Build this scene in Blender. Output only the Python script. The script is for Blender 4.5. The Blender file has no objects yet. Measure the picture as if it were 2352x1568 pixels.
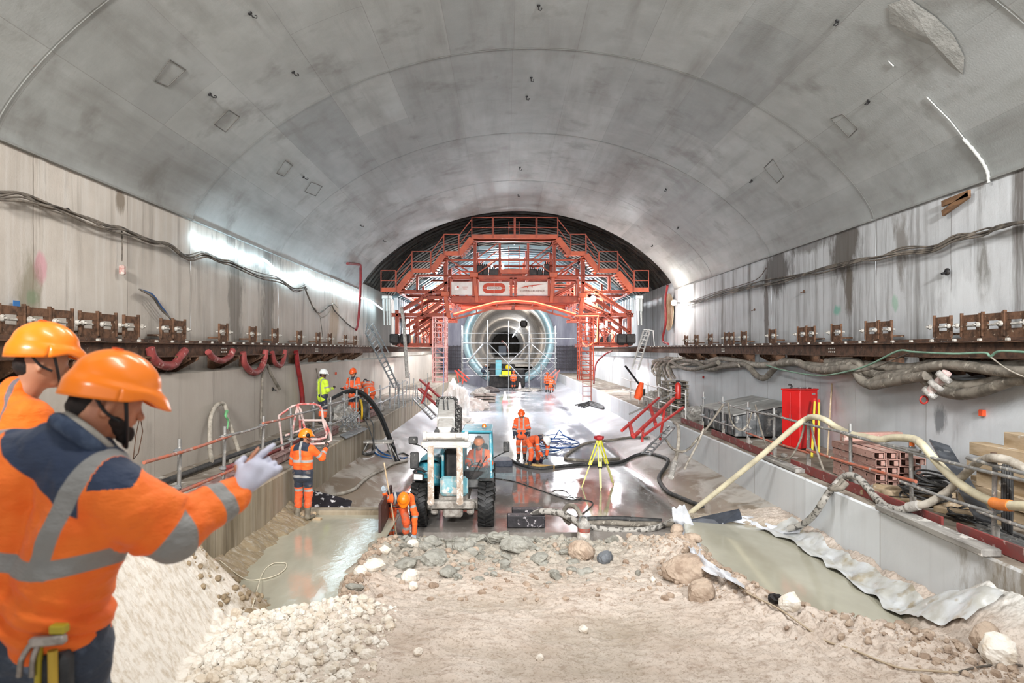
import bpy, math, random
import numpy as np
from mathutils import Vector as V, Matrix, noise as mnoise
R = random.Random(7)
PI = math.pi
SC = bpy.context.scene
COL = SC.collection
CX, CY, F, EYE = 1157.0, 803.0, 1568.0, 3.85
ORD = ['first', 'second', 'third', 'fourth', 'fifth', 'sixth', 'seventh', 'eighth', 'ninth', 'tenth', 'eleventh', 'twelfth',
       'thirteenth', 'fourteenth', 'fifteenth', 'sixteenth', 'seventeenth', 'eighteenth', 'nineteenth', 'twentieth']


def P(px, py, D):
    return V(((px - CX) / F * D, D, EYE - (py - CY) / F * D))


def G(px, py, z=0.0):
    return P(px, py, (EYE - z) * F / (py - CY))


def W(px, py, x):
    return P(px, py, x * F / (px - CX))


# ---------------------------------------------------------------- materials
def lin(h):
    h = h.lstrip('#')
    o = []
    for i in (0, 2, 4):
        c = int(h[i:i + 2], 16) / 255
        o.append(c / 12.92 if c <= .04045 else ((c + .055) / 1.055) ** 2.4)
    return (*o, 1)


class NT:
    def __init__(s, name):
        s.m = bpy.data.materials.new(name)
        s.m.use_nodes = True
        s.t = s.m.node_tree
        s.b = s.t.nodes['Principled BSDF']
        s.tc = s.n('ShaderNodeTexCoord')

    def n(s, typ, **k):
        o = s.t.nodes.new(typ)
        for a, v in k.items():
            if hasattr(o, a) and a not in ('Scale',):
                setattr(o, a, v)
            else:
                o.inputs[a.replace('_', ' ')].default_value = v
        return o

    def l(s, a, b):
        s.t.links.new(a, b)

    def noise(s, scale, stretch=(1, 1, 1), detail=5, rough=.6, src='Object', off=(0, 0, 0), dist=0):
        mp = s.n('ShaderNodeMapping')
        mp.inputs['Scale'].default_value = stretch
        mp.inputs['Location'].default_value = off
        s.l(s.tc.outputs[src], mp.inputs[0])
        o = s.n('ShaderNodeTexNoise')
        o.inputs['Scale'].default_value = scale
        o.inputs['Detail'].default_value = detail
        o.inputs['Roughness'].default_value = rough
        o.inputs['Distortion'].default_value = dist
        s.l(mp.outputs[0], o.inputs['Vector'])
        return o.outputs['Fac']

    def ramp(s, fac, a, b, va=0, vb=1):
        o = s.n('ShaderNodeMapRange')
        o.inputs['From Min'].default_value = a
        o.inputs['From Max'].default_value = b
        o.inputs['To Min'].default_value = va
        o.inputs['To Max'].default_value = vb
        s.l(fac, o.inputs['Value'])
        return o.outputs[0]

    def mix(s, fac, a, b, mode='MIX'):
        o = s.n('ShaderNodeMix', data_type='RGBA', blend_type=mode)
        for sock, v in ((o.inputs['Factor'], fac), (o.inputs[6], a), (o.inputs[7], b)):
            if isinstance(v, (int, float)):
                sock.default_value = v
            elif isinstance(v, tuple):
                sock.default_value = v
            else:
                s.l(v, sock)
        return o.outputs[2]

    def math(s, op, a, b=None):
        o = s.n('ShaderNodeMath', operation=op)
        for sock, v in ((o.inputs[0], a), (o.inputs[1], b)):
            if v is None:
                continue
            if isinstance(v, (int, float)):
                sock.default_value = v
            else:
                s.l(v, sock)
        return o.outputs[0]

    def bump(s, h, st, dist=.02, prev=None):
        o = s.n('ShaderNodeBump')
        o.inputs['Strength'].default_value = st
        o.inputs['Distance'].default_value = dist
        s.l(h, o.inputs['Height'])
        if prev is not None:
            s.l(prev, o.inputs['Normal'])
        s.l(o.outputs[0], s.b.inputs['Normal'])
        return o.outputs[0]


MATS = {}


def M(name, col, rough=.6, metal=0, c2=None, a=.42, b=.62, scale=5, stretch=(1, 1, 1), bump=0, bs=None, splat=None, sp=(.6, .64), ss=14,
      emit=None, es=1, coat=0, spec=None, alpha=None, trans=0, ior=None):
    if name in MATS:
        return MATS[name]
    t = NT(name)
    B = t.b
    c = lin(col)
    B.inputs['Base Color'].default_value = c
    B.inputs['Roughness'].default_value = rough
    B.inputs['Metallic'].default_value = metal
    out = None
    if c2:
        out = t.mix(t.ramp(t.noise(scale, stretch), a, b), c, lin(c2))
    if splat:
        out = t.mix(t.ramp(t.noise(ss, detail=3), sp[0], sp[1]), out if out else c, lin(splat))
    if out:
        t.l(out, B.inputs['Base Color'])
    if bump:
        t.bump(t.noise(bs or scale * 4, stretch), bump, .02)
    if emit:
        B.inputs['Emission Color'].default_value = lin(emit)
        B.inputs['Emission Strength'].default_value = es
    if coat:
        B.inputs['Coat Weight'].default_value = coat
        B.inputs['Coat Roughness'].default_value = .05
    if spec is not None:
        B.inputs['Specular IOR Level'].default_value = spec
    if trans:
        B.inputs['Transmission Weight'].default_value = trans
    if ior:
        B.inputs['IOR'].default_value = ior
    if alpha is not None:
        B.inputs['Alpha'].default_value = alpha
    MATS[name] = t.m
    return t.m


# ---------------------------------------------------------------- objects
def tag(o, label=None, cat=None, group=None, kind=None):
    if label:
        o['label'] = label
    if cat:
        o['category'] = cat
    if group:
        o['group'] = group
    if kind:
        o['kind'] = kind
    return o


def thing(name, label, cat, loc=(0, 0, 0), group=None, rz=0.0):
    o = bpy.data.objects.new(name, None)
    COL.objects.link(o)
    o.location = loc
    o.rotation_euler = (0, 0, rz)
    o.empty_display_size = .1
    return tag(o, label, cat, group)


def copy_tree(o, loc=None, rz=None, parent=None, label=None):
    c = o.copy()
    COL.objects.link(c)
    if parent is not None:
        c.parent = parent
    if loc is not None:
        c.location = loc
    if rz is not None:
        c.rotation_euler = (0, 0, rz)
    if label:
        c['label'] = label
    for ch in list(KIDS.get(o.name, [])):
        k = copy_tree(ch, parent=c)
        KIDS.setdefault(c.name, []).append(k)
    return c


KIDS = {}


def catmull(pts, n=6):
    pts = [V(p) for p in pts]
    if len(pts) < 3:
        return pts
    q = [pts[0] * 2 - pts[1]] + pts + [pts[-1] * 2 - pts[-2]]
    out = []
    for i in range(1, len(q) - 2):
        a, b, c, d = q[i - 1:i + 3]
        for k in range(n):
            t = k / n
            out.append(.5 * ((2 * b) + (c - a) * t + (2 * a - 5 * b + 4 * c - d) * t * t + (3 * b - a - 3 * c + d) * t ** 3))
    out.append(pts[-1])
    return out


class MB:
    def __init__(s):
        s.v = []
        s.f = []
        s.mi = []
        s.sm = []
        s.cur = 0

    def add(s, vs, fs, smooth=False):
        o = len(s.v)
        s.v += [tuple(p) for p in vs]
        s.f += [tuple(i + o for i in f) for f in fs]
        s.mi += [s.cur] * len(fs)
        s.sm += [smooth] * len(fs)
        return s

    def box(s, c, d, rot=None, taper=1.0):
        x, y, z = (k / 2 for k in d)
        vs = []
        for k, (i, j) in ((-1, (-1, -1)), (-1, (1, -1)), (-1, (1, 1)), (-1, (-1, 1)), (1, (-1, -1)), (1, (1, -1)), (1, (1, 1)), (1, (-1, 1))):
            t = taper if k > 0 else 1
            p = V((i * x * t, j * y * t, k * z))
            if rot is not None:
                p = rot @ p
            vs.append(V(c) + p)
        return s.add(vs, [(0, 3, 2, 1), (4, 5, 6, 7), (0, 1, 5, 4), (1, 2, 6, 5), (2, 3, 7, 6), (3, 0, 4, 7)])

    def cbox(s, c, d, rot=None, bv=.01):
        """box with chamfered edges"""
        x, y, z = (k / 2 for k in d)
        bv = min(bv, x * .9, y * .9, z * .9)
        vs = {}
        L = []
        for sx in (-1, 1):
            for sy in (-1, 1):
                for sz in (-1, 1):
                    for ax in range(3):
                        p = [sx * (x - bv), sy * (y - bv), sz * (z - bv)]
                        p[ax] = (sx * x, sy * y, sz * z)[ax]
                        vs[(sx, sy, sz, ax)] = len(L)
                        q = V(p)
                        if rot is not None:
                            q = rot @ q
                        L.append(V(c) + q)
        fs = []
        for ax in range(3):
            o1, o2 = [k for k in range(3) if k != ax]
            for sg in (-1, 1):
                f = []
                for a, b in ((-1, -1), (1, -1), (1, 1), (-1, 1)):
                    k = [0, 0, 0]
                    k[ax] = sg
                    k[o1] = a
                    k[o2] = b
                    f.append(vs[(*k, ax)])
                if (sg > 0) == (ax == 1):
                    f.reverse()
                fs.append(f)
            for a in (-1, 1):
                for b in (-1, 1):
                    k0 = [0, 0, 0]
                    k1 = [0, 0, 0]
                    k0[o1] = k1[o1] = a
                    k0[o2] = k1[o2] = b
                    k0[ax] = -1
                    k1[ax] = 1
                    fs.append([vs[(*k0, o1)], vs[(*k1, o1)], vs[(*k1, o2)], vs[(*k0, o2)]])
        for sx in (-1, 1):
            for sy in (-1, 1):
                for sz in (-1, 1):
                    fs.append([vs[(sx, sy, sz, i)] for i in range(3)])
        return s.add(L, fs)

    def bar(s, p, q, w, h=None, up=(0, 0, 1), bv=0):
        p, q = V(p), V(q)
        h = h or w
        d = q - p
        L = d.length
        if L < 1e-6:
            return s
        y = d / L
        u = V(up)
        if abs(y.dot(u)) > .97:
            u = V((0, 1, 0)) if abs(y.y) < .9 else V((1, 0, 0))
        x = y.cross(u).normalized()
        z = x.cross(y)
        rot = Matrix((x, y, z)).transposed()
        (s.cbox if bv else s.box)((p + q) / 2, (w, L, h), rot, *((bv,) if bv else ()))
        return s

    def ibar(s, p, q, w, h, t=.02, up=(0, 0, 1)):
        """I-beam"""
        p, q = V(p), V(q)
        y = (q - p).normalized()
        u = V(up)
        if abs(y.dot(u)) > .97:
            u = V((0, 1, 0))
        x = y.cross(u).normalized()
        z = x.cross(y)
        s.bar(p, q, t, h, up)
        for k in (-1, 1):
            o = z * k * (h - t) / 2
            s.bar(p + o, q + o, w, t, up)
        return s

    def cyl(s, p, q, r, r2=None, n=8, cap=True, smooth=True):
        p, q = V(p), V(q)
        r2 = r if r2 is None else r2
        d = (q - p).normalized()
        u = V((0, 0, 1)) if abs(d.z) < .9 else V((1, 0, 0))
        a = d.cross(u).normalized()
        b = d.cross(a)
        vs = []
        for c, rr in ((p, r), (q, r2)):
            for i in range(n):
                t = 2 * PI * i / n
                vs.append(c + (a * math.cos(t) + b * math.sin(t)) * rr)
        s.add(vs, [(i, (i + 1) % n, n + (i + 1) % n, n + i) for i in range(n)], smooth)
        if cap:
            s.add(vs, [tuple(reversed(range(n))), tuple(range(n, 2 * n))])
        return s

    def tube(s, pts, r, n=8, cap=True, sub=0, rf=None, smooth=True):
        pts = catmull(pts, sub) if sub else [V(p) for p in pts]
        T = []
        for i in range(len(pts)):
            a = pts[max(i - 1, 0)]
            b = pts[min(i + 1, len(pts) - 1)]
            T.append((b - a).normalized())
        u = V((0, 0, 1)) if abs(T[0].z) < .9 else V((1, 0, 0))
        a = T[0].cross(u).normalized()
        vs = []
        for i, p in enumerate(pts):
            a = (a - T[i] * a.dot(T[i])).normalized()
            b = T[i].cross(a)
            rr = rf(i / (len(pts) - 1)) * r if rf else r
            for k in range(n):
                t = 2 * PI * k / n
                vs.append(p + (a * math.cos(t) + b * math.sin(t)) * rr)
        fs = []
        for i in range(len(pts) - 1):
            for k in range(n):
                fs.append((i * n + k, i * n + (k + 1) % n, (i + 1) * n + (k + 1) % n, (i + 1) * n + k))
        s.add(vs, fs, smooth)
        if cap:
            m = (len(pts) - 1) * n
            s.add(vs, [tuple(reversed(range(n))), tuple(range(m, m + n))])
        return s

    def lathe(s, prof, c=(0, 0, 0), ax=(0, 0, 1), n=16, smooth=True, a0=0, a1=2 * PI):
        ax = V(ax).normalized()
        u = V((1, 0, 0)) if abs(ax.x) < .9 else V((0, 1, 0))
        a = (u - ax * u.dot(ax)).normalized()
        b = ax.cross(a)
        full = abs(a1 - a0 - 2 * PI) < 1e-6
        m = n if full else n + 1
        vs = []
        for r, h in prof:
            for k in range(m):
                t = a0 + (a1 - a0) * k / n
                vs.append(V(c) + ax * h + (a * math.cos(t) + b * math.sin(t)) * r)
        fs = []
        for i in range(len(prof) - 1):
            for k in range(n):
                k2 = (k + 1) % m
                fs.append((i * m + k, i * m + k2, (i + 1) * m + k2, (i + 1) * m + k))
        return s.add(vs, fs, smooth)

    def ball(s, c, r, n=10, rot=None, f=None, smooth=True):
        r = (r, r, r) if isinstance(r, (int, float)) else r
        vs = []
        m = n
        for i in range(1, n):
            ph = PI * i / n
            for k in range(m * 2):
                t = PI * k / m
                p = V((math.sin(ph) * math.cos(t), math.sin(ph) * math.sin(t), math.cos(ph)))
                if f:
                    p = p * f(p)
                p = V((p.x * r[0], p.y * r[1], p.z * r[2]))
                if rot is not None:
                    p = rot @ p
                vs.append(V(c) + p)
        e = []
        for sg in (1, -1):
            p = V((0, 0, sg))
            if f:
                p = p * f(p)
            p = V((p.x * r[0], p.y * r[1], p.z * r[2]))
            if rot is not None:
                p = rot @ p
            e.append(V(c) + p)
        fs = []
        w = 2 * m
        for i in range(n - 2):
            for k in range(w):
                fs.append((i * w + k, (i + 1) * w + k, (i + 1) * w + (k + 1) % w, i * w + (k + 1) % w))
        b0 = len(vs)
        vs += e
        for k in range(w):
            fs.append((b0, k, (k + 1) % w))
            o = (n - 2) * w
            fs.append((b0 + 1, o + (k + 1) % w, o + k))
        return s.add(vs, fs, smooth)

    def poly(s, pts, th, nrm=None):
        """extruded planar polygon: pts 3D loop, thickness along its normal"""
        pts = [V(p) for p in pts]
        if nrm is None:
            nrm = (pts[1] - pts[0]).cross(pts[2] - pts[1]).normalized()
        o = V(nrm) * th
        n = len(pts)
        vs = pts + [p + o for p in pts]
        return s.add(vs, [tuple(reversed(range(n))), tuple(range(n, 2 * n))] + [(i, (i + 1) % n, n + (i + 1) % n, n + i) for i in range(n)])

    def grid(s, f, nu, nv, smooth=True, th=0):
        vs = [V(f(i / nu, j / nv)) for j in range(nv + 1) for i in range(nu + 1)]
        w = nu + 1
        fs = [(j * w + i, j * w + i + 1, (j + 1) * w + i + 1, (j + 1) * w + i) for j in range(nv) for i in range(nu)]
        return s.add(vs, fs, smooth)

    def build(s, name, mat, parent=None, world=True, solid=0):
        me = bpy.data.meshes.new(name)
        off = V((0, 0, 0))
        inv = None
        if parent is not None and world:
            chain = []
            p = parent
            mtx = Matrix.Identity(4)
            while p is not None:
                mtx = p.matrix_basis @ mtx
                p = p.parent
            inv = mtx.inverted()
        vs = s.v if inv is None else [tuple(inv @ V(v)) for v in s.v]
        me.from_pydata(vs, [], s.f)
        ms = mat if isinstance(mat, (list, tuple)) else [mat]
        for m in ms:
            me.materials.append(m)
        me.polygons.foreach_set('material_index', s.mi)
        me.polygons.foreach_set('use_smooth', s.sm)
        me.update()
        o = bpy.data.objects.new(name, me)
        COL.objects.link(o)
        if parent is not None:
            o.parent = parent
            KIDS.setdefault(parent.name, []).append(o)
        if solid:
            md = o.modifiers.new('s', 'SOLIDIFY')
            md.thickness = solid
        return o


def struct(name, mb, mat):
    return tag(mb.build(name, mat), kind='structure')


def single(name, mb, mat, label, cat, group=None, kind=None):
    # one-mesh thing; origin moved to its base
    vs = np.array(mb.v)
    c = V(((vs[:, 0].min() + vs[:, 0].max()) / 2, (vs[:, 1].min() + vs[:, 1].max()) / 2, vs[:, 2].min()))
    mb.v = [tuple(V(p) - c) for p in mb.v]
    o = mb.build(name, mat)
    o.location = c
    return tag(o, label, cat, group, kind)


# ---------------------------------------------------------------- numpy noise
_rs = np.random.RandomState(3)
_tab = _rs.rand(64, 64, 64).astype(np.float32)


def vnoise(x, y, z=0):
    x, y, z = np.broadcast_arrays(np.asarray(x, float), y, z)
    xi, yi, zi = np.floor(x).astype(int), np.floor(y).astype(int), np.floor(z).astype(int)
    fx, fy, fz = x - xi, y - yi, z - zi
    fx, fy, fz = (f * f * (3 - 2 * f) for f in (fx, fy, fz))
    r = 0
    for i in (0, 1):
        for j in (0, 1):
            for k in (0, 1):
                r = r + _tab[(xi + i) & 63, (yi + j) & 63, (zi + k) & 63] * (fx if i else 1 - fx) * (fy if j else 1 - fy) * (fz if k else 1 - fz)
    return r * 2 - 1


def fbm(x, y, z=0, o=4, g=.5):
    r = 0
    a = 1
    f = 1
    for i in range(o):
        r = r + a * vnoise(x * f + 17 * i, y * f + 5 * i, np.asarray(z) * f)
        a *= g
        f *= 2.03
    return r


def sstep(a, b, x):
    t = np.clip((x - a) / (b - a), 0, 1)
    return t * t * (3 - 2 * t)


def polydist(x, y, poly):
    """signed distance, negative inside"""
    d = np.full(np.shape(x), 1e9)
    s = np.ones(np.shape(x))
    n = len(poly)
    for i in range(n):
        ax, ay = poly[i]
        bx, by = poly[(i + 1) % n]
        ex, ey = bx - ax, by - ay
        wx, wy = x - ax, y - ay
        t = np.clip((wx * ex + wy * ey) / (ex * ex + ey * ey), 0, 1)
        d = np.minimum(d, (wx - ex * t) ** 2 + (wy - ey * t) ** 2)
        c = ((ay > y) != (by > y)) & (x < (bx - ax) * (y - ay) / ((by - ay) or 1e-9) + ax)
        s = np.where(c, -s, s)
    return s * np.sqrt(d)


def mesh_np(name, v, f, mat, parent=None, smooth=True):
    me = bpy.data.meshes.new(name)
    v = np.asarray(v, dtype=np.float32)
    f = np.asarray(f, dtype=np.int32)
    k = f.shape[1]
    me.vertices.add(len(v))
    me.vertices.foreach_set('co', v.ravel())
    me.loops.add(f.size)
    me.loops.foreach_set('vertex_index', f.ravel())
    me.polygons.add(len(f))
    me.polygons.foreach_set('loop_start', np.arange(0, f.size, k, dtype=np.int32))
    me.polygons.foreach_set('loop_total', np.full(len(f), k, dtype=np.int32))
    me.polygons.foreach_set('use_smooth', np.full(len(f), smooth))
    me.update(calc_edges=True)
    me.validate()
    for m in (mat if isinstance(mat, (list, tuple)) else [mat]):
        me.materials.append(m)
    o = bpy.data.objects.new(name, me)
    COL.objects.link(o)
    if parent is not None:
        o.parent = parent
        KIDS.setdefault(parent.name, []).append(o)
    return o


# camera: level, looking down the tunnel
cd = bpy.data.cameras.new('camera')
cam = bpy.data.objects.new('camera', cd)
COL.objects.link(cam)
cam.location = (0, 0, EYE)
cam.rotation_euler = (PI / 2, 0, 0)
cd.sensor_width = 36
cd.lens = 36 * F / 2352
cd.shift_x = (1176 - CX) / 2352
cd.shift_y = (CY - 784) / 2352
cd.clip_end = 300
cd.dof.use_dof = True
cd.dof.focus_distance = 14
cd.dof.aperture_fstop = 2.8
SC.camera = cam
SC.view_settings.view_transform = 'Standard'
SC.view_settings.look = 'None'
SC.view_settings.gamma = 1
SC.view_settings.use_curve_mapping = False
SC.view_settings.exposure = 0.15
# ================================================================ tunnel shell
TC, TW, ZS, ZA = .675, 7.8, 6.85, 10.75
XL, XR = -7.125, 8.475       # faces of the upper walls
XLL, XLR = -6.65, 8.05       # faces of the lower walls
KL, KR = -4.40, 5.74         # faces of the kerbs
LZ = 1.40                    # walkway level
FL, FR = -2.8, 4.13          # flat part of the invert slab


def vz(dx, off=0.0):
    dx = min(abs(dx), TW)
    return .7 * (1.0 + math.sqrt(95.06 - dx * dx)) + .3 * (ZS + 3.9 * math.sqrt(max(0, 1 - (dx / TW) ** 2)))


def vault_pt(t, off=0.0):
    """t 0..1 along the arch; off outwards"""
    a = PI * t
    dx = -TW * math.cos(a)
    k = 1 + off / 8.0
    return TC + dx * k, ZS + (vz(dx) - ZS) * (1 + off / 4.0) + (0 if 0 < t < 1 else 0)


def vault_hit(px, py, inset=.02):
    d = (P(px, py, 1) - V((0, 0, EYE)))
    lo, hi = .1, 60.0
    for _ in range(50):
        m = (lo + hi) / 2
        p = V((0, 0, EYE)) + d * m
        ins = p.z < (vz(p.x - TC) if abs(p.x - TC) < TW else -9)
        if ins:
            lo = m
        else:
            hi = m
    return V((0, 0, EYE)) + d * (lo - inset)


def concrete(name, c1, c2, stain, st=(1, .05), thr=(.55, .72), bump=.25, uvpan=None, light=None, axis='wall', rough=.75, sk=1.0, spots=()):
    t = NT(name)
    big = t.noise(.22, detail=4, off=(3, 1, 7))
    mid = t.noise(1.3, detail=6, rough=.65)
    col = t.mix(t.ramp(mid, .3, .7), lin(c1), lin(c2))
    col = t.mix(t.ramp(big, .35, .65, 0, .6), col, t.mix(.5, lin(c2), lin(c1)))
    if axis == 'wall':
        vs = t.noise(1.6, (1, 1, .07), detail=7, rough=.7)
        vs2 = t.noise(5.5, (1, 1, .05), detail=4, off=(9, 2, 0))
        mask = t.ramp(t.noise(.35, (1, 1, .35), detail=2, off=(5, 5, 5)), .36, .52)
        col = t.mix(t.ramp(vs2, .48, .66, 0, .5 * sk), col, lin(light or '#d5d2cc'))
        vs3 = t.noise(3.1, (1, 1, .04), detail=5, off=(2, 7, 0))
        col = t.mix(t.math('MULTIPLY', t.ramp(vs3, .52, .7, 0, .55 * sk), t.ramp(t.noise(.5, (1, 1, .5), detail=3, off=(1, 1, 9)), .4, .6)), col, lin(stain))
        col = t.mix(t.math('MULTIPLY', t.ramp(vs, thr[0], thr[1], 0, .85), mask), col, lin(stain))
        # panel joints every 2.6 m
        sx = t.n('ShaderNodeSeparateXYZ')
        t.l(t.tc.outputs['Object'], sx.inputs[0])
        fr = t.math('FRACT', t.math('MULTIPLY', sx.outputs['Y'], 1 / 2.6))
        pn = t.math('FLOOR', t.math('MULTIPLY', sx.outputs['Y'], 1 / 2.6))
        ln = t.math('LESS_THAN', fr, .009)
        wn = t.n('ShaderNodeTexWhiteNoise', noise_dimensions='1D')
        t.l(pn, wn.inputs['W'])
        col = t.mix(t.ramp(wn.outputs['Value'], 0, 1, 0, .16), col, lin(stain))
        col = t.mix(t.math('MULTIPLY', ln, .5), col, lin(stain))
    if axis == 'vault':
        uv = t.n('ShaderNodeUVMap')
        bt = t.n('ShaderNodeTexBrick')
        bt.offset = .5
        bt.inputs['Scale'].default_value = 1
        bt.inputs['Brick Width'].default_value = 6.1
        bt.inputs['Row Height'].default_value = 1.45
        bt.inputs['Mortar Size'].default_value = .008
        bt.inputs['Mortar Smooth'].default_value = .3
        bt.inputs['Color1'].default_value = (.30, .31, .32, 1)
        bt.inputs['Color2'].default_value = (.64, .64, .63, 1)
        bt.inputs['Mortar'].default_value = (.5, .5, .5, 1)
        t.l(uv.outputs[0], bt.inputs['Vector'])
        col = t.mix(.38, col, bt.outputs['Color'], 'OVERLAY')
        col = t.mix(t.math('MULTIPLY', bt.outputs['Fac'], .35), col, lin(stain))
        bt2 = t.n('ShaderNodeTexBrick')
        bt2.offset = .37
        bt2.inputs['Scale'].default_value = 1
        bt2.inputs['Brick Width'].default_value = 3.05
        bt2.inputs['Row Height'].default_value = .72
        bt2.inputs['Mortar Size'].default_value = .0
        bt2.inputs['Color1'].default_value = (.46, .46, .46, 1)
        bt2.inputs['Color2'].default_value = (.54, .54, .54, 1)
        t.l(uv.outputs[0], bt2.inputs['Vector'])
        col = t.mix(.6, col, bt2.outputs['Color'], 'OVERLAY')
        streak = t.noise(1.5, (.12, 1, 1), detail=5, src='UV', off=(3, 0, 0))
        col = t.mix(t.ramp(streak, .48, .7, 0, .45), col, lin(stain))
        lt = t.noise(.5, (.35, 1, 1), detail=4, src='UV', off=(9, 4, 0))
        col = t.mix(t.ramp(lt, .5, .64, 0, .35), col, lin('#c9cccb'))
        blot = t.noise(.8, (1, 1, 1), detail=5, off=(1, 8, 2))
        col = t.mix(t.ramp(blot, .56, .70, 0, .55), col, lin(stain))
    for loc, rad, c_, st_ in spots:
        mp = t.n('ShaderNodeVectorMath', operation='SUBTRACT')
        t.l(t.tc.outputs['Object'], mp.inputs[0])
        mp.inputs[1].default_value = loc
        dv = t.n('ShaderNodeVectorMath', operation='DIVIDE')
        t.l(mp.outputs[0], dv.inputs[0])
        dv.inputs[1].default_value = rad
        ln_ = t.n('ShaderNodeVectorMath', operation='LENGTH')
        t.l(dv.outputs[0], ln_.inputs[0])
        d_ = t.math('ADD', ln_.outputs['Value'], t.math('MULTIPLY', t.math('SUBTRACT', t.noise(2.4, (1, 1, .35), detail=6, rough=.7), .5), 2.2))
        col = t.mix(t.ramp(d_, .55, 1.0, st_, 0), col, lin(c_))
    t.l(col, t.b.inputs['Base Color'])
    t.b.inputs['Roughness'].default_value = rough
    fine = t.noise(28, detail=4)
    t.bump(t.math('ADD', t.math('MULTIPLY', mid, 2.0), fine), bump, .015)
    return t.m


def spot(px, py, x, ry, rz, c, st):
    p = W(px, py, x)
    return (tuple(p), (1.0, ry * 1.3, rz * 1.2), c, st)


m_vault = concrete('vault_concrete', '#b0b2af', '#989995', '#6f6a62', axis='vault', bump=.2, rough=.6)
m_wallL = concrete('wall_concrete_left', '#dbd2c7', '#c8beb2', '#5f5346', light='#e6e1da', spots=[spot(100, 610, XL, .14, .22, '#e08aa0', .55), spot(80, 683, XL, .12, .12, '#7fb58f', .6), spot(282, 455, XL, .12, .3, '#6d5a40', .7), spot(620, 700, XL, .5, 2.2, '#5b5348', .65),
    spot(545, 690, XL, .45, 1.6, '#5b5348', .6), spot(70, 700, XL, .25, .9, '#7d7455', .6), spot(600, 580, XL, 2.2, .5, '#5b5a58', .6), spot(770, 740, XL, .8, 1.0, '#a9854c', .5)])
m_wallR = concrete('wall_concrete_right', '#dddfe0', '#c9cacb', '#564d44', light='#e4e6e8', thr=(.52, .68), spots=[spot(1920, 712, XR, .18, .15, '#5fae96', .7), spot(2050, 695, XR, .12, .2, '#8fbfa0', .6), spot(1670, 770, XR, .2, .15, '#4f8fc0', .6), spot(1780, 620, XR, 1.1, .75, '#4b453e', .85),
    spot(1935, 575, XR, .75, .8, '#4f473c', .85), spot(1945, 660, XR, .22, .7, '#5a4f40', .8), spot(1757, 720, XR, .16, 1.6, '#55473c', .8), spot(2250, 640, XR, .16, .5, '#6f6a60', .7),
    spot(2065, 560, XR, .25, .8, '#6d6459', .7), spot(2200, 730, XR, .7, .8, '#e9ebec', .8), spot(1860, 560, XR, 1.2, .25, '#55504a', .7)])
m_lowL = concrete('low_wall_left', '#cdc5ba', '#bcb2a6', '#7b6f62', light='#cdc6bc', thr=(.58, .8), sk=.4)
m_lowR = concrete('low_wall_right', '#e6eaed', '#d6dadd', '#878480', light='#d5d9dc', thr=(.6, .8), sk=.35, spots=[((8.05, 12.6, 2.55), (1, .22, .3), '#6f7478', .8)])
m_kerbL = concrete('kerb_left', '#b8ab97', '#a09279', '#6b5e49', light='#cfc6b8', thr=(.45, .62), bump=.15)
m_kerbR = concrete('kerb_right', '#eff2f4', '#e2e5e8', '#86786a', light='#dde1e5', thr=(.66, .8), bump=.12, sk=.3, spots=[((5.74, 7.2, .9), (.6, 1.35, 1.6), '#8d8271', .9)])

# --- vault: five cast rings, each stepping slightly at its joint
NV = 96
joints = [-9, -2.7, 3.4, 9.55, 15.65, 21.75, 27.85, 34.0]


def vault_strip(y0, y1, o0, o1, ny=6):
    vs, fs, uvs = [], [], []
    for j in range(ny + 1):
        y = y0 + (y1 - y0) * j / ny
        o = o0 + (o1 - o0) * j / ny
        arc = 0
        prev = None
        for i in range(NV + 1):
            x, z = vault_pt(i / NV, o)
            if prev:
                arc += math.hypot(x - prev[0], z - prev[1])
            prev = (x, z)
            vs.append((x, y, z))
            uvs.append((y + 30, arc))
    w = NV + 1
    for j in range(ny):
        for i in range(NV):
            fs.append((j * w + i, j * w + i + 1, (j + 1) * w + i + 1, (j + 1) * w + i))
    return vs, fs, uvs


allv, allf, alluv = [], [], []
for a, b in zip(joints[:-1], joints[1:]):
    for (y0, y1, o0, o1, ny) in ((a, b - .05, .02, .0, 5), (b - .05, b - .03, .0, .012, 1), (b - .03, b, .012, .002, 1), ):
        v_, f_, u_ = vault_strip(y0, y1, o0, o1, ny)
        o = len(allv)
        allv += v_
        alluv += u_
        allf += [tuple(i + o for i in f) for f in f_]
    # small riser to the next ring
    v_, f_, u_ = vault_strip(b, b, .002, .02 if b < 34 else 1.6, 1)
    o = len(allv)
    allv += v_
    alluv += u_
    allf += [tuple(i + o for i in f) for f in f_]
mb = MB()
mb.add(allv, allf, True)
vault = struct('ceiling', mb, m_vault)
uvl = vault.data.uv_layers.new(name='UVMap')
li = np.zeros(len(vault.data.loops), dtype=np.int32)
vault.data.loops.foreach_get('vertex_index', li)
uvl.data.foreach_set('uv', np.array(alluv, dtype=np.float32)[li].ravel())

# --- rough, dark, unlined vault behind the gantry
m_rough = M('raw_lining', '#5f5850', .95, c2='#37332f', scale=1.2, bump=1.0, bs=3, splat='#5a5048', sp=(.55, .75), ss=2.5)
mb = MB()


def raw(u, v):
    x, z = vault_pt(u, .75 + .10 * math.sin(v * 60) * .6)
    n = mnoise.noise(V((x * .9, v * 38, z * .9)))
    return (x + n * .16, 34 + v * 39, z + n * .16)


mb.grid(raw, 80, 90)
struct('ceiling_raw_lining', mb, m_rough).name = 'ceiling.001'
mb = MB()
for i in range(44):       # dark bands of the mesh reinforcement under the raw lining
    y = 35 + i * .85
    mb.tube([(*(lambda q: (q[0], y, q[1]))(vault_pt(t / 40, .55)),) for t in range(1, 40)], .035, 4)
struct('trim_1', mb, M('lattice_steel', '#2b2725', .8, c2='#4b4038'))

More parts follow.
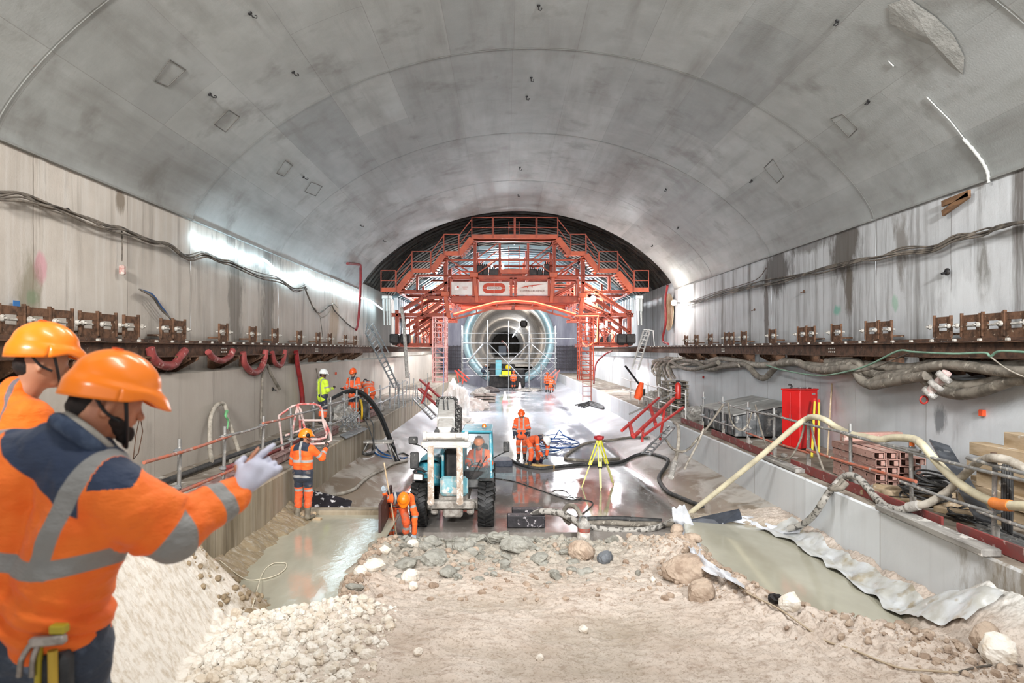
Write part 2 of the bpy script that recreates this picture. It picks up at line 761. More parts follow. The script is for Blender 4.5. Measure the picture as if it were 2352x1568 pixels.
# --- upper walls with a thin cast lip along the springing
for nm, x, sg, mat in (('wall_left', XL, -1, m_wallL), ('wall_right', XR, 1, m_wallR)):
    mb = MB()
    for a, b in zip(joints[:-1], joints[1:]):
        mb.grid(lambda u, v: (x + sg * (.05 + .02 * mnoise.noise(V((u * 30 + a, v * 8, 1)))), a + (b - a) * u, 3.2 + (ZS - 3.2) * v), 24, 16)
    mb.grid(lambda u, v: (x + sg * .3, 34 + 39 * u, 3.2 + (ZS + .5 - 3.2) * v), 20, 4)
    struct(nm, mb, mat)
for k, (x, sg) in enumerate(((XL, -1), (XR, 1))):
    mb = MB()
    for a, b in zip(joints[1:-1], joints[2:]):
        mb.bar((x + sg * .04, a + .04, ZS - .02), (x + sg * .04, b - .04, ZS - .02), .12, .035)
    struct('trim_%d' % (k + 2), mb, m_vault)

# --- lower walls with the shoulder the crane rails run on
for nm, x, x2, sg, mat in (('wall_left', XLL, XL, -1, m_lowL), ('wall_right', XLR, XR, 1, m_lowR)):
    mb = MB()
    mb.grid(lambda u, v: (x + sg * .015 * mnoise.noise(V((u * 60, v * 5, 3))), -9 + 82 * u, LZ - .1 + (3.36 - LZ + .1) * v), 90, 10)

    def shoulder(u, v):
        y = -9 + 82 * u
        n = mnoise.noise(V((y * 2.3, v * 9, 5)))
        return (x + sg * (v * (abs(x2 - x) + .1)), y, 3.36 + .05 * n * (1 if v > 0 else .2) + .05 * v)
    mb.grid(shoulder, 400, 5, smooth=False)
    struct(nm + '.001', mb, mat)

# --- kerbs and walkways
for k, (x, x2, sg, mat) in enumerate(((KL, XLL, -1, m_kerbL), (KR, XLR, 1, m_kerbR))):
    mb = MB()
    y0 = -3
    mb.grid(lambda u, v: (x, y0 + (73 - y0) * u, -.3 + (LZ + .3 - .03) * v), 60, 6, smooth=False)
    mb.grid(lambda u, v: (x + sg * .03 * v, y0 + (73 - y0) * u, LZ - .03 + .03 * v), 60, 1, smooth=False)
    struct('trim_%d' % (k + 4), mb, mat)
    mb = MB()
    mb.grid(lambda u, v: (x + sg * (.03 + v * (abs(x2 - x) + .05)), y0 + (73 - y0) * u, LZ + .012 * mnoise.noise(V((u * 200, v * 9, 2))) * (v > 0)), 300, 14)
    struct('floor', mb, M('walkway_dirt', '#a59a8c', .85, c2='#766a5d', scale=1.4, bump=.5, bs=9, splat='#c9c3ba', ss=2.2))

# --- invert slab: wet, part mirror, part milky film
t = NT('wet_slab')
n1 = t.noise(.55, (1, .35, 1), detail=6, rough=.6)
n2 = t.noise(3, (1, .5, 1), detail=7, rough=.7, off=(4, 4, 0))
sx = t.n('ShaderNodeSeparateXYZ')
t.l(t.tc.outputs['Object'], sx.inputs[0])
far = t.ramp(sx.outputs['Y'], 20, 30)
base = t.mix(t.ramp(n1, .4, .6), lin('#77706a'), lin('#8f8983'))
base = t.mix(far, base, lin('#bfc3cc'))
base = t.mix(t.ramp(n2, .52, .72, 0, .6), base, lin('#b9b5b0'))
side = t.ramp(t.math('ABSOLUTE', t.math('SUBTRACT', sx.outputs['X'], .66)), 3.4, 3.7)
sc = t.mix(t.ramp(t.noise(1.1, (1, .5, 1), detail=6, off=(8, 0, 0), dist=1.0), .46, .56), lin('#8a7b69'), lin('#b9b2a8'))
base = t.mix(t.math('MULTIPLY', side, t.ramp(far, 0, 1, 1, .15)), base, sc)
t.l(base, t.b.inputs['Base Color'])
rg = t.ramp(t.noise(.8, (1, .3, 1), detail=5, off=(2, 7, 0)), .45, .62, .04, .22)
rg = t.math('ADD', rg, t.math('MULTIPLY', side, .35))
rg = t.math('ADD', rg, t.math('MULTIPLY', far, .08))
t.l(rg, t.b.inputs['Roughness'])
t.b.inputs['IOR'].default_value = 1.6
t.bump(t.math('ADD', t.noise(9, (1, .45, 1), detail=3), t.math('MULTIPLY', side, t.noise(3, (1, .4, 1)))), .045, .02)
m_slab = t.m
SY = 14.4
mb = MB()


def inv(u, v):
    y = SY + (73 - SY) * v
    xs = [KL, FL - .3, FL + .1, FR - .1, FR + .3, KR]
    zs = [.60, .10, 0, 0, .10, .55]
    x = KL + (KR - KL) * u
    z = float(np.interp(x, xs, zs))
    s = .02 * mnoise.noise(V((x * 1.5, y * .6, 0))) * (1 if (x < FL - .2 or x > FR + .2) else 0)
    return (x, y, z + s)


mb.grid(inv, 60, 120)
mb.grid(lambda u, v: (inv(u, 0)[0], SY, inv(u, 0)[2] * v - .4 * (1 - v)), 60, 1, smooth=False)
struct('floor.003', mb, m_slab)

# --- far end: concrete head wall with the round eye of the bored tunnel
EY = 72.0
ec = V(((1168 - CX) / F * EY, EY, EYE + (803 - 779) / F * EY))
ER = 94 / F * EY
mb = MB()
N = 72
vs, fs = [], []
for i in range(N):
    a = 2 * PI * i / N
    vs.append((ec.x + ER * math.cos(a), EY, ec.z + ER * math.sin(a)))
for i in range(N):
    a = 2 * PI * i / N
    vs.append((ec.x + 13 * math.cos(a), EY, ec.z + 13 * math.sin(a)))
fs = [(i, (i + 1) % N, N + (i + 1) % N, N + i) for i in range(N)]
mb.add(vs, fs)
m_head = M('head_wall', '#9a9ba6', .8, c2='#7f7f8c', scale=.5, stretch=(2, 1, .4), bump=.3)
struct('wall_front', mb, m_head)
mb = MB()
mb.lathe([(ER + .55, -.25), (ER + .1, -.45), (ER - .15, -.3), (ER - .28, .6), (ER - .28, 1.45)], ec, (0, 1, 0), 72)
ring = single('tunnel_seal_ring', mb, M('blue_steel', '#a9c2c9', .35, .3, c2='#8fb0b8', scale=2), 'pale blue steel sealing ring around the round bored tunnel mouth', 'ring')
mb = MB()
m_seg = M('segment_lining', '#a39c95', .6, c2='#857e77', scale=.6, bump=.3)
prof = []
for i in range(75):
    y = 1.5 + i * 1.8
    prof += [(ER - .30, y), (ER - .30, y + 1.72), (ER - .24, y + 1.74), (ER - .24, y + 1.79)]
mb.lathe(prof, ec, (0, 1, 0), 64)
mb.grid(lambda u, v: (ec.x - 3 + 6 * u, EY + 1 + 134 * v, ec.z - 2.9), 4, 30)
vs = [(ec.x + (ER) * math.cos(2 * PI * i / 32), EY + 136, ec.z + ER * math.sin(2 * PI * i / 32)) for i in range(32)]
mb.add(vs, [tuple(range(32))])
struct('wall_bored_tunnel', mb, m_seg).name = 'wall_front.001'
# dark reinforcement band across the head wall
mb = MB()
for i in range(150):
    x = XL + .6 + i * .098
    if abs(x - ec.x) < ER + .5:
        continue
    mb.box((x, EY - .35, 3.0), (.045, .045, 2.5 + .2 * R.random()))
for k in range(7):
    for s in (-1, 1):
        x0, x1 = (XL + .3, ec.x - ER - .4) if s < 0 else (ec.x + ER + .4, XR)
        mb.box(((x0 + x1) / 2, EY - .3, 1.9 + k * .38), (x1 - x0, .04, .04))
struct('trim_6', mb, M('rebar', '#4a4448', .7, c2='#2e2a2d', scale=6))
# ================================================================ ground in front of the slab
WL, WR = .43, .35
POOL_L = [(-2.28, 14.5), (-2.27, 12.4), (-2.42, 10.6), (-2.36, 9.2), (-2.8, 8.75), (-3.35, 8.85), (-3.85, 9.9), (-4.0, 11.2), (-4.1, 12.5), (-3.9, 13.6), (-3.9, 14.5)]
POOL_R = [(3.85, 14.0), (3.5, 12.4), (3.58, 10.3), (4.0, 9.05), (4.6, 8.45), (5.25, 8.05), (5.3, 9), (5.38, 10.4), (5.42, 12.9), (4.7, 13.9)]


def ground_z(x, y, fine=True):
    x = np.asarray(x, float)
    y = np.asarray(y, float)
    cross = .5 + .08 * sstep(2.0, 5.0, np.abs(x - .7))
    ff = 1 - sstep(2.9, 3.5, np.abs(x - .66))
    berm = cross * (1 - sstep(11.2, 14.0, y) * ff) + (-.30) * sstep(11.2, 13.9, y) * ff
    n = fbm(x * 1.1, y * 1.1, 2, 5)
    z = berm + .05 * n + .05 * sstep(9, 12, y)
    # loose lumpy edges of the berm
    lump = np.abs(fbm(x * 5, y * 5, 7, 4))
    edge = sstep(1.6, 3.0, np.abs(x - .6)) * sstep(6.2, 8, y) + sstep(9.8, 11.8, y)
    z = z + .11 * lump * np.clip(edge, 0, 1) + .03 * np.clip(edge, 0, 1)
    # ridge along the right pool
    z = z + .16 * np.exp(-((x - 3.2 - .25 * np.clip(10 - y, 0, 3)) / .35) ** 2) * sstep(7.5, 9, y) * (1 - sstep(12.6, 13.8, y))
    z = np.where((x > 3.9) & (y > 12.3), np.minimum(z, .40 + .13 * np.clip(x - 4.4, 0, 2) + .02 * n), z)
    # ripples left by the digger bucket
    z = z + .012 * vnoise(x * 2.2, y * 13, 1) + .012 * fbm(x * 12, y * 12, 3, 3)
    # pools
    for poly, wz, sl in ((POOL_L, WL, .55), (POOL_R, WR, .6)):
        d = polydist(x, y, poly) + .09 * fbm(x * 3, y * 3, 9, 3)
        z = np.minimum(z, wz + np.where(d > 0, d * sl, d * .8))
        z = np.where(d < .0, np.minimum(z, wz - .02), z)
    # spoil heap at the left kerb end
    hx = .45 + (-3.2 - x) * 1.42 + .07 * fbm(x * 1.2, y * 1.2, 4, 2)
    hy = 2.4 - np.maximum(y - 7.8, 0) * 1.35 + .25 * fbm(x * 3, y * 3, 6, 4) * sstep(8.3, 9, y)
    top = 2.42 + .1 * fbm(x * 2.5, y * 2.5, 8, 3)
    heap = np.minimum(np.minimum(hx, hy), top - .25 * np.clip(y - 8.4, 0, 2))
    near = 1 - sstep(10.2, 11.4, y)
    z = np.where(x < -2.6, np.maximum(z, heap * near - 3 * (1 - near)), z)
    # heap in the right foreground corner
    hr = 1.25 - ((x - 6.3) ** 2 / 1.9 + (y - 7.7) ** 2 / 2.6) * .75 + .1 * fbm(x * 2.5, y * 2.5, 5, 3)
    z = np.maximum(z, np.where(x > 4.4, hr, -9))
    # ramp up to the platform the two men stand on
    ramp = 2.1 - np.clip((y - 3.25) / 2.6, 0, 1) * 1.75
    z = np.maximum(z, np.where(y < 6.2, ramp, -9))
    z = np.where(y < 3.25, np.maximum(z * 0 + 2.1, np.where(x < -3.1, heap, 0)), z)
    if fine:
        z = z + .010 * fbm(x * 40, y * 40, 3, 2)
    return z


nx, ny = 620, 560
gx = np.linspace(-6.62, 7.9, nx)
gy = np.concatenate([np.linspace(-3, 5.6, 60), np.linspace(5.62, 14.42, ny - 60)])
X, Y = np.meshgrid(gx, gy)
Z = ground_z(X, Y)
ledge = ((X < KL) | (X > KR)) & (Y > 5)
Zh = Z.copy()
Z = np.where((X < KL - .02) & (Z < LZ + .02), np.minimum(Z, .4), Z)
Z = np.where((X > KR + .02) & (Z < LZ - .3), .3, Z)
idx = (np.arange(ny)[:, None] * nx + np.arange(nx)[None, :])
quads = np.stack([idx[:-1, :-1], idx[:-1, 1:], idx[1:, 1:], idx[1:, :-1]], -1).reshape(-1, 4)
t = NT('earth')
n1 = t.noise(1.4, detail=7, rough=.65)
n2 = t.noise(7, (1, 2.0, 1.5), detail=7, rough=.62)
n3 = t.noise(30, detail=4, rough=.7)
col = t.mix(t.ramp(n1, .35, .65), lin('#c2b1a2'), lin('#d7cabe'))
col = t.mix(t.ramp(n2, .5, .68, 0, .7), col, lin('#998474'))
col = t.mix(t.ramp(n3, .53, .64, 0, .6), col, lin('#8d7a66'))
sx = t.n('ShaderNodeSeparateXYZ')
t.l(t.tc.outputs['Object'], sx.inputs[0])
# grey broken shale near the slab, white chalk on the left
wob = t.math('MULTIPLY', t.math('SUBTRACT', n1, .5), 2.4)
gm = t.math('MULTIPLY', t.ramp(t.math('ADD', sx.outputs['Y'], wob), 9.6, 11.2), t.ramp(t.math('ADD', sx.outputs['X'], wob), 3.0, 1.6))
col = t.mix(t.math('MULTIPLY', gm, .85), col, t.mix(t.ramp(n2, .4, .6), lin('#a8a295'), lin('#8b867a')))
wm = t.ramp(t.math('ADD', sx.outputs['X'], wob), -1.5, -2.7)
wm = t.math('MULTIPLY', wm, t.ramp(t.math('ADD', sx.outputs['Y'], t.math('MULTIPLY', wob, .3)), 9.0, 8.5))
col = t.mix(wm, col, t.mix(t.ramp(n2, .45, .7), lin('#efe7dc'), lin('#cbbba6')))
rm = t.math('MULTIPLY', t.ramp(t.math('ADD', sx.outputs['X'], t.math('MULTIPLY', wob, .3)), 5.35, 5.75), t.ramp(sx.outputs['Y'], 8.9, 8.5))
col = t.mix(rm, col, t.mix(t.ramp(n2, .4, .6), lin('#e9e6e0'), lin('#b9b5ad')))
# wet, darker soil close to the water (height based dampness)
hz = t.ramp(t.math('ADD', sx.outputs['Z'], t.math('MULTIPLY', wob, .02)), .38, .52, .75, 0)
col = t.mix(hz, col, lin('#8f8470'))
br = t.math('MULTIPLY', t.ramp(t.math('ADD', sx.outputs['Y'], wob), 8.5, 8.9), t.math('MULTIPLY', t.ramp(sx.outputs['X'], -2.7, -2.9), t.ramp(n2, .3, .5)))
col = t.mix(t.math('MULTIPLY', br, .75), col, lin('#94805f'))
t.l(col, t.b.inputs['Base Color'])
t.b.inputs['Roughness'].default_value = .85
b1 = t.bump(n2, .35, .03)
t.bump(n3, .55, .012, b1)
m_earth = t.m
g = mesh_np('floor.004', np.stack([X, Y, Z], -1).reshape(-1, 3), quads, m_earth)
tag(g, kind='structure')


def water(name, poly, z, label):
    t = NT(name)
    n = t.noise(.9, (1, .6, 1), detail=4)
    t.l(t.mix(t.ramp(n, .4, .65), lin('#aeaa98'), lin('#bdb9a7')), t.b.inputs['Base Color'])
    t.b.inputs['Roughness'].default_value = .09
    t.b.inputs['IOR'].default_value = 1.45
    t.bump(t.noise(7, (1, .6, 1), detail=4), .16 if poly is POOL_L else .02, .02)
    cx = sum(p[0] for p in poly) / len(poly)
    cy = sum(p[1] for p in poly) / len(poly)
    mb = MB()
    mb.add([(cx + (p[0] - cx) * 1.13, min(cy + (p[1] - cy) * 1.1, 14.38), z) for p in poly], [tuple(range(len(poly) - 1, -1, -1))])
    mb.add([(cx + (p[0] - cx) * 1.13, min(cy + (p[1] - cy) * 1.1, 14.38), z - .02) for p in poly], [tuple(range(len(poly)))])
    return single('pool', mb, t.m, label, 'pool of water')


water('water_left', POOL_L, WL, 'murky pool of grey water below the left kerb with white glints')
water('water_right', POOL_R, WR, 'calm pool of greenish grey water edged by white plastic beside the right kerb')
# cast stop edge between slab and left pool
mb = MB()
mb.cbox((-3.22, 14.3, .3), (1.75, .34, .44), bv=.03)
struct('trim_7', mb, m_kerbL)

# ---------------------------------------------------------------- stones
m_white = M('chalk', '#f2ece2', .85, c2='#d9cbb8', scale=5, bump=.5)
m_shale = M('shale', '#a3a198', .8, c2='#807d73', scale=5, bump=.6, splat='#aaa79c', ss=7)
m_tan = M('clay_lump', '#bba794', .9, c2='#998472', scale=5, bump=.7)


def rock_mesh(seed, flat=.7, ang=.5, n=9):
    r = random.Random(seed)
    dirs = [V((r.gauss(0, 1), r.gauss(0, 1), r.gauss(0, 1))).normalized() for _ in range(9)]
    cut = [r.uniform(.62, .95) for _ in dirs]

    def f(p):
        k = 1.0
        for d, c in zip(dirs, cut):
            q = p.dot(d)
            if q > 1e-3:
                k = min(k, c / q)
        k = ang * k + (1 - ang) * .85
        return k * (1 + .12 * mnoise.noise(p * 2.3 + V((seed, 0, 0))) + (.06 * mnoise.noise(p * 7 + V((0, seed, 0))) + .03 * mnoise.noise(p * 16) if n > 8 else 0))
    mb = MB()
    mb.ball((0, 0, 0), (1, r.uniform(.65, .95), flat), n, f=f, smooth=False)
    return mb


def rock(px, py, D, size, mat, label, flat=.7, ang=.8, cat='rock', name='rock', sink=.3, group=None, sz=None):
    p = P(px, py, D) if D else None
    mb = rock_mesh(hash((px, py)) % 997 if False else int(px * 7 + py) % 997, flat, ang, 10 if size < .2 else 18)
    rz = (px * 13 % 360) * PI / 180
    rot = Matrix.Rotation(rz, 3, 'Z') @ Matrix.Rotation(.25, 3, 'X')
    z = float(ground_z(p.x, p.y, False)) if sz is None else sz
    mb.v = [tuple(rot @ (V(v) * size) + V((p.x, p.y, z + size * flat * (1 - sink) * .6))) for v in mb.v]
    return single(name, mb, mat, label, cat, group)


def GD(px, py):
    """depth where a pixel meets the ground surface"""
    D = np.arange(5.9, 14.3, .03)
    hit = EYE - (py - CY) / F * D <= ground_z((px - CX) / F * D, D, False)
    return float(D[np.argmax(hit)]) if hit.any() else 14.2


ROCKS = [
    (860, 1310, .17, m_white, 'white chalk rock at the left shore of the berm, largest of the white pair'),
    (828, 1318, .12, m_white, 'smaller white chalk rock leaning on the left side of the white pair'),
    (948, 1255, .12, m_white, 'upright pointed white chalk rock in front of the crouching worker'),
    (916, 1237, .13, m_white, 'pale rock at the foot of the wooden shovel handle'),
    (944, 1335, .15, m_white, 'flat white chalk rock in the middle of the grey rubble'),
    (950, 1352, .10, m_white, 'thin white slab just below the flat white chalk rock'),
    (884, 1268, .10, m_white, 'small white rock on the left end of the grey rubble'),
    (815, 1352, .13, m_shale, 'round grey stone on the left shore of the berm'),
    (1190, 1262, .33, m_shale, 'big grey shale slab leaning in front of the black foam blocks'),
    (1150, 1245, .22, m_shale, 'dark shale slab left of the big leaning slab'),
    (1000, 1290, .28, m_shale, 'wide flat grey slab in the centre of the rubble'),
    (935, 1300, .24, m_shale, 'flat grey slab right of the white rock pair'),
    (1060, 1262, .2, m_shale, 'wedge of grey shale in front of the telehandler'),
    (1030, 1320, .2, m_shale, 'grey shale slab at the front edge of the rubble'),
    (980, 1262, .2, m_shale, 'grey block between the upright white rock and the telehandler wheel'),
    (1390, 1290, .17, M('dark_stone', '#6f7378', .7, c2='#54585c', scale=6, bump=.3), 'rounded dark blue grey stone right of the submersible pump'),
    (1335, 1275, .27, m_tan, 'broad pale tan boulder at the foot of the submersible pump'),
    (1240, 1290, .2, m_shale, 'grey rock left of the pale tan boulder'),
    (1580, 1330, .42, m_tan, 'large round tan boulder on the ridge beside the right pool'),
    (1610, 1375, .24, m_tan, 'tan lump just below the large round boulder'),
    (1815, 1395, .17, m_white, 'white rock at the edge of the right pool beside a black scrap'),
    (2290, 1512, .24, m_white, 'big smooth white rock in the bottom right corner'),
    (1555, 1225, .16, m_tan, 'square tan rock under the foot of the plastic sheet'),
    (1590, 1245, .17, m_tan, 'tan rock behind the twisted plastic sheet'),
    (1625, 1352, .1, m_tan, 'small tan rock with a white face beside the large boulder'),
    (1705, 1292, .12, m_shale, 'grey lump resting on the twisted plastic sheet'),
    (1340, 1450, .07, m_white, 'small white stone on the open earth left of the ridge'),
    (845, 1512, .09, m_white, 'small cluster stone on the earth near the white rubble'),
    (960, 1500, .06, m_white, 'tiny pale stone on the open earth in the foreground'),
    (2260, 1475, .2, m_tan, 'brown clod above the big smooth white rock'),
    (1240, 1515, .06, m_white, 'tiny white pebble near the bottom centre of the earth'),
    (1500, 1335, .07, m_white, 'white chip beside the brown earth left of the large boulder'),
]
for px, py, s, m, lab in ROCKS:
    D = GD(px, py)
    rock(px, py, D, s, m, lab, flat=(.6 if s > .25 else .75) if m is not m_shale else .42, ang=.75 if m is m_tan else .85, cat='boulder' if s > .25 and m is m_tan else 'rock',
         name='boulder' if s > .25 and m is m_tan else 'rock')


def rubble(name, label, cat, mat, n, fn, smin, smax, flat=.7, seeds=6, pw=2.5, ang=.8, nn=5):
    protos = [rock_mesh(100 + k, flat, ang, nn) for k in range(seeds)]
    pv = [np.array(p.v) for p in protos]
    r = random.Random(n)
    pos = [fn(r) for _ in range(n)]
    zs = ground_z(np.array([p[0] for p in pos]), np.array([p[1] for p in pos]), False)
    mb = MB()
    for i_ in range(n):
        x, y = pos[i_]
        s = smin + (smax - smin) * r.random() ** pw
        k = r.randrange(seeds)
        rot = np.array(Matrix.Rotation(r.random() * 6.3, 3, 'Z') @ Matrix.Rotation(r.gauss(0, .45), 3, 'X'))
        z = float(zs[i_])
        v = (pv[k] * s) @ rot.T + (x, y, z + s * flat * .25)
        mb.add([tuple(p) for p in v], protos[k].f, False)
    o = single(name, mb, mat, label, cat, kind='stuff')
    return o


def f_white(r):
    while True:
        x = r.uniform(-3.5, -1.3)
        y = r.uniform(5.9, 8.85)
        if r.random() < sstep(-1.2, -2.3, x + .35 * r.gauss(0, 1)) and x > -3.2 - .0 * y:
            return x, y


rubble('chalk_rubble', 'white chalk rubble spread over the earth at the lower left', 'rubble', m_white, 2600, f_white, .012, .085, .8, ang=.75, pw=3)


def f_grey(r):
    x = r.gauss(-.5, 1.0)
    while not -2.2 < x < 2.9:
        x = r.gauss(-.5, 1.0)
    y = r.uniform(9.8, 14.0 if x < .8 else 13.3)
    if y < 11.2 and r.random() < .75:
        y += 2
    return x, y


rubble('shale_rubble', 'broken grey shale scattered in front of the wet slab', 'rubble', m_shale, 1500, f_grey, .015, .17, .45, pw=4, ang=.9)


def f_tan(r):
    u = r.random()
    if u < .62:
        y = r.uniform(6.6, 13.5)
        x = float(np.interp(y, [6.6, 8.2, 9, 10.3, 12.4, 13.5], [5.3, 4.7, 3.9, 3.4, 3.2, 3.1])) - abs(r.gauss(0, .45))
    elif u < .85:
        y = r.uniform(9, 12.8)
        x = float(np.interp(y, [9, 10.6, 12.4, 13], [-2.25, -2.3, -2.15, -2.0])) + abs(r.gauss(0, .22))
    else:
        x, y = r.uniform(-1.5, 4), r.uniform(9, 12)
        return x, y
    return x, y


rubble('earth_clods', 'loose tan clods of earth along the shores of both pools', 'rubble', m_tan, 3200, f_tan, .01, .075, .75, ang=.85, pw=4)


def f_heap(r):
    return r.uniform(-4.7, -2.9), r.uniform(8.2, 10.2)


rubble('heap_clods', 'brown clods stuck on the far flank of the spoil heap', 'rubble', M('heap_soil', '#a8957a', .9, c2='#7f6d55', scale=6, bump=.7), 500, f_heap, .01, .07, .8, ang=.4)
# ================================================================ formwork gantry
GY = 36.0
m_or = M('gantry_paint', '#a8482e', .6, .0, c2='#7f3422', scale=1.5, a=.45, b=.7, bump=.1, splat='#d98a6a', sp=(.68, .75), ss=5)
m_or2 = M('gantry_paint_bright', '#c0532c', .55, .0, c2='#a4472a', scale=2)
m_dark = M('black_steel', '#1b1a1b', .6, .3, c2='#3a3634', scale=3)
m_galv = M('galvanised', '#a6a8a9', .45, .6, c2='#7f8284', scale=6, splat='#d8d6d2', ss=9)
m_cem = M('cement_crusted', '#b9b4ad', .85, c2='#8f8a83', scale=8, bump=.5, splat='#dedad4', ss=10)
m_white_e = M('lamp_white', '#ffffff', .4, emit='#eef6ff', es=14)
m_red_e = M('rope_light_red', '#ff8d70', .4, emit='#ff6a48', es=4)
m_shell = M('form_skin', '#b9c3c8', .4, .3, c2='#98a5ab', scale=1)
m_rib = M('form_rib', '#6d8288', .45, .4)


def Q(x, y, D=GY):
    return P(820 + x / 3.136, 460 + y / 3.136, D)


def Qm(x):
    return 2270 - x


gan = thing('formwork_gantry', 'huge orange steel formwork gantry spanning the tunnel on wall rails', 'gantry', Q(1135, 1040))


def gp(name, mb, mat, label=None, parent=None):
    o = mb.build(name, mat, parent or gan)
    if label:
        o['label'] = label
    return o


# members of one portal frame: x1,y1,x2,y2,width(zoom px)
FR_M = [
    (840, 285, 1430, 285, 26), (640, 430, 1640, 430, 14), (415, 543, 850, 543, 16), (1420, 543, 1850, 543, 16),
    (870, 558, 1400, 558, 34), (310, 660, 640, 660, 26), (1640, 660, 1960, 660, 22), (680, 705, 1600, 705, 34),
    (480, 700, 640, 700, 20), (850, 290, 850, 545, 22), (1420, 290, 1420, 545, 22), (1028, 310, 1028, 545, 16), (1232, 310, 1232, 545, 16),
    (640, 400, 640, 680, 30), (1625, 400, 1625, 680, 30), (435, 550, 435, 655, 16), (1815, 550, 1815, 655, 16),
    (250, 825, 650, 825, 26), (1610, 825, 1990, 825, 26), (310, 1040, 560, 1040, 24), (1690, 1035, 1950, 1035, 24),
    (535, 845, 535, 1050, 20), (1735, 845, 1735, 1040, 16), (290, 790, 290, 1050, 26), (1960, 790, 1960, 1050, 26),
    (600, 735, 355, 910, 24), (545, 850, 370, 975, 16), (650, 590, 330, 790, 26), (1620, 590, 1980, 830, 26), (1630, 740, 1830, 830, 20),
    (1790, 830, 1960, 950, 20), (860, 530, 1010, 430, 8), (650, 420, 860, 545, 10), (860, 420, 1010, 310, 8),
    (1255, 430, 1420, 310, 8), (1255, 420, 1420, 540, 8), (1430, 530, 1620, 415, 12), (650, 690, 850, 560, 10), (1410, 680, 1600, 580, 14),
    (470, 830, 470, 690, 12), (1830, 830, 1830, 690, 10), (1700, 870, 1800, 1020, 8), (1830, 1020, 1900, 900, 8), (420, 850, 500, 1020, 6),
    (380, 850, 380, 1030, 8), (440, 850, 440, 1030, 8), (1780, 850, 1780, 1030, 6), (330, 930, 540, 930, 5), (1700, 930, 1940, 930, 5),
]
for k in range(4):
    D = GY + k * 2.7
    off = D - GY
    mb = MB()
    for x1, y1, x2, y2, w_ in FR_M:
        a, b = Q(x1, y1), Q(x2, y2)
        w = w_ / 137
        mb.bar((a.x, D, a.z), (b.x, D, b.z), .22 if w_ > 14 else .1, w, up=(0, 1, 0)) if False else mb.ibar((a.x, D, a.z), (b.x, D, b.z), .26 if w_ > 14 else w, w, .035 if w_ > 14 else .02, up=(0, 0, 1) if abs(y1 - y2) < abs(x1 - x2) * 3 else (1, 0, 0))
        if w_ > 20 and k == 0:      # stiffener plates
            n = int((b - a).length / .9)
            for i in range(1, n):
                p = a.lerp(b, i / n)
                mb.box((p.x, D, p.z), (.03, .24, w * .9) if abs(y1 - y2) < abs(x1 - x2) else (w * .9, .24, .03))
    gp('portal_frame', mb, m_or)
# longitudinal beams linking the frames
mb = MB()
for x, y in ((850, 290), (1420, 290), (640, 430), (1625, 430), (860, 545), (1410, 545), (310, 660), (1960, 660), (640, 700), (1620, 700), (290, 825), (1980, 825), (300, 1040), (1950, 1040), (560, 1040), (1690, 1040), (1028, 545), (1232, 545), (1135, 705)):
    p = Q(x, y)
    mb.ibar((p.x, GY + .1, p.z), (p.x, GY + 8.2, p.z), .16, .2, .02)
gp('longitudinal_beam', mb, m_or)['kind'] = 'stuff'
# tapering legs and gusset heads of the front girder
for (ax, ay, bx, by, w) in ((845, 545, 868, 740, .2), (1410, 545, 1395, 740, .2), (640, 680, 665, 850, .22), (1622, 690, 1600, 850, .22)):
    mb = MB()
    a, b = Q(ax, ay), Q(bx, by)
    mb.bar((a.x, GY - .3, a.z), (b.x, GY - .3, b.z), w, w, bv=.02)
    mb.cbox((a.x, GY - .3, a.z + .02), (.42, .34, .26), bv=.02)
    gp('tapered_leg', mb, m_or2)
# box girder with banners
mb = MB()
a, b = Q(680, 558), Q(1590, 558)
mb.cbox(((a.x + b.x) / 2, GY, a.z), (b.x - a.x, .5, .2), bv=.02)
mb.cbox(((a.x + b.x) / 2, GY, Q(0, 715).z), (b.x - a.x, .5, .34), bv=.02)
for x in (680, 838, 868, 1110, 1140, 1380, 1412, 1590):
    p, q = Q(x, 560), Q(x, 700)
    mb.box((p.x, GY - .1, (p.z + q.z) / 2), (.14, .3, p.z - q.z))
gp('box_girder', mb, m_or)
m_ban = M('banner_cloth', '#e2d8d2', .8, c2='#cfc2ba', scale=2)
m_let = M('banner_red', '#b8412a', .7)
m_let2 = M('banner_brown', '#7a4a40', .7)


def text_mesh(s, size, loc, mat, parent, name='lettering', sx=1.0, extr=.004, rot=(PI / 2, 0, 0)):
    c = bpy.data.curves.new('t', 'FONT')
    c.body = s
    c.size = size
    c.align_x = 'CENTER'
    c.align_y = 'CENTER'
    c.extrude = extr
    o = bpy.data.objects.new('t', c)
    COL.objects.link(o)
    dg = bpy.context.evaluated_depsgraph_get()
    me = bpy.data.meshes.new_from_object(o.evaluated_get(dg))
    bpy.data.objects.remove(o)
    me.transform(Matrix.Diagonal((sx, 1, 1, 1)))
    from mathutils import Euler
    me.transform(Euler(rot).to_matrix().to_4x4())
    me.materials.clear()
    me.materials.append(mat)
    ob = bpy.data.objects.new(name, me)
    COL.objects.link(ob)
    m = Matrix.Identity(4)
    p = parent
    while p is not None:
        m = p.matrix_basis @ m
        p = p.parent
    ob.parent = parent
    KIDS.setdefault(parent.name, []).append(ob)
    ob.location = m.inverted() @ V(loc)
    return ob


